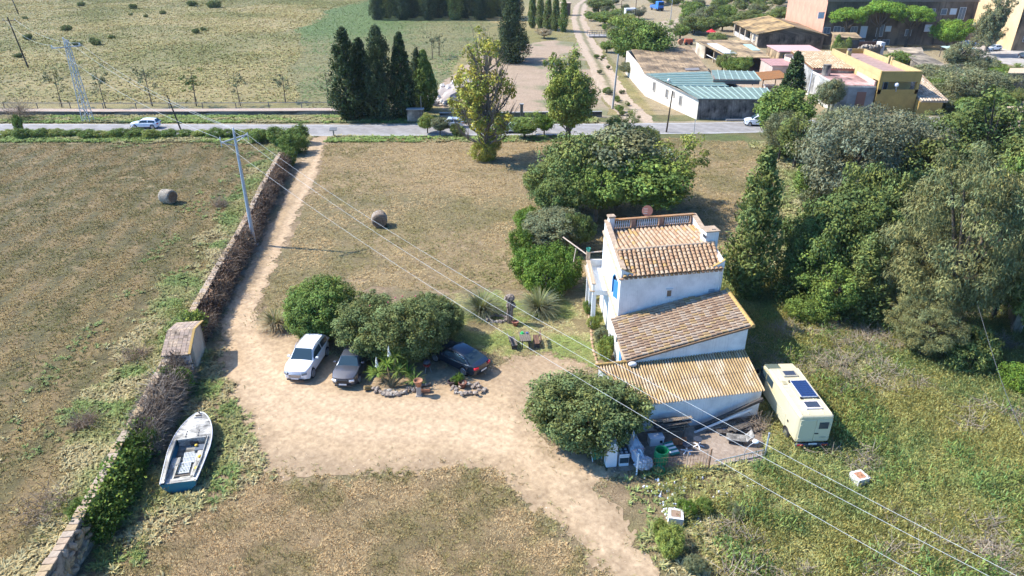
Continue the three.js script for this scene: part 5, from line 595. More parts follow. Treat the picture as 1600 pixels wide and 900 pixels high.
oldPole('concrete_pole', 'pale square concrete pole between the dirt farm track and the grey shed', [17.6, -122.1], 9.2, [.4, 0], concM, .2);
oldPole('wooden_pole', 'dark leaning wooden pole at the road in front of the grey shed', [23.8, -105.9], 6.3, [.3, .1], darkWood, .13);
oldPole('wooden_post', 'bare wooden post in front of the teardrop cypress', [-15.0, -115.3], 3.6, [0, 0], M([.36, .30, .22], .9), .12);
oldPole('marker_post', 'slim grey roadside post right of the leaning wooden pole', [27.6, -104.2], 2.5, [0, 0], galvM, .06);
oldPole('wooden_pole', 'thin pole among the bushes beside the far farm track', [34.3, -233], 9, [0, 0], darkWood, .12);
oldPole('lamp_post', 'grey pole at the corner of the far dirt yard', [49.0, -228], 10, [0, 0], concM, .14);
oldPole('wooden_pole', 'dark pole cut by the photo top edge in the wild meadow', [-190, -285], 12, [-1.5, 0], darkWood, .2);
oldPole('wooden_pole', 'wooden pole by the dump of vehicles beyond the track', [40, -240], 10, [0, 0], darkWood, .14);
const wireM = M([.50, .50, .48], .6);
function wire(a, b, sag, label, r = .008) { const pts = []; for (let k = 0; k <= 24; k++) { const t = k / 24; pts.push([lerp(a[0], b[0], t), lerp(a[1], b[1], t) - 4 * t * (1 - t) * sag, lerp(a[2], b[2], t)]); } const m = single('power_line', tube(pts, r, 5, 60), wireM, label, 'power line'); }
const onArm = (b, s, y) => [b[0] + ARM.x * s, y, b[2] + ARM.z * s];
wire(onArm(poleTopAt, 1.2, 10.95), [19.1, 9.3, -11.5], 1.4, 'upper of the two close power lines crossing the photo to the bottom right', .0085);
wire(onArm(poleTopAt, 0.0, 11.55), [18.75, 9.25, -11.2], 1.75, 'lower of the two close power lines passing over the farmhouse roof', .0085);
wire(onArm(poleTopAt, -1.3, 10.9), [17.6, 9.1, -10.2], 1.35, 'single power line running over the dark blue car and the round oleander', .0085);
wire(onArm(latTop, 1.7, 12.05), onArm(poleTopAt, 1.2, 10.95), 1.2, 'right-hand power line between the pylon and the steel pole', .012);
wire(onArm(latTop, -.3, 13.05), onArm(poleTopAt, 0, 11.55), 1.2, 'middle power line between the pylon and the steel pole', .012);
wire(onArm(latTop, -2.1, 12.05), onArm(poleTopAt, -1.3, 10.9), 1.2, 'left-hand power line between the pylon and the steel pole', .012);
wire([-112.5, 10.4, -163.6], onArm(latTop, -2.1, 12.05), 1.3, 'lower power line from the wooden meadow pole to the pylon', .014);
wire([-110.5, 10.6, -163.8], onArm(latTop, 1.7, 12.05), 1.3, 'upper power line from the wooden meadow pole to the pylon', .014);
{ const a = G(1520, 452, 5), b = G(1570, 610, 4), c = G(1604, 690, 3.5); single('cable', tube([[a[0], 5, a[1]], [b[0], 4, b[1]], [c[0], 3.5, c[1]]], .014, 6, 30), M([.10, .10, .10], .7), 'dark slack cable hanging at the right edge before the eucalyptus', 'cable'); }

// ------------------------------------------------------------------ hay bales
{
  const side = M([.78, .70, .56], .97, { map: rep(strawTex, .6, .2), bumpMap: rep(strawBump, 1), bumpScale: .04 }), end = M([.60, .43, .28], .97, { map: rep(strawTex, .3), bumpMap: rep(strawBump, 1), bumpScale: .05 });
  const bale = (label, pos, turn, hay) => { const t = thing('hay_bale', label, 'hay bale', [pos[0], 0, pos[1]], turn); const p = [[0, -.72], [.62, -.72], [.77, -.64], [.8, -.4], [.8, .4], [.77, .64], [.62, .72], [0, .72]]; const g = new THREE.LatheGeometry(p.map(q => new THREE.Vector2(q[0], q[1])), 30).rotateZ(Math.PI / 2); const P0 = g.attributes.position; for (let i = 0; i < P0.count; i++) { const x = P0.getX(i), y = P0.getY(i), z = P0.getZ(i), f = 1 + (fbm(x * 3 + turn * 9, Math.atan2(y, z) * 2, 3) - .5) * .08; P0.setXYZ(i, x, Math.max(y * f, -.74) + .76, z * f); } g.computeVertexNormals(); part(t, 'roll', g, hay); for (const s of [-1, 1]) part(t, 'end_face', join(...[.56, .4, .24].map((r, k) => new THREE.TorusGeometry(r, .05, 5, 24).rotateY(Math.PI / 2).translate(s * (.71), .76, 0)), new THREE.CylinderGeometry(.6, .6, .02, 24).rotateZ(Math.PI / 2).translate(s * .72, .76, 0)), end); part(t, 'twine', join(...[-.4, -.15, .12, .38].map(x => new THREE.TorusGeometry(.8, .012, 4, 30).rotateY(Math.PI / 2).translate(x, .76, 0))), M([.6, .57, .5], .9)); };
  bale('round hay bale lying on the dark stubble field left of the wall', [-38.9, -74.3], -.35, side); bale('round hay bale on the mown field in the middle', [-13.8, -67.3], 1.75, M([.66, .52, .38], .97, { map: rep(strawTex, .6, .2), bumpMap: rep(strawBump, 1), bumpScale: .04 }));
}

// ------------------------------------------------------------------ yard in front of the farmhouse
const cloth = (sx, sy, sz, seed, f = 4, amp = .3) => { const g = new THREE.IcosahedronGeometry(1, 4), p = g.attributes.position; for (let i = 0; i < p.count; i++) { const x = p.getX(i), y = p.getY(i), z = p.getZ(i), k = 1 + (fbm(x * f + seed, y * f + z * f * .7, 4) - .5) * amp * 2; p.setXYZ(i, x * k * sx, y * k * sy, z * k * sz); } g.computeVertexNormals(); return g; };
{
  const enamel = new THREE.MeshPhysicalMaterial({ color: lin(.80, .80, .80), roughness: .35, clearcoat: .4 });
  let t = thing('fridge', 'white upright fridge freezer standing under the round oleander', 'fridge', [5.62, 0, -30.75], .12); part(t, 'body', rbx(.6, 1.68, .58, .03, 0, .84, 0), enamel); part(t, 'freezer_door', rbx(.59, .42, .04, .015, 0, 1.44, .31), enamel); part(t, 'fridge_door', rbx(.59, 1.1, .04, .015, 0, .66, .31), enamel); part(t, 'handle', bx(.22, .025, .03, .15, 1.22, .34), M([.3, .3, .32], .5));
  t = thing('cooker', 'white oven cooker with dark glass beside the fridge', 'cooker', [6.35, 0, -30.85], .1); part(t, 'body', rbx(.58, .85, .56, .02, 0, .43, 0), enamel); part(t, 'oven_door', rbx(.52, .38, .03, .01, 0, .42, .29), carGlassM); part(t, 'hob', rbx(.57, .03, .55, .01, 0, .87, 0), M([.08, .08, .09], .3)); for (const [x, z] of [[-.14, -.13], [.14, -.13], [-.14, .13], [.14, .13]]) part(t, 'burner', new THREE.CylinderGeometry(.08, .09, .03, 14).translate(x, .9, z), M([.4, .4, .42], .5)); part(t, 'control_panel', bx(.52, .1, .02, 0, .74, .29), M([.6, .6, .6], .4)); part(t, 'drawer', rbx(.54, .16, .03, .01, 0, .1, .285), enamel);
  t = thing('wrapped_bundle', 'bundle in crumpled silvery plastic sheeting beside the cooker', 'bundle', [7.2, 0, -30.9], .25); const pl = new THREE.MeshPhysicalMaterial({ color: lin(.42, .45, .50), roughness: .25, clearcoat: .6, metalness: .15 }); part(t, 'upper_wrap', cloth(.42, .45, 1.0, 3, 5, .35).rotateX(.5).translate(-.05, .75, -.3), pl); part(t, 'lower_wrap', cloth(.5, .4, .45, 8, 5, .35).translate(.12, .38, .55), new THREE.MeshPhysicalMaterial({ color: lin(.52, .52, .55), roughness: .3, clearcoat: .5 })); part(t, 'cord', join(new THREE.TorusGeometry(.46, .015, 5, 20).rotateX(.5).translate(0, .7, -.1)), M([.6, .3, .3], .8));
  t = thing('pool_ladder', 'bent chrome pool ladder leaning behind the plastic bundle', 'ladder', [6.75, 0, -31.7]); for (const s of [-.2, .2]) part(t, 'rail', tube([[s, 0, .3], [s, 1.3, .1], [s, 1.75, .0], [s, 1.85, .2], [s, 1.6, .4], [s, 1.3, .45]], .025, 7, 30), chromeM); for (const y of [.3, .6, .9]) part(t, 'rung', bar([-.2, y, .25], [.2, y, .25], .02), chromeM);
  t = thing('folded_lounger', 'folded green sun lounger leaning left of the fridge', 'lounger', [4.85, 0, -31.2], .4); part(t, 'frame', tube([[-.3, 0, .2], [-.3, 1.2, -.2], [.3, 1.2, -.2], [.3, 0, .2]], .025, 6, 40), M([.7, .7, .7], .4)); part(t, 'fabric', bx(.56, 1.1, .04, 0, .62, -.02, 0, -.32), M([.03, .22, .12], .9));
  const barM = new THREE.MeshPhysicalMaterial({ color: lin(.015, .24, .09), roughness: .4, side: THREE.DoubleSide });
  t = thing('plastic_barrel', 'green open plastic barrel in the yard', 'barrel', [8.5, 0, -30.75]); part(t, 'drum', new THREE.LatheGeometry([[0, .02], [.34, .02], [.4, .3], [.4, .7], [.37, .98], [.4, 1.0], [.4, 1.05], [.34, 1.04], [.35, .6], [.3, .1], [0, .08]].map(p => new THREE.Vector2(...p)), 24), barM); part(t, 'rib', join(...[.3, .7].map(y => new THREE.TorusGeometry(.405, .02, 6, 26).rotateX(Math.PI / 2).translate(0, y, 0))), barM);
  single('green_tub', new THREE.LatheGeometry([[0, .02], [.32, .02], [.38, .22], [.36, .24], [.3, .06], [0, .05]].map(p => new THREE.Vector2(...p)), 20), barM, 'low green tub lying in front of the barrel', 'tub', [8.25, 0, -30.05]);
  // fence: posts, mesh, gate
  for (const [x, z, h, l, m] of [[7.0, -29.85, 1.5, 'white fence post at the foot of the plastic bundle', M([.7, .7, .7], .7)], [11.15, -30.3, 1.45, 'brown iron fence post right of the barrel', rustM], [14.75, -31.5, 1.6, 'grey fence post at the right end of the ladder', galvM]]) { const p = thing('fence_post', l, 'post', [x, 0, z]); part(p, 'shaft', cyl(.05, .05, h, 0, 0, 0, 8), m); part(p, 'cap', new THREE.SphereGeometry(.06, 8, 6).translate(0, h, 0), m); }
  t = thing('wire_fence', 'rusty wire mesh fence along the front of the yard', 'fence', [7.1, 0, -29.9]); { const wires = []; for (let k = 0; k <= 26; k++) { const u = k / 26; wires.push(bar([u * 4.0, .02, -u * .45], [u * 4.0, 1.05, -u * .45], .008, 4)); } part(t, 'mesh_wire', join(wires), rustM).userData.kind = 'stuff'; for (const y of [.05, .4, .75, 1.05]) part(t, 'strand', bar([0, y, 0], [4.0, y, -.45], .01, 5), rustM); }
  t = thing('yard_gate', 'thin tubular yard gate frame between barrel and fence post', 'gate', [9.85, 0, -30.2], .06); part(t, 'gate_frame', join(bar([0, .1, 0], [0, 1.35, 0], .025), bar([1.1, .1, 0], [1.1, 1.35, 0], .025), bar([0, 1.35, 0], [1.1, 1.35, 0], .025), bar([0, .1, 0], [1.1, .1, 0], .025)), M([.5, .36, .26], .8)); for (let k = 1; k < 6; k++) part(t, 'bar', bar([k * .183, .1, 0], [k * .183, 1.35, 0], .008, 5), rustM);
  t = thing('aluminium_ladder', 'silver ladder on its side along the front of the yard', 'ladder', [11.5, 0, -30.45], .30); const lr = M([.62, .64, .66], .35, { metalness: .6 }); for (const y of [.08, .46]) part(t, 'rail', rbx(3.3, .08, .035, .01, 1.65, y, 0), lr); for (let k = 0; k < 11; k++) part(t, 'rung', bx(.04, .38, .03, .15 + k * .3, .27, 0), lr);
  t = thing('floor_lamp', 'small spotlight on a bent stand behind the ladder', 'lamp', [14.0, 0, -31.7]); part(t, 'stand', tube([[-.45, 0, .1], [-.2, .5, 0], [.1, .8, 0]], .02, 6, 20), steelM); part(t, 'lamp_head', new THREE.SphereGeometry(.16, 12, 8).scale(1.2, .7, 1).translate(.14, .84, 0), M([.7, .75, .8], .3));
  // rack of boards against the lean-to
  t = thing('board_rack', 'wooden rack piled with grey boards against the lean-to wall', 'rack', [9.6, 0, -33.0], .18); for (const x of [-.55, .75]) for (const z of [.0, -.5]) part(t, 'leg', bx(.06, 1.15, .06, x, .57, z), greyWoodM); part(t, 'cross_bar', join(bx(1.5, .06, .06, .1, 1.12, 0), bx(1.5, .06, .06, .1, .55, 0)), greyWoodM); const r = rng(71), bm = [greyWoodM, oldWoodM, M([.52, .43, .34], .9, { map: rep(woodTex, 1) }), M([.2, .2, .21], .9)]; for (let k = 0; k < 16; k++) part(t, 'plank', rbx(1.2 + r() * .9, .04, .18 + r() * .12, .01, -.1 + (r() - .5) * .7, .62 + Math.floor(k / 4) * .15 + r() * .05 , -.5 + (k % 4) * .17, (r() - .5) * .12, 0, (r() - .5) * .05), bm[Math.floor(r() * 4)]); for (let k = 0; k < 3; k++) part(t, 'plank', rbx(1.9, .04, .24, .01, -.2 + k * .25, 1.2 + k * .05, -.35 + k * .1, .05 * k - .06), bm[2]);
  t = thing('white_cabinet', 'white box cabinet standing at the wall corner by the oleander', 'cabinet', [8.55, 0, -32.55], .15); part(t, 'carcass', rbx(.85, .55, .5, .02, 0, .28, 0), enamel); part(t, 'hole', bx(.16, .18, .02, .25, .3, .255), darkM); part(t, 'top', rbx(.9, .03, .54, .01, 0, .57, 0), enamel);
  t = thing('striped_cushion', 'green and white striped lounger cushion on the yard floor', 'cushion', [9.35, 0, -31.85], .35); for (let k = 0; k < 7; k++) part(t, 'stripe', rbx(.62, .1, .14, .03, 0, .14 + .03 * k * .8, .4 - k * .135, 0, .18), k % 2 ? M([.75, .76, .74], .9) : M([.02, .18, .15], .9));
  single('rust_board', join(rbx(.9, .05, .5, .01, 0, .35, 0, .1, .2), bx(.05, .35, .05, -.3, .17, 0), bx(.05, .35, .05, .3, .17, 0)), M([.36, .17, .07], .9, { map: rep(woodTex, 1) }), 'orange-brown board table under the plank rack', 'table', [9.95, 0, -32.35]);
  const chair = (label, x, z, turn) => { const c = thing('swivel_chair', label, 'chair', [x, 0, z], turn); part(c, 'seat', new THREE.CylinderGeometry(.26, .24, .08, 18).translate(0, .48, -.08), M([.03, .04, .06], .6)); part(c, 'column', cyl(.03, .03, .42, 0, .06, 0, 8), enamel); for (let k = 0; k < 5; k++) part(c, 'foot', beam([0, .12, 0], [Math.cos(k * 1.257) * .34, .04, Math.sin(k * 1.257) * .34], .06, .05), enamel); };
  chair('white star-foot chair nearest the striped cushion', 10.25, -31.8, .2); chair('white star-foot chair by the foot of the long beam', 11.05, -32.3, 1.0);
  t = thing('long_beam', 'long dark timber beam leaning along the lean-to wall', 'beam', [11.2, 0, -33.75]); part(t, 'timber', beam([0, .12, 0], [4.15, 1.75, -.85], .16, .2), oldWoodM); single('white_plank', beam([-.1, .06, .25], [3.5, 1.15, -.6], .05, .14), M([.72, .72, .70], .8), 'long white plank leaning under the dark beam', 'plank', [11.2, 0, -33.75]);
  t = thing('scrap_pile', 'pile of grey scrap boards and branches at the lean-to right corner', 'pile', [13.6, 0, -34.0], .2); for (let k = 0; k < 14; k++) part(t, 'board', rbx(.8 + r() * 1.4, .05, .2 + r() * .3, .01, (r() - .5) * 2.4, .08 + r() * .3, (r() - .4) * .9, (r() - .5) * .8, (r() - .5) * .3, (r() - .5) * .2), bm[Math.floor(r() * 4)]); part(t, 'branches', twigs(73, 60, .7, .5, .9).translate(1.4, .1, .5), twigM);
  t = thing('recliner', 'worn grey reclined seat on the yard slab', 'seat', [13.5, 0, -32.6], -.25); part(t, 'seat', rbx(1.1, .1, .62, .03, -.15, .36, 0, 0, 0, .05), M([.33, .31, .29], .9, { map: rep(grimeTex, .8) })); part(t, 'backrest', rbx(.6, .09, .62, .03, .58, .6, -.05, .2, 0, .9), M([.42, .40, .38], .9, { map: rep(grimeTex, .8) })); for (const x of [-.5, .3]) part(t, 'leg', bx(.08, .34, .5, x, .17, 0), darkM);
  // well caps
  const well = (label, x, z, turn, rot) => { const w = thing('water_cistern', label, 'cistern', [x, 0, z], turn), wm = M([.74, .72, .69], .9, { map: rep(plasterTex, .6) }); part(w, 'box', join(bx(.74, .58, .12, 0, .29, -.31), bx(.74, .58, .12, 0, .29, .31), bx(.12, .58, .5, -.31, .29, 0), bx(.12, .58, .5, .31, .29, 0)), wm); part(w, 'lid', bx(.48, .04, .48, 0, .56, 0), rot); part(w, 'lid_ring', new THREE.TorusGeometry(.05, .012, 5, 12).rotateX(Math.PI / 2).translate(.05, .6, .05), rustM); };
  well('white concrete cistern box with brown lid near the dirt track', 8.42, -26.35, -.18, M([.30, .20, .13], .9)); well('white cistern box with rusty lid alone in the meadow grass', 19.15, -29.2, .3, M([.42, .20, .11], .9));
}
// ------------------------------------------------------------------ garden things
{
  let t = thing('picnic_table', 'weathered wooden table on the lawn between two benches', 'table', [.95, 0, -43.7], .12); for (let k = 0; k < 5; k++) part(t, 'plank', rbx(.15, .04, 1.35, .01, -.32 + k * .16, .74, 0), greyWoodM); for (const z of [-.5, .5]) part(t, 'leg', join(bx(.08, .72, .08, -.25, .36, z), bx(.08, .72, .08, .25, .36, z), bx(.6, .06, .06, 0, .66, z)), oldWoodM);
  const bench = (label, x, z, turn, m) => { const b = thing('garden_bench', label, 'bench', [x, 0, z], turn); for (let k = 0; k < 2; k++) part(b, 'seat_plank', rbx(.2, .045, 1.3, .01, -.1 + k * .22, .43, 0), m); part(b, 'backrest', rbx(.045, .26, 1.3, .012, -.3, .74, 0, 0, 0, .2), m); for (const z2 of [-.5, .5]) part(b, 'leg', join(bx(.4, .42, .06, 0, .21, z2), bx(.05, .5, .06, -.26, .55, z2, 0, 0, .2)), oldWoodM); };
  bench('grey slatted bench on the car side of the picnic table', .08, -43.55, .2, greyWoodM); bench('reddish wooden bench on the house side of the picnic table', 1.8, -43.8, Math.PI + .05, M([.34, .2, .14], .9, { map: rep(woodTex, 1) }));
  single('green_cup', join(cyl(.07, .09, .12, 0, 0, 0, 12), new THREE.CylinderGeometry(.16, .16, .015, 16)), M([.05, .45, .12], .5), 'green dish on the picnic table', 'dish', [.75, .765, -44.1]); single('blue_cup', join(cyl(.05, .06, .11, 0, 0, 0, 12), new THREE.TorusGeometry(.035, .01, 5, 10).translate(.07, .06, 0)), M([.06, .12, .35], .4), 'small blue cup on the picnic table', 'cup', [1.1, .765, -44.05]);
  t = thing('driftwood_totem', 'pale driftwood totem standing on the lawn edge', 'sculpture', [-.15, 0, -46.9]); const dw = M([.50, .42, .37], .95, { map: rep(woodTex, .6), bumpMap: rep(gritBump, 1), bumpScale: .05 }); part(t, 'post', cloth(.24, .9, .22, 4, 3, .4).translate(0, .75, 0), dw); part(t, 'upper_knot', cloth(.32, .42, .28, 9, 3, .5).translate(.08, 1.6, 0), dw); part(t, 'crown_knot', cloth(.4, .28, .3, 14, 4, .6).translate(0, 2.25, 0), dw);
  const sg = [0, 1, 2].map(q => { const g = new THREE.IcosahedronGeometry(1, 1), p = g.attributes.position; for (let i = 0; i < p.count; i++) { const v = V().fromBufferAttribute(p, i), f = .75 + .45 * hash(Math.round(v.x * 8) + q * 17, Math.round(v.y * 9 + v.z * 31)); p.setXYZ(i, v.x * f, v.y * f * .7, v.z * f); } g.computeVertexNormals(); return g; }), sm = [[.52, .42, .33], [.44, .35, .28], [.60, .52, .43], [.36, .28, .22]].map(c => M(c, .95, { map: rep(gritTex, 2) }));
  const stones = (label, name, pos, n, place, seed) => { const b = thing(name, label, 'stones', [pos[0], 0, pos[1]]), r = rng(seed); for (let k = 0; k < n; k++) { const [x, y, z, s] = place(k, r), m = part(b, 'stone', sg[Math.floor(r() * 3)], sm[Math.floor(r() * 4)]); m.position.set(x, y, z); m.scale.set(s * (1 + r() * .6), s, s * (1 + r() * .3)); m.rotation.set(r() - .5, r() * 6, r() - .5); } };
  stones('ring of pale stones on the lawn beside the totem', 'stone_ring', [-1.15, -47.5], 15, (k, r) => [Math.cos(k / 15 * 6.28) * .8, .09, Math.sin(k / 15 * 6.28) * .5, .14 + r() * .06], 81);
  const A = G(590, 605), B = G(660, 612), C = G(730, 612);
  stones('heap of rough stones bordering the yucca bed', 'stone_border', A, 46, (k, r) => { const u = k / 46 * 3.6; return [u * 1.0 - .3 + (r() - .5) * .5, .1 + r() * .12, .35 + .5 * Math.sin(u * 1.1) + (r() - .5) * .5, .07 + r() * .09]; }, 82);
  stones('small rockery of stones behind the dark blue car', 'stone_border', C, 38, (k, r) => { const a = k / 38 * 6.28; return [Math.cos(a) * (.55 + r() * .75), .1 + r() * .22, Math.sin(a) * (.3 + r() * .4), .07 + r() * .09]; }, 83);
  single('cut_log', new THREE.CylinderGeometry(.16, .18, .5, 12).rotateZ(1.2), M([.48, .36, .16], .9, { map: rep(woodTex, 2) }), 'short yellowish log lying left of the stone border', 'log', [G(575, 610)[0], .2, G(575, 610)[1]], .5);
  const pot = (name, label, p, s, col, h = 0) => { const q = thing(name, label, 'pot', [p[0], h, p[1]]); const m = M(col, .85, { map: rep(gritTex, 1) }); part(q, 'vessel', new THREE.LatheGeometry([[0, 0], [.16, 0], [.24, .34], [.29, .36], [.29, .44], [.24, .44], [.21, .34], [0, .3]].map(v => new THREE.Vector2(v[0] * s, v[1] * s)), 18), m); part(q, 'rim', new THREE.TorusGeometry(.28 * s, .02 * s, 6, 20).rotateX(Math.PI / 2).translate(0, .43 * s, 0), m); return q; };
  const p1 = G(655, 618); t = thing('stone_pedestal', 'pale stone pedestal under the tall terracotta pot', 'pedestal', [p1[0], 0, p1[1]]); part(t, 'column', rbx(.3, .7, .3, .03, 0, .4, 0), sm[2]); part(t, 'foot', rbx(.42, .1, .42, .02, 0, .05, 0), sm[2]);
  pot('terracotta_pot', 'empty terracotta pot on the stone pedestal', p1, 1.05, [.52, .24, .13], .75);
  const p2 = G(662, 612); t = thing('clay_trough', 'red clay trough on the stones right of the pedestal', 'planter', [p2[0] + .15, 0, p2[1] + .1], .1); part(t, 'trough', rbx(.6, .24, .26, .04, 0, .2, 0), M([.5, .2, .1], .85)); part(t, 'soil', bx(.52, .02, .18, 0, .325, 0), M([.1, .07, .05], 1));
  pot('dark_pot', 'dark flower pot at the left of the small rockery', G(706, 603), .95, [.10, .06, .06]); pot('red_pot', 'reddish clay pot at the right of the small rockery', G(723, 606), 1.0, [.26, .10, .06]);
  { const p = G(716, 603); plantAt('pot_plant', 'plant', P.shrub[0], 'bright', [p[0], p[1] - .2], .9, .8, 'bright green bushy plant between the two rockery pots'); }
  const p3 = G(668, 582); t = thing('kettle_grill', 'dark red round barbecue in the shade of the oleander', 'barbecue', [p3[0], 0, p3[1]]); part(t, 'bowl', new THREE.SphereGeometry(.28, 16, 8, 0, 6.29, 1.57, 1.57).translate(0, .75, 0), M([.22, .03, .03], .4)); part(t, 'lid', new THREE.SphereGeometry(.28, 16, 8, 0, 6.29, 0, 1.4).translate(0, .77, 0), M([.05, .05, .06], .4)); for (let k = 0; k < 3; k++) part(t, 'leg', bar([Math.cos(k * 2.1) * .15, .55, Math.sin(k * 2.1) * .15], [Math.cos(k * 2.1) * .28, 0, Math.sin(k * 2.1) * .28], .02), steelM);
  pot('clay_pot', 'red clay pot at the foot of the totem', [.25, -46.5], .9, [.42, .16, .1]); 
  { const q = thing('bed_edging', 'line of brick edging along the flower bed by the sunny wall', 'edging', [6.2, 0, -42]); for (let k = 0; k < 22; k++) { const m = part(q, 'brick', sg[k % 3], terraM[k % 3]); m.position.set(-.15 + .5 * Math.sin(k * .4) * .2, .06, 5.2 - k * .55); m.scale.set(.11, .1, .24); } }
}
// yucca with branching trunk
{ const p = G(612, 606); const t = thing('yucca', 'branching yucca with two white flower spikes beside the parked saloon', 'yucca', [p[0], 0, p[1]]); const tm = M([.45, .33, .16], .9, { map: rep(woodTex, 1) }); const heads = [[-.9, 1.0, -.3], [-.3, 1.5, -.6], [.5, 1.2, -.2], [1.1, .9, -.5], [.3, 1.9, -.9], [-1.2, .7, -.8], [1.6, .7, .1]]; part(t, 'trunk', join(heads.map(h => [bar([0, 0, 0], [h[0] * .4, h[1] * .5, h[2] * .4], .09, 7, .07), bar([h[0] * .4, h[1] * .5, h[2] * .4], h, .07, 7, .05)])), tm); const bg = bladesGeo(91, 46, .85, .07, 1.7, .5); heads.forEach((h, i) => { const m = part(t, 'leaf_head', bg, leafM[i % 2 ? 'bright' : 'green']); m.position.set(...h); m.rotation.y = i * 2; }); for (const [x, y, z] of [[-.9, 1.0, -.3], [-.1, 1.6, -.7]]) { const lv = new Leaves(92), r = lv.r; for (let k = 0; k < 120; k++) { const v = r(), a = r() * 6.28; lv.leaf(x + Math.cos(a) * .11 * (1 - v), y + .5 + v * .75, z + Math.sin(a) * .11 * (1 - v), Math.cos(a), .4, Math.sin(a), 0, -1, 0, .09, .06, 1, 0); } part(t, 'flower_spike', lv.geo(), new THREE.MeshStandardMaterial({ color: lin(.78, .76, .66), roughness: .8, vertexColors: true, side: THREE.DoubleSide })); } }
function fountainGrass(name, label, p, h, n, mat, sc = 1) { const t = thing(name, label, 'ornamental grass', [p[0], 0, p[1]]); const m = part(t, 'blades', bladesGeo(n, 420, h, .05 * sc, .9, 1.5), leafM[mat]); part(t, 'inner_blades', bladesGeo(n + 1, 160, h * .9, .05 * sc, .5, .9), leafM.weed); }
fountainGrass('pampas_grass', 'silvery pampas grass left of the driftwood totem', G(752, 490), 2.6, 611, 'grey'); fountainGrass('pampas_grass', 'silvery pampas grass right of the driftwood totem', G(842, 488), 2.5, 613, 'grey'); fountainGrass('pampas_grass', 'dry pale grass clump left of the dark green bush', G(432, 512), 1.9, 615, 'dry');
fountainGrass('cane_clump', 'pale giant cane clump at the right edge of the wood', [42, -50.5], 5.0, 617, 'olive', 2.2); fountainGrass('cane_clump', 'tall green canes at the right edge behind the pale clump', [46, -54.5], 6.0, 619, 'weed', 2.4);
// ------------------------------------------------------------------ buildings beyond the road
// the point of plane z = z0 that shows at (px, py)
function onZ(px, py, z0) { const a = (px - 800) / FOC, b = -(py - 450) / FOC, c = Math.cos(PITCH), s = Math.sin(PITCH), t = z0 / (-b * s - c); return [a * t, EYE_H + (b * c - s) * t, z0]; }
const stainM = (c, s = .25) => M(c, .95, { map: rep(grimeTex, s), bumpMap: rep(gritBump, .5), bumpScale: .02 });
const hangM = M([.24, .30, .27], .8), paneM = new THREE.MeshPhysicalMaterial({ color: lin(.05, .07, .09), roughness: .1 });
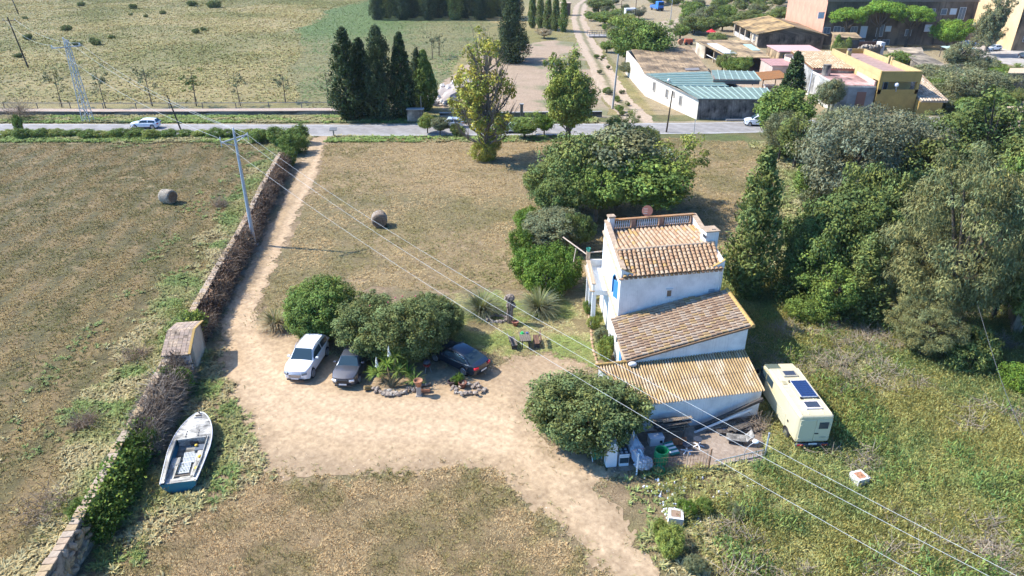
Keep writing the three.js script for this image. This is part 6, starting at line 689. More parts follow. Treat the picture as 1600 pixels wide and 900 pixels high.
// a window set on a wall: frame, pane; at p, wide along dir (x, z), facing n
function windowOn(parent, p, dir, w, h, frameMat, paneMat, bars = 0) { const L = Math.hypot(...dir), ry = Math.atan2(-dir[1], dir[0]), f = .09; const g = [bx(w + 2 * f, f, .14, 0, h / 2 + f / 2, 0), bx(w + 2 * f, f, .2, 0, -h / 2 - f / 2, 0), bx(f, h, .14, -w / 2 - f / 2, 0, 0), bx(f, h, .14, w / 2 + f / 2, 0, 0)]; for (let k = 1; k <= bars; k++) g.push(bx(.05, h, .1, -w / 2 + k * w / (bars + 1), 0, 0)); const fr = wpart(parent, 'window', join(g).rotateY(ry).translate(...p), frameMat); wpart(fr, 'pane', bx(w, h, .05).rotateY(ry).translate(...p), paneMat); return fr; }
{ // long shed with green roof
  const t = thing('roadside_shed', 'long grey shed with pale green ribbed roof at the road', 'shed', [34, 0, -122]);
  const A = [30.4, -114.1], B = [42.3, -113.9], C = [25.15, -133], D = [25.0, -158], E2 = [39.9, -164], F2 = [37.2, -135.8], Bb = [43.2, -122];
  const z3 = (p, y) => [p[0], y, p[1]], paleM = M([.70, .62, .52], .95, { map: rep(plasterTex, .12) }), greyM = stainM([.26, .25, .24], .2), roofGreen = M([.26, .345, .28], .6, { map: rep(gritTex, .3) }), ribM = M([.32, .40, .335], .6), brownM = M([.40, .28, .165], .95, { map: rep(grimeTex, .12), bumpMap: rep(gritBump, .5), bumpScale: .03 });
  const inr = (p, q, k) => { const L = Math.hypot(q[0] - p[0], q[1] - p[1]); return [p[0] + (q[0] - p[0]) / L * k, p[1] + (q[1] - p[1]) / L * k]; };
  const wallSeg = (name, p, q, h0, h1, m) => { const L = Math.hypot(q[0] - p[0], q[1] - p[1]), nx = -(q[1] - p[1]) / L * .3, nz = (q[0] - p[0]) / L * .3; wpart(t, name, solid(ccw([p, q, [q[0] + nx, q[1] + nz], [p[0] + nx, p[1] + nz]]).map(v => z3(v, 0)), ccw([p, q, [q[0] + nx, q[1] + nz], [p[0] + nx, p[1] + nz]]).map(v => z3(v, Math.abs(v[0] - p[0]) + Math.abs(v[1] - p[1]) < 1 ? h0 : h1))), m); };
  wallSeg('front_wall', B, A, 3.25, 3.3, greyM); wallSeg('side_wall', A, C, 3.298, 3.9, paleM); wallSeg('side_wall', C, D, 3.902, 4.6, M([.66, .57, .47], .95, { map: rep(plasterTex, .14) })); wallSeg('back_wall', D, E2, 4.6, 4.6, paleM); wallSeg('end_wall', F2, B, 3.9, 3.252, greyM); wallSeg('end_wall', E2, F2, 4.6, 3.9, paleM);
  // roofs as ribbed panels
  const ribbed = (name, q, n, m, rm) => { for (let k = 0; k < n; k++) { const f = (e, u) => [lerp(q[e][0], q[e + 1 > 3 ? 0 : e + 1][0], u), lerp(q[e][1], q[e + 1 > 3 ? 0 : e + 1][1], u), lerp(q[e][2], q[e + 1 > 3 ? 0 : e + 1][2], u)]; const top = u => [lerp(q[0][0], q[1][0], u), lerp(q[0][1], q[1][1], u), lerp(q[0][2], q[1][2], u)], bot = u => [lerp(q[3][0], q[2][0], u), lerp(q[3][1], q[2][1], u), lerp(q[3][2], q[2][2], u)]; const p = wpart(t, name, slab([top(k / n + .002), top((k + 1) / n - .002), bot((k + 1) / n - .002), bot(k / n + .002)], .1), m); if (rm) { const a = top((k + 1) / n), b = bot((k + 1) / n); wpart(p, 'rib', beam([a[0], a[1] + .05, a[2]], [b[0], b[1] + .05, b[2]], .14, .1), rm); } } };
  const mid = [29.3, -121.5], midR = [43.0, -120.0];
  ribbed('roof_panel', [[28.3, 4.0, -121.8], [43.3, 3.95, -120.2], [42.6, 3.42, -113.6], [30.1, 3.48, -113.8]], 13, roofGreen, ribM);
  ribbed('roof_panel', [[25.0, 4.1, -133.2], [37.2, 4.1, -135.6], [37.2, 3.98, -121.4], [28.2, 3.98, -122.0]].map((v, i, l) => l[[0, 3, 2, 1][i]]), 6, roofGreen, M([.30, .47, .40], .6));
  ribbed('upper_roof_panel', [[37.4, 4.6, -134], [45.0, 4.5, -133.2], [43.6, 4.42, -124.2], [35.3, 4.42, -124.8]].map((v, i) => v), 7, roofGreen, ribM); wpart(t, 'upper_wall', join(bx(8.0, .8, .2, 39.4, 4.15, -124.7, -.07), bx(.2, .8, 9, 36.5, 4.1, -129.3, -.2)), M([.24, .16, .12], .9));
  ribbed('brown_roof_panel', [[26.0, 4.85, -158.2], [40.4, 4.85, -164.2], [37.6, 4.0, -135.9], [24.8, 4.05, -133.5]], 10, brownM, null);
  wpart(t, 'roof_patch', slab([[33.4, 4.22, -138.4], [36.2, 4.22, -138.9], [35.9, 4.16, -136.6], [33.2, 4.16, -136.3]], .06), M([.20, .18, .17], .9));
  wpart(t, 'gutter', beam([42.5, 3.3, -113.66], [30.2, 3.36, -113.86], .12, .14), M([.12, .12, .12], .8)); wpart(t, 'eave_board', beam([30.05, 3.4, -113.9], [24.95, 4.0, -133.2], .12, .14), M([.2, .17, .14], .9));
  for (const [px_, py, w, h] of [[1022, 135, .75, 1.5], [1042, 146, .75, 1.4], [1052.5, 147, .4, .8], [1064, 157, .75, 1.5]]) { let best = null; for (let u = 0; u <= 1; u += .01) { const x = lerp(A[0], C[0], u), z = lerp(A[1], C[1], u), d = Math.abs(800 + FOC * x / (-Math.sin(PITCH) * (2 - EYE_H) - Math.cos(PITCH) * z) - px_); if (!best || d < best[0]) best = [d, x, z]; } const y = HT(py, best[1], best[2]); windowOn(t, [best[1] - .04, clamp(y, 1.0, 2.6), best[2]], [A[0] - C[0], A[1] - C[1]], w, h, M([.5, .44, .36], .9), M([.07, .07, .075], .4), 2); }
  wpart(t, 'vent_cowl', new THREE.SphereGeometry(.28, 12, 8).translate(27.6, 4.35, -125), whiteM); wpart(t, 'kerb_step', bx(7, .3, .6, 38.5, .15, -113.3), concM);
}
{ // big barn
  const t = thing('open_barn', 'large barn with orange-brown roof and dark open bays', 'barn', [75, 0, -205]), bm = stainM([.56, .46, .35], .1), rM = M([.46, .30, .13], .95, { map: rep(grimeTex, .08) }), LF = [66.2, -196], RF = [82.5, -193], LB = [68.0, -224], RB = [85.5, -221], e = 3.6, R0 = [74.6, -194.6], R1 = [77, -222.6], ry = 5.6;
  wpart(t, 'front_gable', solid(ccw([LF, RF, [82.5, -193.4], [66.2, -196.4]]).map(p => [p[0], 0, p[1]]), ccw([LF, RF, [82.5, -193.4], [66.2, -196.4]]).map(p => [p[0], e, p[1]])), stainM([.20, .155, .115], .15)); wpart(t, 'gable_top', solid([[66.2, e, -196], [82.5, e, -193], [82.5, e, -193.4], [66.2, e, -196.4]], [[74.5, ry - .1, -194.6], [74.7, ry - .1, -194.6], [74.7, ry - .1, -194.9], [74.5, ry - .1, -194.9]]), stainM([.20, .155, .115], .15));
  wpart(t, 'right_wall', beam([82.4, e / 2, -193.4], [85.4, e / 2, -221], .3, e), bm); wpart(t, 'back_wall', beam([68, e / 2, -224], [85.4, e / 2, -221], .3, e), bm);
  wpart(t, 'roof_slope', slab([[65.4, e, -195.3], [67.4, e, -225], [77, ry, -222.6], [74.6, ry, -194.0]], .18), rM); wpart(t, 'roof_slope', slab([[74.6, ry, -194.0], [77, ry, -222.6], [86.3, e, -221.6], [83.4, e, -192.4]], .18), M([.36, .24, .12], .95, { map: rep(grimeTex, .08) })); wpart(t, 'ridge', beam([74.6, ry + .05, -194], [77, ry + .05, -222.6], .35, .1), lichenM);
  for (const u of [0, .26, .5, .74, 1]) wpart(t, 'pillar', bx(.7, e - .1, .7, lerp(66.4, 68.1, u), e / 2, lerp(-196.4, -223.6, u)), bm); wpart(t, 'low_wall', beam([66.6, .6, -203], [67.9, .6, -223], .2, 1.2), M([.45, .43, .41], .9)); wpart(t, 'wall_panel', beam([66.4, e / 2 - .05, -196.6], [66.8, e / 2 - .05, -203], .25, e - .1), bm); windowOn(t, [66.3, 2.3, -199.6], [.06, 1], 1.3, 1.5, M([.6, .55, .45], .9), M([.1, .1, .11], .5));
  const u = thing('barn_annex', 'ochre plastered lean-to block at the right corner of the barn', 'shed', [86, 0, -190]); wpart(u, 'wall', prism([[82.8, -186], [88, -184.8], [90, -192], [84.6, -193]], 0, 4.0), stainM([.55, .38, .2], .15)); wpart(u, 'front_panel', beam([83.9, 1.7, -185.65], [88.1, 1.7, -184.68], .16, 3.4), stainM([.2, .18, .17], .2)); wpart(u, 'roof', slab([[82.2, 4.05, -185.6], [88.4, 4.0, -184.2], [90.6, 4.3, -193], [84.2, 4.4, -193.4]], .15), M([.46, .32, .18], .95, { map: rep(grimeTex, .1) }));
}
{ // flat L-shaped workshop
  const t = thing('flat_workshop', 'low workshop with flat orange-brown roof and open dark front', 'workshop', [53, 0, -172]), w = stainM([.60, .50, .38], .15); wpart(t, 'back_wall', join(beam([47.2, 1.5, -186], [60.3, 1.5, -186], .3, 3), beam([60.2, 1.5, -186], [56.5, 1.5, -160], .3, 3)), w); wpart(t, 'left_wall', beam([47.3, 1.5, -185.8], [47.6, 1.5, -178], .35, 3), w);
  for (const z of [-172, -166, -160.4]) wpart(t, 'pillar', bx(.35, 3, .35, 48.2 + (z + 172) * .02, 1.5, z), w); wpart(t, 'shade_cloth', beam([49.6, 1.3, -176], [49.6, 1.3, -162], .1, 2.4), M([.05, .045, .045], .9)); wpart(t, 'rail', beam([48, .9, -178], [48.6, .9, -160.4], .12, .12), whiteM);
  wpart(t, 'roof', slab([[46.8, 3.3, -186.6], [60.8, 3.2, -186.6], [57.2, 3.0, -159.4], [47.9, 3.1, -159.4]], .2), M([.50, .35, .19], .95, { map: rep(grimeTex, .07) })); wpart(t, 'roof_strip', slab([[48.0, 3.36, -179], [50.5, 3.34, -179], [51.0, 3.24, -164], [48.2, 3.24, -164]], .05), M([.6, .62, .64], .6)); wpart(t, 'roof_strip', slab([[56.6, 3.3, -178], [58.6, 3.3, -178], [58.0, 3.2, -169], [56.2, 3.2, -169]], .05), M([.38, .58, .54], .6));
  const u = thing('pink_terrace', 'pink flat roofed annex between workshop and white house', 'terrace', [60, 0, -160]); wpart(u, 'wall', prism([[55, -158.8], [63, -158.8], [62, -150], [54.6, -150]], 0, 2.7), M([.56, .44, .38], .95, { map: rep(plasterTex, .2) })); wpart(u, 'roof', prism([[54.8, -159], [63.2, -159], [62.2, -149.8], [54.4, -149.8]], 2.703, 2.85), M([.62, .34, .30], .95, { map: rep(gritTex, .3) })); wpart(u, 'parapet', join(beam([59.5, 3.2, -157], [60.8, 3.2, -151], .2, .7), bx(2.6, 1.0, .25, 61.3, 3.35, -158.6)), M([.66, .52, .36], .95));
  const v = thing('orange_annex', 'small block with orange roof edges behind the pink terrace', 'shed', [66, 0, -170]); wpart(v, 'wall', prism([[62, -176], [72, -176], [71, -166], [61.5, -166]], 0, 3.2), stainM([.62, .44, .26], .2)); wpart(v, 'roof', prism([[61.8, -176.2], [72.2, -176.2], [71.2, -165.8], [61.3, -165.8]], 3.203, 3.4), M([.62, .34, .30], .95)); for (let k = 0; k < 3; k++) windowOn(v, [63 + k * 3, 2.0, -165.9], [1, 0], 1.6, 1.3, lichenM, paneM);
  const c = thing('tiled_canopy', 'small tiled canopy on posts over a garden table', 'canopy', [50, 0, -138]); wpart(c, 'roof', slab([[48.6, 2.4, -144], [53.6, 3.0, -143.4], [53.0, 2.9, -136], [48.2, 2.3, -136.6]], .12), M([.48, .34, .17], .95, { map: rep(lichenTex, .5) })); for (const [x, z] of [[48.7, -143.4], [48.5, -137], [52.7, -136.6], [53.1, -143]]) wpart(c, 'post', bx(.14, 2.4, .14, x, 1.2, z), oldWoodM); wpart(c, 'table', join(bx(2.2, .08, 1, 50.8, .75, -139.8), bx(.1, .72, .8, 50, .37, -139.8), bx(.1, .72, .8, 51.6, .37, -139.8)), whiteM);
}
{ // white house with pink terrace
  const t = thing('white_house', 'old white house with tiled roof and pink roof terrace', 'house', [59, 0, -133]); const w = M([.74, .71, .66], .95, { map: rep(grimeTex, .12) });
  wpart(t, 'main_wall', prism([[57.6, -148], [65.2, -147.2], [63.4, -132], [55.9, -132.6]], 0, 5.0), w); wpart(t, 'terrace_wall', prism([[55.9, -132.55], [63.4, -131.95], [61.6, -119.6], [54.9, -120.2]], 0, 4.3), w);
  const rf = wpart(t, 'tiled_roof', slab([[57.2, 5.9, -148.5], [65.8, 5.8, -147.6], [63.8, 5.15, -131.4], [55.5, 5.2, -132.0]], .25), M([.40, .29, .18], .95, { map: rep(lichenTex, .3) }));
  { const r = rng(91), up = V(57.2, 5.93, -148.5), dn = V(55.5, 5.22, -132).sub(up), e = V(8.6, -.05, .75).normalize(); layTiles(rf, up.toArray(), e.toArray(), dn.toArray(), 18, 20, .48, dn.length() / 20, [M([.50, .35, .20], .95), M([.43, .30, .17], .95), M([.55, .42, .27], .95)], 405, 0); }
  wpart(t, 'terrace_floor', prism([[56.0, -132.3], [63.2, -131.8], [61.5, -119.8], [55.0, -120.4]], 4.303, 4.4), M([.60, .36, .33], .95, { map: rep(grimeTex, .1) })); wpart(t, 'low_parapet', join(beam([63.2, 4.75, -131.8], [61.4, 4.75, -119.8], .25, .7)), M([.62, .38, .30], .95)); wpart(t, 'parapet_edge', beam([55.85, 4.5, -132.3], [54.95, 4.5, -120.3], .25, .3), w);
  wpart(t, 'round_chimney', cyl(.75, .7, 1.9, 57.0, 4.4, -129.5, 16), M([.38, .34, .30], .95, { map: rep(grimeTex, .4) })); wpart(t, 'front_face', beam([61.55, 2.1, -119.5], [54.95, 2.1, -120.1], .12, 4.1), stainM([.44, .43, .43], .2)); wpart(t, 'door', bx(1.5, 2.4, .1, 59.4, 2.2, -119.6, -.08), M([.26, .12, .08], .8)); wpart(t, 'roof_eave', beam([55.5, 5.08, -131.9], [63.7, 5.03, -131.3], .2, .12), M([.5, .2, .15], .9));
  for (const [z, y, h] of [[-143.5, 3.6, 1.2], [-138, 3.6, 1.2], [-128.5, 2.9, 1.5], [-124.5, 2.7, 1.6], [-127, 1.0, 1.3]]) windowOn(t, [lerp(57.55, 54.86, (z + 148) / 28) - .0, y, z], [-.09, 1], 1.0, h, M([.4, .27, .18], .9), M([.08, .07, .07], .5)); wpart(t, 'downpipe', bar([55.75, .2, -132.5], [55.75, 4.9, -132.5], .08), M([.5, .52, .56], .7));
}
{ // yellow house
  const t = thing('yellow_house', 'ochre yellow house with pink roof terrace and open loggia', 'house', [66, 0, -130]), y1 = M([.57, .41, .18], .92, { map: rep(plasterTex, .3) }), y2 = M([.46, .30, .09], .92, { map: rep(plasterTex, .3) });
  const L0 = [61.75, -119.2], R0 = [68.6, -119.2], Rb = [70.6, -145], Lb = [64.2, -145.6];
  wpart(t, 'lower_wall', prism([L0, R0, Rb, Lb], 0, 3.15), y2); wpart(t, 'rear_wall', prism([[62.1, -122.2], [68.8, -122.2], Rb, Lb], 3.152, 5.9), y1);
  for (const [x0, x1] of [[61.75, 62.35], [68.1, 68.6]]) wpart(t, 'loggia_pier', bx(x1 - x0, 2.1, .5, (x0 + x1) / 2, 4.2, -119.45), y2); wpart(t, 'loggia_parapet', bx(6.85, .75, .2, 65.17, 3.5, -119.3), y2); wpart(t, 'beam', bx(6.9, 1.7, .3, 65.17, 6.0, -119.3), y2); wpart(t, 'loggia_ceiling', prism([[61.8, -119.5], [68.6, -119.5], [68.8, -122.2], [62, -122.2]], 5.2, 5.9), y1);
  wpart(t, 'loggia_door', bx(1.6, 2.0, .08, 64.0, 4.2, -122.1), M([.5, .56, .62], .4)); wpart(t, 'glazing', join(bx(.6, 1.7, .1, 63.6, 4.2, -122.05), bx(.6, 1.7, .1, 64.4, 4.2, -122.05)), paneM);
  wpart(t, 'terrace_floor', prism([[62.0, -119.6], [68.5, -119.6], [70.5, -144.8], [64.3, -145.3]], 5.905, 6.0), M([.54, .35, .29], .95, { map: rep(gritTex, .3) }));
  wpart(t, 'parapet', beam([61.95, 6.4, -119.4], [64.3, 6.4, -145.2], .3, .95), y1); wpart(t, 'parapet', beam([68.45, 6.4, -119.4], [69.35, 6.4, -131], .3, .95), y1); wpart(t, 'parapet', beam([69.5, 6.4, -132.6], [70.5, 6.4, -145], .3, .95), y1); wpart(t, 'parapet', beam([64.3, 6.4, -145.2], [70.5, 6.4, -144.9], .3, .95), y2); wpart(t, 'parapet_pier', join(bx(.45, 1.5, .45, 69.35, 6.6, -131.1), bx(.45, 1.5, .45, 69.5, 6.6, -132.5)), y1);
  wpart(t, 'chimney', join(bx(.7, 1.0, .7, 64.6, 6.9, -138.5)), y1); wpart(t, 'chimney_cap', cyl(.4, .4, .4, 64.6, 7.4, -138.5, 12), M([.2, .16, .14], .9));
  { const q = [[68.64, -117.9], [72.5, -117.7], [74.8, -132.8], [70.2, -132.8]], hh = [2.05, 2.05, 4.6, 4.6]; wpart(t, 'side_wall', solid(q.map(p => [p[0], 0, p[1]]), q.map((p, i) => [p[0], hh[i], p[1]])), y2); }
  const sr = wpart(t, 'side_roof', slab([[69.9, 4.9, -133.2], [75.2, 4.9, -133.2], [72.9, 2.3, -117.2], [68.66, 2.3, -117.5]], .2), M([.34, .26, .18], .95));
  { const up2 = V(69.9, 4.93, -133.2), dn = V(68.66, 2.33, -117.4).sub(up2); layTiles(sr, up2.toArray(), [1, 0, 0], dn.toArray(), 10, 24, .46, dn.length() / 24, [M([.48, .38, .28], .95), M([.38, .29, .21], .95), M([.56, .46, .35], .95)], 406, 0); }
  wpart(t, 'verge', beam([75.1, 4.98, -133.2], [72.8, 2.4, -117.2], .3, .12), copingM); wpart(t, 'wall_lamp', new THREE.SphereGeometry(.35, 10, 8).translate(64.6, 4.7, -118.9), M([.8, .8, .82], .3)); wpart(t, 'lamp_bracket', bar([64.6, 4.6, -118.9], [64.9, 3.6, -119.2], .1), galvM);
}
{ // brown apartment block
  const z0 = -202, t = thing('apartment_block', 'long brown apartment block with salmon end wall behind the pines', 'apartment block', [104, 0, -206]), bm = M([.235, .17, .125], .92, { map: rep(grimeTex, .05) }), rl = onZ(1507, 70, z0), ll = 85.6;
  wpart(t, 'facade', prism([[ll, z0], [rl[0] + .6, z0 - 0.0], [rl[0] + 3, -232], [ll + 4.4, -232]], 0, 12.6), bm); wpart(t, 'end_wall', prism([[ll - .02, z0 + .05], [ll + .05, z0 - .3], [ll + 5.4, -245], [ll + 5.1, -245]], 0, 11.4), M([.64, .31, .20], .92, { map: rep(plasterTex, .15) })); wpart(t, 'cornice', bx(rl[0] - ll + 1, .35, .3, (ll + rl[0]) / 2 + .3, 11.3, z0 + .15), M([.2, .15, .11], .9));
  const wf = M([.60, .55, .50], .8), dk = M([.11, .14, .17], .3), lt = M([.55, .60, .64], .5);
  for (const [px_, py, w, h, m] of [[1283, 24, 1.5, 1.5, lt], [1441, 19, 1.6, 1.5, dk], [1456, 19, 1.6, 1.6, dk], [1475, 18.5, 1.4, 1.4, dk], [1489.5, 18, 1.6, 1.4, lt], [1503, 21, 1.6, 3.0, dk], [1292, 47.5, 1.7, 1.5, dk], [1307, 50, 1.7, 2.8, dk], [1318, 49, 1.6, 2.0, dk], [1334, 48, 1.7, 2.0, dk], [1349, 50, 1.7, 2.9, lt], [1375, 48, 1.7, 2.9, dk], [1388, 45, 1.4, 1.3, lt], [1419, 51, 1.5, 1.6, dk], [1450, 44, 1.7, 1.7, lt], [1344, 68, 1.9, 1.7, dk], [1369, 67, 1.9, 1.6, dk], [1384, 66.5, 1.8, 1.4, dk], [1330, 68, 1.4, 1.4, dk]]) { const p = onZ(px_, py, z0 + .06); windowOn(t, p, [1, 0], w, h, wf, m, w > 1.55 ? 1 : 0); }
}
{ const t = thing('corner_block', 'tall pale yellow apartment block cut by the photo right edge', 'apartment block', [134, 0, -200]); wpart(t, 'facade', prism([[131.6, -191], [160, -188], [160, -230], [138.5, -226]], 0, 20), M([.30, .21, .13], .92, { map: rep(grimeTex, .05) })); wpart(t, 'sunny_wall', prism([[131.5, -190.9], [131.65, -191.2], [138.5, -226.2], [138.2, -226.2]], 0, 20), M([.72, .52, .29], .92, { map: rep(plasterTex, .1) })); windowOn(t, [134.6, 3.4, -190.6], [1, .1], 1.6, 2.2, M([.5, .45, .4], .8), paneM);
  const u = thing('white_block', 'distant white apartment building between the two blocks', 'apartment block', [160, 0, -330]); wpart(u, 'wall', prism([[150, -300], [190, -300], [190, -330], [150, -330]], 0, 18), M([.78, .77, .8], .9)); for (let j = 0; j < 5; j++) for (let k = 0; k < 8; k++) windowOn(u, [153 + k * 4.5, 2.5 + j * 3.2, -299.9], [1, 0], 2.0, 1.6, M([.7, .68, .75], .8), M([.3, .28, .42], .3)); }
// sheds, ruins and yard things behind the yellow house
{ let t = thing('stone_ruin', 'roofless rubble ruin with white wall stub behind the yellow house', 'ruin', [76, 0, -170]); const a = G(1340, 90), b = G(1372, 88); const r = rng(77); const rb = stainM([.50, .42, .34], .3); part(t, 'rubble_wall', beam([a[0] - 76, 1, a[1] + 170], [b[0] - 76, 1.2, b[1] + 170], .7, 2.2), rb); part(t, 'wall_stub', bx(1.0, 3.2, 2.4, b[0] - 75, 1.6, b[1] + 168), M([.72, .70, .68], .95, { map: rep(plasterTex, .3) })); for (let k = 0; k < 40; k++) { const u = r(); const m = part(t, 'rubble', new THREE.DodecahedronGeometry(.3 + r() * .3, 0), rb); m.position.set(lerp(a[0], b[0], u) - 76 + (r() - .5), 2.1 + r() * .5, lerp(a[1], b[1], u) + 170 + (r() - .5)); m.rotation.set(r() * 3, r() * 3, 0); }
  t = thing('brick_wall', 'long red brick wall top in front of the apartment block', 'wall', [88, 0, -186]); const c = G(1335, 78), d = G(1375, 78); part(t, 'wall_body', beam([c[0] - 88, 1.0, c[1] + 186], [d[0] - 88, 1.0, d[1] + 186], .35, 2.0), stainM([.34, .15, .09], .3)); part(t, 'coping', beam([c[0] - 88, 2.05, c[1] + 186], [d[0] - 88, 2.05, d[1] + 186], .5, .1), M([.4, .2, .13], .9));
  const shed = (label, pts, h0, h1, rm) => { const q = pts.map(p => G(p[0], p[1], h0)); const s = thing('low_shed', label, 'shed', [q[0][0], 0, q[0][1]]); const cx = q.reduce((u, p) => u + p[0], 0) / 4, cz = q.reduce((u, p) => u + p[1], 0) / 4; wpart(s, 'roof', slab(q.map((p, i) => [p[0], i < 2 ? h1 : h0, p[1]]), .18), rm); wpart(s, 'wall', prism(q.map(p => [lerp(cx, p[0], .88), lerp(cz, p[1], .88)]), 0, h0 - .2), stainM([.30, .25, .20], .2)); };
  shed('long dark shed roof left of the grey olive tree', [[1418, 90], [1440, 84], [1483, 104], [1448, 110]], 2.6, 3.0, M([.34, .28, .21], .95, { map: rep(grimeTex, .1) })); shed('pale flat shed roof below the apartment windows', [[1385, 76], [1440, 75], [1444, 84], [1390, 83]], 2.6, 2.8, M([.50, .40, .29], .95, { map: rep(grimeTex, .1) })); shed('orange-edged flat roof cut by the right photo edge', [[1578, 107], [1625, 107], [1625, 114], [1575, 114]], 3.6, 3.7, M([.55, .40, .25], .95)); shed('small brown roof right of the olive tree', [[1505, 76], [1530, 78], [1535, 86], [1505, 88]], 2.4, 2.6, M([.45, .33, .22], .95, { map: rep(grimeTex, .1) }));
  t = thing('flue_pipe', 'pale chimney flue with dark cowl among the hedges', 'chimney', [G(1488, 140)[0], 0, G(1488, 140)[1]]); part(t, 'flue', cyl(.4, .3, 4.2, 0, 0, 0, 10), M([.6, .48, .36], .9)); part(t, 'cowl', cyl(.65, .65, .5, 0, 4.2, 0, 12), darkM);
  const q = G(1582, 250); t = thing('stone_tower_wall', 'tan rubble wall fragment at the right edge beside the dark tree', 'wall', [q[0], 0, q[1]]); part(t, 'wall_body', rbx(3.0, 6.0, 5, .3, 1.8, 3, -2), stainM([.56, .44, .34], .35)); part(t, 'cap', rbx(3.2, .2, 5.2, .05, 1.8, 6.1, -2), copingM);
  const w = G(1566, 510); t = thing('ruined_wall', 'crumbling tan stone wall under the trees at the right edge', 'wall', [w[0], 0, w[1]]); part(t, 'wall_body', rbx(.7, 3.2, 4.2, .2, 1.2, 1.6, -.6, -.5), stainM([.62, .50, .40], .4)); part(t, 'metal_sheet', bx(.05, 2.2, 1.9, 2.4, 2.4, -2.2, -.5), M([.3, .33, .38], .6)); }
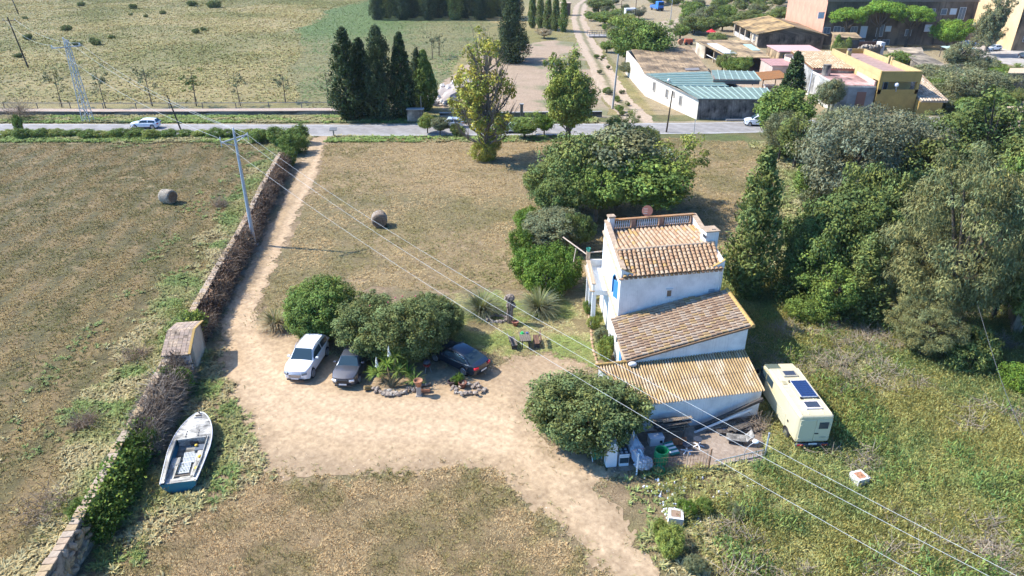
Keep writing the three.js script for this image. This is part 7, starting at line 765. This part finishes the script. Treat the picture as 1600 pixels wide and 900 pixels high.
// around the far farm track
{ let t = thing('blue_truck', 'blue lorry cab parked in the far farm yard', 'truck', [G(1030, 17)[0], 0, G(1030, 17)[1]], -1.3); part(t, 'cab', rbx(2.6, 3.0, 2.6, .25, 0, 2.1, 0), M([.03, .16, .50], .5)); part(t, 'bed', rbx(5.2, 1.2, 2.5, .1, -3.6, 1.3, 0), M([.05, .14, .36], .6)); part(t, 'windscreen', bx(.06, 1.1, 2.2, 1.31, 2.7, 0), carGlassM); part(t, 'bumper', rbx(.2, .6, 2.6, .08, 1.32, .8, 0), blackM); for (const [x, z] of [[.2, 1.1], [.2, -1.1], [-4.6, 1.1], [-4.6, -1.1]]) part(t, 'wheel', new THREE.CylinderGeometry(.55, .55, .4, 16).rotateX(1.571).translate(x, .55, z), rubberM);
  t = thing('parked_lorry', 'white van with dark open back near the blue lorry', 'van', [G(985, 24)[0], 0, G(985, 24)[1]], .2); part(t, 'body', rbx(4.6, 2.2, 2.2, .2, 0, 1.5, 0), M([.7, .7, .7], .6)); part(t, 'rear_opening', bx(4.2, 1.0, .1, 0, 1.4, 1.1), blackM); part(t, 'windscreen', bx(.06, .8, 1.9, 2.3, 2.0, 0), carGlassM); for (const [x, z] of [[-1.5, 1], [1.5, 1], [-1.5, -1], [1.5, -1]]) part(t, 'wheel', new THREE.CylinderGeometry(.38, .38, .26, 14).rotateX(1.571).translate(x, .38, z), rubberM);
  t = thing('blue_tarpaulin', 'pale blue tarpaulin over junk left of the far yard', 'tarpaulin', [G(978, 32)[0], 0, G(978, 32)[1]]); part(t, 'sheet', cloth(2.2, .9, 1.4, 5, 3, .3).translate(0, .7, 0), M([.45, .62, .72], .6)); part(t, 'rope', new THREE.TorusGeometry(1.4, .03, 5, 20).scale(1.4, 1, .8).rotateX(1.571).translate(0, .5, 0), M([.6, .6, .6], .8));
  t = thing('track_bridge', 'dark railed footbridge beside the farm track crossing', 'bridge', [G(935, 58)[0], 0, G(935, 58)[1]], .05); part(t, 'deck', bx(6, .3, 4.6, 0, .3, -1), M([.3, .27, .24], .9)); for (const z of [1.2, -3.2]) { part(t, 'rail', join(bx(6, .1, .1, 0, 1.5, z), bx(6, .08, .08, 0, 1.0, z)), M([.2, .18, .15], .9)); for (let k = 0; k < 5; k++) part(t, 'baluster', bx(.12, 1.3, .12, -2.9 + k * 1.45, .9, z), M([.2, .18, .15], .9)); }
  t = thing('brick_hut', 'small brown brick hut beside the track behind cypresses', 'hut', [G(884, 24)[0], 0, G(884, 24)[1]], .1); part(t, 'wall', bx(3.2, 4.2, 3.5, 0, 2.1, -1), stainM([.30, .2, .14], .3)); part(t, 'roof', bx(3.8, .3, 4, 0, 4.35, -1), M([.5, .36, .26], .9)); part(t, 'door', bx(1.0, 2, .08, .3, 1, .78), darkM);
  t = thing('gate_pier', 'squat beige gate block at the road by the wooden post', 'pier', [G(650, 190)[0], 0, G(650, 190)[1]]); part(t, 'block', bx(2.6, 2.0, 1.0, 0, 1.0, 0), stainM([.50, .40, .32], .4)); part(t, 'capping', bx(2.8, .12, 1.2, 0, 2.06, 0), concM);
  t = thing('brick_pillar', 'thin grey pillar on the low wall right of the half-bare tree', 'pillar', [G(815, 188)[0], 0, G(815, 188)[1]]); part(t, 'shaft', bx(.5, 2.6, .5, 0, 1.3, 0), stainM([.32, .27, .23], .6)); part(t, 'cap', bx(.65, .12, .65, 0, 2.66, 0), concM);
  t = thing('plot_wall', 'low grey wall along the road edge of the bare plot', 'wall', [0, 0, -115.2]); part(t, 'wall_body', beam([-12, .45, .3], [15, .45, -.8], .35, .9), stainM([.36, .30, .25], .4)); part(t, 'coping', beam([-12, .93, .3], [15, .93, -.8], .45, .07), concM);
  t = thing('info_board', 'small dark tilted sign board on a post at the track mouth', 'sign', [G(522, 214)[0], 0, G(522, 214)[1]]); part(t, 'post', bx(.16, 1.1, .16, 0, .55, 0), M([.25, .24, .23], .8)); part(t, 'panel', bx(1.1, .08, .7, 0, 1.2, 0, 0, .5), M([.12, .13, .14], .5));
  t = thing('gravel_heap', 'pale heap of broken rubble behind the half-bare tree', 'rubble heap', [G(712, 145)[0], 0, G(712, 145)[1]]); const r = rng(79); part(t, 'heap', cloth(3.2, 1.6, 13, 21, 2, .4).rotateY(-.25), M([.62, .52, .44], .95, { map: rep(gritTex, .5) })); for (let k = 0; k < 60; k++) { const m = part(t, 'chunk', new THREE.DodecahedronGeometry(.25 + r() * .4, 0), M([.66, .58, .5], .95)); const u = (r() - .5) * 24; m.position.set((r() - .5) * 5 - u * .25, .3 + r() * 1.0, u); m.rotation.set(r() * 3, r() * 3, 0); }
  t = thing('red_machine', 'orange-red machine parts beside the shade trees of the farm', 'machine', [G(1075, 70)[0], 0, G(1075, 70)[1]]); part(t, 'body', rbx(2.2, 1.3, 1.4, .1, 0, .9, 0), M([.45, .10, .04], .6)); part(t, 'drum', new THREE.CylinderGeometry(.7, .7, 1.2, 16).rotateX(1.571).translate(-2.2, .8, 0), M([.36, .17, .08], .7)); for (const x of [-.7, .7]) part(t, 'wheel', new THREE.CylinderGeometry(.4, .4, .2, 14).rotateX(1.571).translate(x, .4, .75), rubberM);
  single('red_parasol', join(new THREE.ConeGeometry(1.5, .8, 10).translate(0, 2.6, 0), cyl(.04, .04, 2.4, 0, 0, 0, 6)), M([.60, .02, .03], .8), 'bright red parasol in the farm garden', 'parasol', [G(1110, 62)[0], 0, G(1110, 62)[1]]); }
// footpath wall and railing
{ const t = thing('retaining_wall', 'low stone wall along the footpath above the green verge', 'wall', [-60, 0, -123]); const l = offs(pathLine, 1.7).filter(p => p[0] > -130), l2 = offs(pathLine, -1.7).filter(p => p[0] > -130); const s = l[0][1] > l2[0][1] ? l : l2, o = s === l ? l2 : l; for (let i = 8; i < s.length; i += 8) { wpart(t, 'wall_segment', beam([s[i - 8][0], .28, s[i - 8][1]], [s[i][0], .28, s[i][1]], .4, .66), stainM([.34, .29, .24], .4)); } for (let i = 8; i < o.length; i += 8) wpart(t, 'back_kerb', beam([o[i - 8][0], .15, o[i - 8][1]], [o[i][0], .15, o[i][1]], .2, .3), concM);
  const rl = thing('path_railing', 'dark post and rail fence along the far edge of the footpath', 'railing', [-60, 0, -125]); for (let i = 0; i < o.length; i += 3) wpart(rl, 'post', bx(.1, 1.0, .1, o[i][0], .8, o[i][1]), M([.13, .11, .1], .8)); for (let i = 3; i < o.length; i += 3) wpart(rl, 'rail', beam([o[i - 3][0], 1.28, o[i - 3][1]], [o[i][0], 1.28, o[i][1]], .09, .1), M([.22, .20, .18], .8)); }
makeCar('parked_car', 'white car parked below the tall yellow block', 'car', G(1552, 79), [-.9, .3], { L: 4.4, W: 1.8, H: 1.5, paint: [.8, .8, .82], wagon: true }); makeCar('parked_car', 'dark car parked at the extreme right edge by the blocks', 'car', G(1604, 92), [.3, 1], { L: 4.3, W: 1.8, H: 1.45, paint: [.03, .04, .06] });
makeCar('parked_car', 'blue car parked right of the apartment block corner', 'car', G(1514, 72), [.9, .2], { L: 4.3, W: 1.8, H: 1.45, paint: [.1, .2, .45] });
{ const p = G(1495, 92), t = thing('greenhouse_roof', 'translucent pale green plastic roof beside the car park', 'roof', [p[0], 0, p[1]]); part(t, 'sheet', slab([[-3, 2.6, -3], [4, 2.6, -3], [4, 2.3, 2], [-3, 2.3, 2]], .05), M([.5, .66, .6], .4)); for (const [x, z] of [[-2.8, -2.8], [3.8, -2.8], [-2.8, 1.8], [3.8, 1.8]]) part(t, 'post', bx(.12, 2.3, .12, x, 1.15, z), greyWoodM); }
// ------------------------------------------------------------------ trees, bushes, hedges
const T = tree;
const ord = ['first', 'second', 'third', 'fourth', 'fifth', 'sixth', 'seventh', 'eighth', 'ninth', 'tenth', 'eleventh', 'twelfth', 'thirteenth', 'fourteenth', 'fifteenth', 'sixteenth', 'seventeenth'];
// the dark trees left of centre beyond the road
T('cypress_tree', 'cypress', P.spire[1], 'cypress', 548, 187, 46, 66, 'very dark bushy cypress, leftmost of the roadside group');
T('cypress_tree', 'cypress', P.conifer[1], 'conifer', 598, 186, 44, 62, 'feathery olive-toned cypress second in the roadside group');
T('cypress_tree', 'cypress', P.spire[2], 'cypress', 631, 184, 52, 46, 'slim dark cypress in the middle of the roadside group');
T('cypress_tree', 'cypress', P.conifer[0], 'conifer', 655, 172, 78, 40, 'dull green cypress hidden behind the teardrop-shaped one');
T('cypress_tree', 'cypress', P.teardrop[0], 'green', 665, 172, 78, 52, 'bright green teardrop-shaped cypress at the right of the roadside group');
T('cypress_tree', 'cypress', P.spire[0], 'cypress', 570, 182, 60, 50, 'dark cypress squeezed between the first two of the roadside group');
T('poplar_tree', 'tree', P.lanky[0], 'yellow', 760, 250, 36, 140, 'tall half-bare tree with yellow-green leaves at the field edge', null, paleBarkM);
{ const p = G(762, 250); plantAt('bush', 'bush', P.shrub[0], 'yellow', p, 3.6, 3.8, 'yellow-green bush at the foot of the half-bare tree');  }
T('willow_tree', 'tree', P.lanky[1], 'lime', 888, 222, 72, 104, 'tall light green drooping tree right of the half-bare tree');
T('willow_tree', 'tree', P.broad[2], 'lime', 885, 222, 118, 70, 'dense inner foliage of the light green drooping tree');
T('roadside_bush', 'bush', P.broad[0], 'green', 820, 216, 176, 62, 'round green bush at the road right of the half-bare tree'); T('roadside_bush', 'bush', P.broad[1], 'lime', 668, 208, 178, 32, 'small leafy bush at the road below the wooden post'); T('roadside_bush', 'bush', P.broad[2], 'olive', 688, 211, 182, 28, 'small loose bush next to the one below the wooden post'); T('roadside_bush', 'bush', P.shrub[0], 'oak', 715, 212, 192, 26, 'low dark bush behind the half-bare tree trunk'); T('roadside_bush', 'bush', P.broad[1], 'bright', 850, 212, 178, 36, 'bright leafy bush left of the drooping tree');
T('roadside_bush', 'bush', P.broad[0], 'green', 965, 224, 170, 52, 'rounded bush at the road below the concrete pole'); T('roadside_bush', 'bush', P.shrub[1], 'oak', 1005, 225, 195, 60, 'low dark bush between the oak clump and the road');
// clump of evergreen trees behind the farmhouse
for (const [n, fx, fy, ty, w, s, l] of [[0, 850, 322, 232, 96, 'oak', 'left dark evergreen of the round clump behind the farmhouse'], [1, 898, 330, 205, 118, 'oak', 'tall evergreen at the upper left of the round clump'], [2, 962, 325, 194, 130, 'olive', 'tallest evergreen in the middle of the round clump'], [0, 1022, 318, 200, 112, 'lime', 'right evergreen of the round clump behind the farmhouse'], [1, 930, 345, 250, 116, 'green', 'lower front evergreen of the round clump'], [2, 1005, 345, 240, 120, 'green', 'front evergreen of the round clump above the house roof'], [1, 872, 352, 270, 90, 'dark', 'shadowy evergreen at the lower left of the round clump']]) T('evergreen_tree', 'tree', P.broad[n], s, fx, fy, ty, w * 1.08, l, null, paleBarkM);
T('garden_shrub', 'shrub', P.big[0], 'olive', 858, 385, 328, 98, 'grey-green domed shrub above the bright hedge');
for (const [fx, fy, ty, w, l] of [[822, 358, 322, 46, 'bright green hedge bush at the field edge, upper end'], [815, 395, 355, 40, 'bright green hedge bush left of the domed shrub'], [835, 440, 378, 70, 'bright green hedge bush at the left of the hedge block'], [872, 445, 380, 74, 'bright green hedge bush nearest the farmhouse'], [850, 455, 400, 80, 'bright green hedge bush at the front of the hedge block']]) T('hedge_bush', 'hedge', P.shrub[1], 'bright', fx, fy, ty, w, l);
T('garden_tree', 'tree', P.broad[1], 'dark', 905, 395, 330, 46, 'dark little tree in the shadow left of the terrace');
// tall cypresses right of the house
T('tall_cypress', 'cypress', P.spire[1], 'oak', 1163, 464, 236, 94, 'tall thick cypress standing right of the farmhouse');  
T('tall_cypress', 'cypress', P.spire[2], 'cypress', 1226, 205, 82, 54, 'slim cypress in front of the white house wall'); T('ivy_tree', 'tree', P.broad[2], 'green', 1215, 235, 132, 92, 'glossy green tree below the slim cypress near the road');
// right-hand wood
for (const [n, k, s, fx, fy, ty, w, l] of [
  ['bush', P.olive[0], 'olive', 1216, 250, 172, 62, 'greyish brown bush at the left end of the wood by the road'], ['evergreen_tree', P.broad[0], 'oak', 1240, 262, 165, 84, 'mid green tree between the wood edge and the white house'],
  ['olive_tree', P.olive[0], 'grey', 1300, 350, 168, 150, 'large grey-green olive at the top left of the wood'], ['olive_tree', P.olive[1], 'grey', 1378, 330, 165, 140, 'large grey-green olive below the yellow house'], ['olive_tree', P.olive[1], 'olive', 1300, 262, 160, 90, 'silvery olive in front of the white house door'],
  ['evergreen_tree', P.broad[1], 'dark', 1270, 465, 310, 130, 'dark green tree at the lower left of the wood'], ['evergreen_tree', P.conifer[0], 'dark', 1240, 470, 345, 96, 'feathery dark tree right of the thick cypress'], ['evergreen_tree', P.broad[2], 'dark', 1322, 440, 285, 130, 'shadowed tree in the heart of the wood'], ['evergreen_tree', P.broad[0], 'green', 1295, 500, 385, 110, 'low leafy tree at the front left of the wood'], ['evergreen_tree', P.broad[1], 'oak', 1345, 410, 250, 110, 'rounded tree below the large grey-green olives'],
  ['eucalyptus_tree', P.euc[0], 'euc', 1472, 525, 218, 232, 'huge drooping olive-brown eucalyptus in front of the wood'], ['eucalyptus_tree', P.euc[0], 'euc', 1395, 505, 330, 120, 'smaller eucalyptus branch mass left of the huge one'], ['eucalyptus_tree', P.euc[0], 'euc', 1435, 560, 455, 110, 'low hanging eucalyptus sprays over the meadow edge'],
  ['evergreen_tree', P.broad[2], 'oak', 1425, 345, 205, 130, 'leafy tree behind the top of the eucalyptus'], ['evergreen_tree', P.broad[0], 'dark', 1528, 290, 122, 165, 'very large dark tree at the upper right'], ['evergreen_tree', P.broad[1], 'dark', 1478, 270, 165, 90, 'dark tree left of the very large one'], ['evergreen_tree', P.broad[1], 'green', 1575, 400, 228, 130, 'green tree at the right edge above the canes'], ['evergreen_tree', P.broad[2], 'oak', 1600, 330, 200, 110, 'tree cut by the right photo edge'], ['evergreen_tree', P.broad[0], 'oak', 1550, 500, 330, 120, 'dark tree behind the eucalyptus at the right'], ['evergreen_tree', P.broad[2], 'oak', 1610, 560, 400, 110, 'shady tree over the ruined wall'],
  ['sumac_tree', P.broad[1], 'olive', 1293, 178, 120, 48, 'small feathery tree before the white house wall'], ['evergreen_tree', P.olive[0], 'olive', 1400, 265, 175, 70, 'olive bush mass under the yellow house loggia'], ['bush', P.shrub[0], 'lime', 1340, 222, 182, 60, 'lime green creeper bush above the large olives'], ['bush', P.broad[0], 'oak', 1440, 215, 172, 64, 'dark bush right of the yellow house wall'], ['evergreen_tree', P.olive[1], 'olive', 1515, 170, 102, 120, 'grey-green hedge trees right of the yellow house'], ['bush', P.broad[2], 'green', 1262, 330, 250, 60, 'bright climbing bush at the left of the wood'], ['evergreen_tree', P.conifer[1], 'oak', 1335, 500, 370, 90, 'dark feathery tree at the front of the wood'], ['bush', P.shrub[1], 'green', 1262, 500, 462, 70, 'leafy bush at the foot of the wood by the meadow'], ['bush', P.shrub[0], 'oak', 1515, 575, 515, 80, 'dark bush at the foot of the eucalyptus'], ['evergreen_tree', P.olive[0], 'oak', 1380, 420, 280, 90, 'small dark tree between the olives and the eucalyptus'], ['bush', P.shrub[0], 'bright', 1596, 615, 565, 60, 'bright green bush at the right edge of the meadow']]) T(n, n.includes('bush') ? 'bush' : 'tree', k, s, fx, fy, ty, w, l);
// shrubs round the yard
T('round_bush', 'bush', P.big[0], 'oleander', 914, 680, 582, 172, 'big round oleander bush at the corner of the lean-to'); T('dark_bush', 'bush', P.big[0], 'green', 498, 526, 438, 112, 'dense dark green bush behind the white car');
T('oleander_bush', 'bush', P.big[0], 'oleander', 592, 548, 470, 120, 'flowering oleander over the dark grey saloon'); T('oleander_bush', 'bush', P.big[0], 'oleander', 638, 554, 462, 126, 'flowering oleander touching the dark blue saloon'); T('oleander_bush', 'bush', P.shrub[0], 'green', 618, 570, 522, 58, 'greener oleander shoots above the yucca');  T('oleander_bush', 'bush', P.big[0], 'oleander', 690, 522, 458, 78, 'oleander bush behind the dark blue saloon');
{ // pink blossoms on the oleanders
  const g = new THREE.IcosahedronGeometry(.06, 0), r = rng(641), pts = []; for (const [fx, fy, ty, w] of [[594, 543, 472, 112], [640, 548, 462, 116]]) { const [x, z] = G(fx, fy), h = HT(ty, x, z), R = w * mpp(x, z, h / 2) / 2; for (let k = 0; k < 18; k++) { const a = r() * 6.28, e = .2 + r() * 1.2; pts.push([x + Math.cos(a) * Math.cos(e) * R * .9, h * .35 + Math.sin(e) * h * .6, z + Math.sin(a) * Math.cos(e) * R * .9]); } } const m = new THREE.InstancedMesh(g, M([.62, .10, .16], .8), pts.length); pts.forEach((p, i) => m.setMatrixAt(i, new THREE.Matrix4().makeTranslation(...p))); stuff('blossoms', m); }
T('wall_shrub', 'bush', P.shrub[0], 'bright', 274, 612, 568, 46, 'bright green shrub below the stone hut'); T('wall_shrub', 'bush', P.shrub[1], 'green', 232, 712, 668, 36, 'dark shrub between the wall and the boat');
for (const [fx, fy, ty, w, m, l] of [[944, 560, 530, 26, 'lime', 'yellow-green flower bed shrub nearest the lean-to'], [938, 535, 510, 26, 'olive', 'olive flower bed shrub in the middle of the bed'], [930, 512, 488, 22, 'lime', 'small flower bed shrub before the tower'], [920, 490, 468, 20, 'green', 'small green flower bed shrub at the far end'], [950, 548, 522, 22, 'green', 'leafy flower bed shrub against the sunny wall']]) T('bed_shrub', 'shrub', P.shrub[0], m, fx, fy, ty, w, l);
for (const [fx, fy, ty, w, m, l] of [[1072, 806, 782, 30, 'bright', 'green shrub behind the cistern near the track'], [1100, 800, 778, 28, 'green', 'round green shrub right of the first cistern'], [1045, 860, 826, 52, 'lime', 'yellow-tinged shrub below the first cistern'], [1030, 835, 812, 24, 'lime', 'small yellowish shrub left of the first cistern'], [1085, 892, 868, 34, 'olive', 'low shrub at the bottom edge by the track'], [1150, 812, 790, 30, 'olive', 'low rough shrub in the meadow below the ladder'], [135, 810, 780, 46, 'green', 'ivy-like shrub on the lower wall'], [190, 740, 700, 40, 'olive', 'bramble bush at the wall left of the boat']]) T('low_shrub', 'shrub', P.shrub[1], m, fx, fy, ty, w, l);
// hedge at the road end of the wall
for (const [fx, fy, ty, w, l] of [[452, 258, 226, 34, 'hedge bush at the road end of the ivy wall'], [458, 240, 205, 42, 'tall hedge bush by the track mouth'], [466, 225, 192, 36, 'hedge bush nearest the road at the track mouth'], [440, 226, 196, 44, 'hedge bush left of the track mouth'], [405, 221, 200, 40, 'low hedge bush along the road left of the track mouth']]) T('hedge_bush', 'hedge', P.shrub[0], 'green', fx, fy, ty, w, l);
for (let k = 0; k < 16; k++) { const fx = 12 + k * 25; T('verge_bush', 'bush', P.shrub[k % 2], k % 3 ? 'green' : 'lime', fx, 212 + (k * 7 % 4), 203 - (k * 5 % 6) * .8, 30, `low hedge bush on the near road edge left of the track, ${ord[k]} from the left`, 'low hedge bushes along the near road edge'); }
// bare shrub and saplings along the footpath
{ const p = G(32, 186), t = thing('bare_shrub', 'leafless brown shrub at the left edge by the footpath', 'shrub', [p[0], 0, p[1]]); part(t, 'branches', twigs(651, 260, 1.6, 1.8, 3.2), twigM); part(t, 'stem', bar([0, 0, 0], [.3, 2, 0], .12), barkM); T('ivy_post', 'climber', P.shrub[0], 'green', 32, 205, 178, 16, 'ivy climbing a thin stem at the far left road edge'); }

[[97, 168, 103, 26], [165, 169, 100, 28], [238, 166, 98, 30], [307, 166, 104, 34], [376, 166, 112, 26], [446, 160, 112, 28], [514, 165, 108, 20], [676, 92, 48, 20], [686, 88, 50, 22]].forEach(([fx, fy, ty, w], i) => T('young_tree', 'tree', P.sapling[i % 2], i === 3 ? 'oak' : 'olive', fx, fy, ty, w, i < 7 ? `thin staked young tree, ${ord[i]} from the left along the footpath` : `thin young tree in the green meadow, ${ord[i - 7]} of the close pair`));
// shrubs in the wild meadow
[[127, 10, 16], [209, 14, 18], [306, 52, 16], [318, 48, 12], [150, 70, 24], [105, 48, 20], [44, 62, 20], [30, 90, 16], [175, 60, 12], [335, 12, 26], [120, 72, 18], [255, 22, 12], [205, 24, 8], [40, 30, 10], [300, 10, 20], [228, 27, 10]].sort((a, b) => a[0] - b[0]).forEach(([fx, fy, w], i) => T('meadow_bush', 'bush', P.shrub[i % 2], w === 16 && fx === 306 ? 'dark' : 'oak', fx, fy, fy - w * .5, w * .8, `round dark bush in the wild meadow, ${ord[i]} counted from the left`, 'dark bushes scattered in the wild meadow'));
// conifer belt at the top and cypresses by the track
for (let k = 0; k < 17; k++) { const [x, z] = G(590 + k * 13.5, 31 - (k % 3) * 3); plantAt('conifer_tree', 'conifer', P.conifer[k % 2], k % 4 === 1 ? 'oak' : 'conifer', [x, z], 13 + (k * 7 % 4), 6.5, `dark conifer in the belt above the green meadow, ${ord[k]} from the left`, 'conifers in the dark belt at the top'); }
T('cedar_tree', 'cedar', P.conifer[0], 'conifer', 800, 98, -8, 62, 'large dark cedar standing before the conifer belt'); T('yellow_bush', 'bush', P.shrub[0], 'yellow', 790, 92, 56, 30, 'bright yellow-green bush at the foot of the dark cedar'); T('dark_bush', 'bush', P.broad[1], 'dark', 806, 92, 50, 40, 'dark lower foliage right of the cedar');
for (let k = 0; k < 5; k++) { const [x, z] = G(832 + k * 12, 44 + k * 1.5); plantAt('track_cypress', 'cypress', P.spire[k % 3], k === 4 ? 'green' : 'oak', [x, z], 11.5 - k * .3, 3.4, `columnar cypress, ${ord[k]} from the left in the row by the farm track`); }
for (const [n, fx, fy, ty, w, s, l] of [[1, 850, 60, 44, 30, 'dry', 'straw-coloured bush at the end of the cypress row'], [0, 945, 40, 12, 60, 'green', 'green bank bush right of the far track'], [1, 975, 48, 22, 50, 'lime', 'yellowish bank bush before the far yard'], [2, 935, 20, -4, 40, 'oak', 'bank bush at the top edge right of the track'], [0, 998, 30, 8, 26, 'grey', 'grey bush beside the pale blue tarpaulin'], [1, 960, 72, 40, 40, 'olive', 'ditch bush beside the footbridge'], [0, 948, 82, 58, 34, 'green', 'small ditch bush below the footbridge'], [1, 985, 120, 95, 40, 'olive', 'reedy bush at the brown-roofed shed corner']]) T('bank_bush', 'bush', P.broad[n], s, fx, fy, ty, w, l);
T('fig_tree', 'tree', P.broad[1], 'green', 1002, 108, 26, 96, 'large spreading green tree behind the brown-roofed shed'); T('fig_tree', 'tree', P.broad[0], 'green', 978, 100, 42, 60, 'left bough of the large green tree by the farm track');
for (let k = 0; k < 9; k++) { const [x, z] = G(1062 + k * 22, 62 - k * 3 - (k % 2) * 5); plantAt('farm_pine', 'pine', P.broad[k % 3], k % 3 ? 'oak' : 'green', [x, z], 5.6, 8.0, `low pine, ${ord[k]} from the left in the strip along the farm yard`); }
for (const [n, fx, fy, ty, w, s, l] of [[0, 1128, 112, 76, 36, 'oak', 'dark round bush beside the workshop front'], [1, 1150, 122, 88, 44, 'green', 'leafy garden bush left of the tiled canopy'], [2, 1118, 76, 50, 30, 'oak', 'bush below the pine strip by the barn'], [0, 1308, 92, 60, 30, 'oak', 'bush beside the barn annex'], [1, 1400, 108, 80, 50, 'green', 'bright bush behind the yellow house terrace'], [0, 1490, 112, 52, 66, 'olive', 'big grey-green olive below the apartment block'], [1, 1478, 78, 28, 56, 'pine', 'round yellow-green tree at the right end of the apartment block'], [2, 1450, 130, 100, 60, 'olive', 'olive hedge tree behind the yellow house side roof'], [0, 1560, 122, 96, 60, 'bright', 'bright green hedge at the right below the car park'], [1, 1532, 118, 88, 50, 'olive', 'dull hedge below the car park']]) T('farm_bush', 'bush', P.broad[n], s, fx, fy, ty, w, l);
for (const [k, fx, w, ty, l] of [[0, 1316, 56, 14, 'left umbrella pine before the apartment block'], [1, 1368, 66, 3, 'middle umbrella pine before the apartment block'], [0, 1414, 60, 11, 'right umbrella pine before the apartment block']]) T('umbrella_pine', 'pine', P.umbrella[k], 'pine', fx, 74, ty, w, l);
T('poplar_tree', 'tree', P.lanky[1], 'olive', 1538, 86, -14, 60, 'tall pale poplar before the yellow block', null, paleBarkM); for (const [fx, h] of [[1305, 54], [1322, 58], [1312, 62]]) T('small_cypress', 'cypress', P.spire[2], 'green', fx, 86, h, 16, `little pointed cypress behind the white house, ${fx === 1305 ? 'leftmost' : fx === 1322 ? 'rightmost' : 'middle'} of three`);

// scrub that reads as one mass on the banks and behind the houses
{ const spots = [], r = rng(661); const add = (poly, n, h0, h1) => { const q = px(...poly), sd = polySD(q), b = boxOf(q, 0); for (let k = 0, t = 0; k < n && t < 4000; t++) { const x = lerp(b[0], b[1], r()), z = lerp(b[2], b[3], r()); if (sd(x, z) > 0) continue; spots.push([x, z, lerp(h0, h1, r())]); k++; } };
  add([[915, 60], [912, 30], [930, 8], [975, -6], [985, 20], [975, 45], [950, 62]], 26, 2, 4); add([[1035, 45], [1075, 18], [1150, 4], [1235, 2], [1235, 12], [1142, 32], [1130, 50], [1060, 56]], 34, 4.5, 7); add([[990, 5], [1230, -6], [1230, 4], [990, 12]], 22, 5, 9); add([[955, 178], [940, 125], [925, 90], [945, 90], [965, 125], [985, 165], [990, 185]], 16, .6, 1.6); add([[1420, 165], [1460, 118], [1600, 122], [1600, 190], [1500, 180]], 30, 2.5, 4.5); add([[1195, 240], [1205, 185], [1250, 150], [1260, 260]], 14, 2, 4); add([[1250, 420], [1262, 330], [1600, 260], [1600, 470], [1400, 460]], 40, 2.5, 4.5);
  ['oak', 'green', 'olive'].forEach((m, i) => { const l = spots.filter((_, k) => k % 3 === i), g = P.broad[i], im = new THREE.InstancedMesh(g.crown, leafM[m], l.length), o = new THREE.Object3D(); l.forEach(([x, z, h], k) => { o.position.set(x, -h * .12, z); o.rotation.y = k * 2.4; const s = h / g.h; o.scale.set(s * 1.15, s, s * 1.15); o.updateMatrix(); im.setMatrixAt(k, o.matrix); }); stuff('scrub', im); }); }

for (const [fx, fy, w, l] of [[72, 800, 1.5, 'brown heap of cut branches in the grass left of the wall bottom'], [212, 560, .9, 'grey heap of dead twigs on the field side of the hut'], [132, 665, .8, 'small heap of dead twigs in the grass left of the boat'], [345, 322, .9, 'dry thistle heap on the field side of the steel pole']]) { const p = G(fx, fy), t = thing('brush_pile', l, 'brush pile', [p[0], 0, p[1]]); part(t, 'branches', twigs(671 + fx, 120, .9 * w, .5 * w, .9), twigM); part(t, 'dead_leaves', twigs(672 + fx, 90, .8 * w, .35 * w, .4), M([.2, .14, .09], .95)); }
renderer.render(scene, camera);
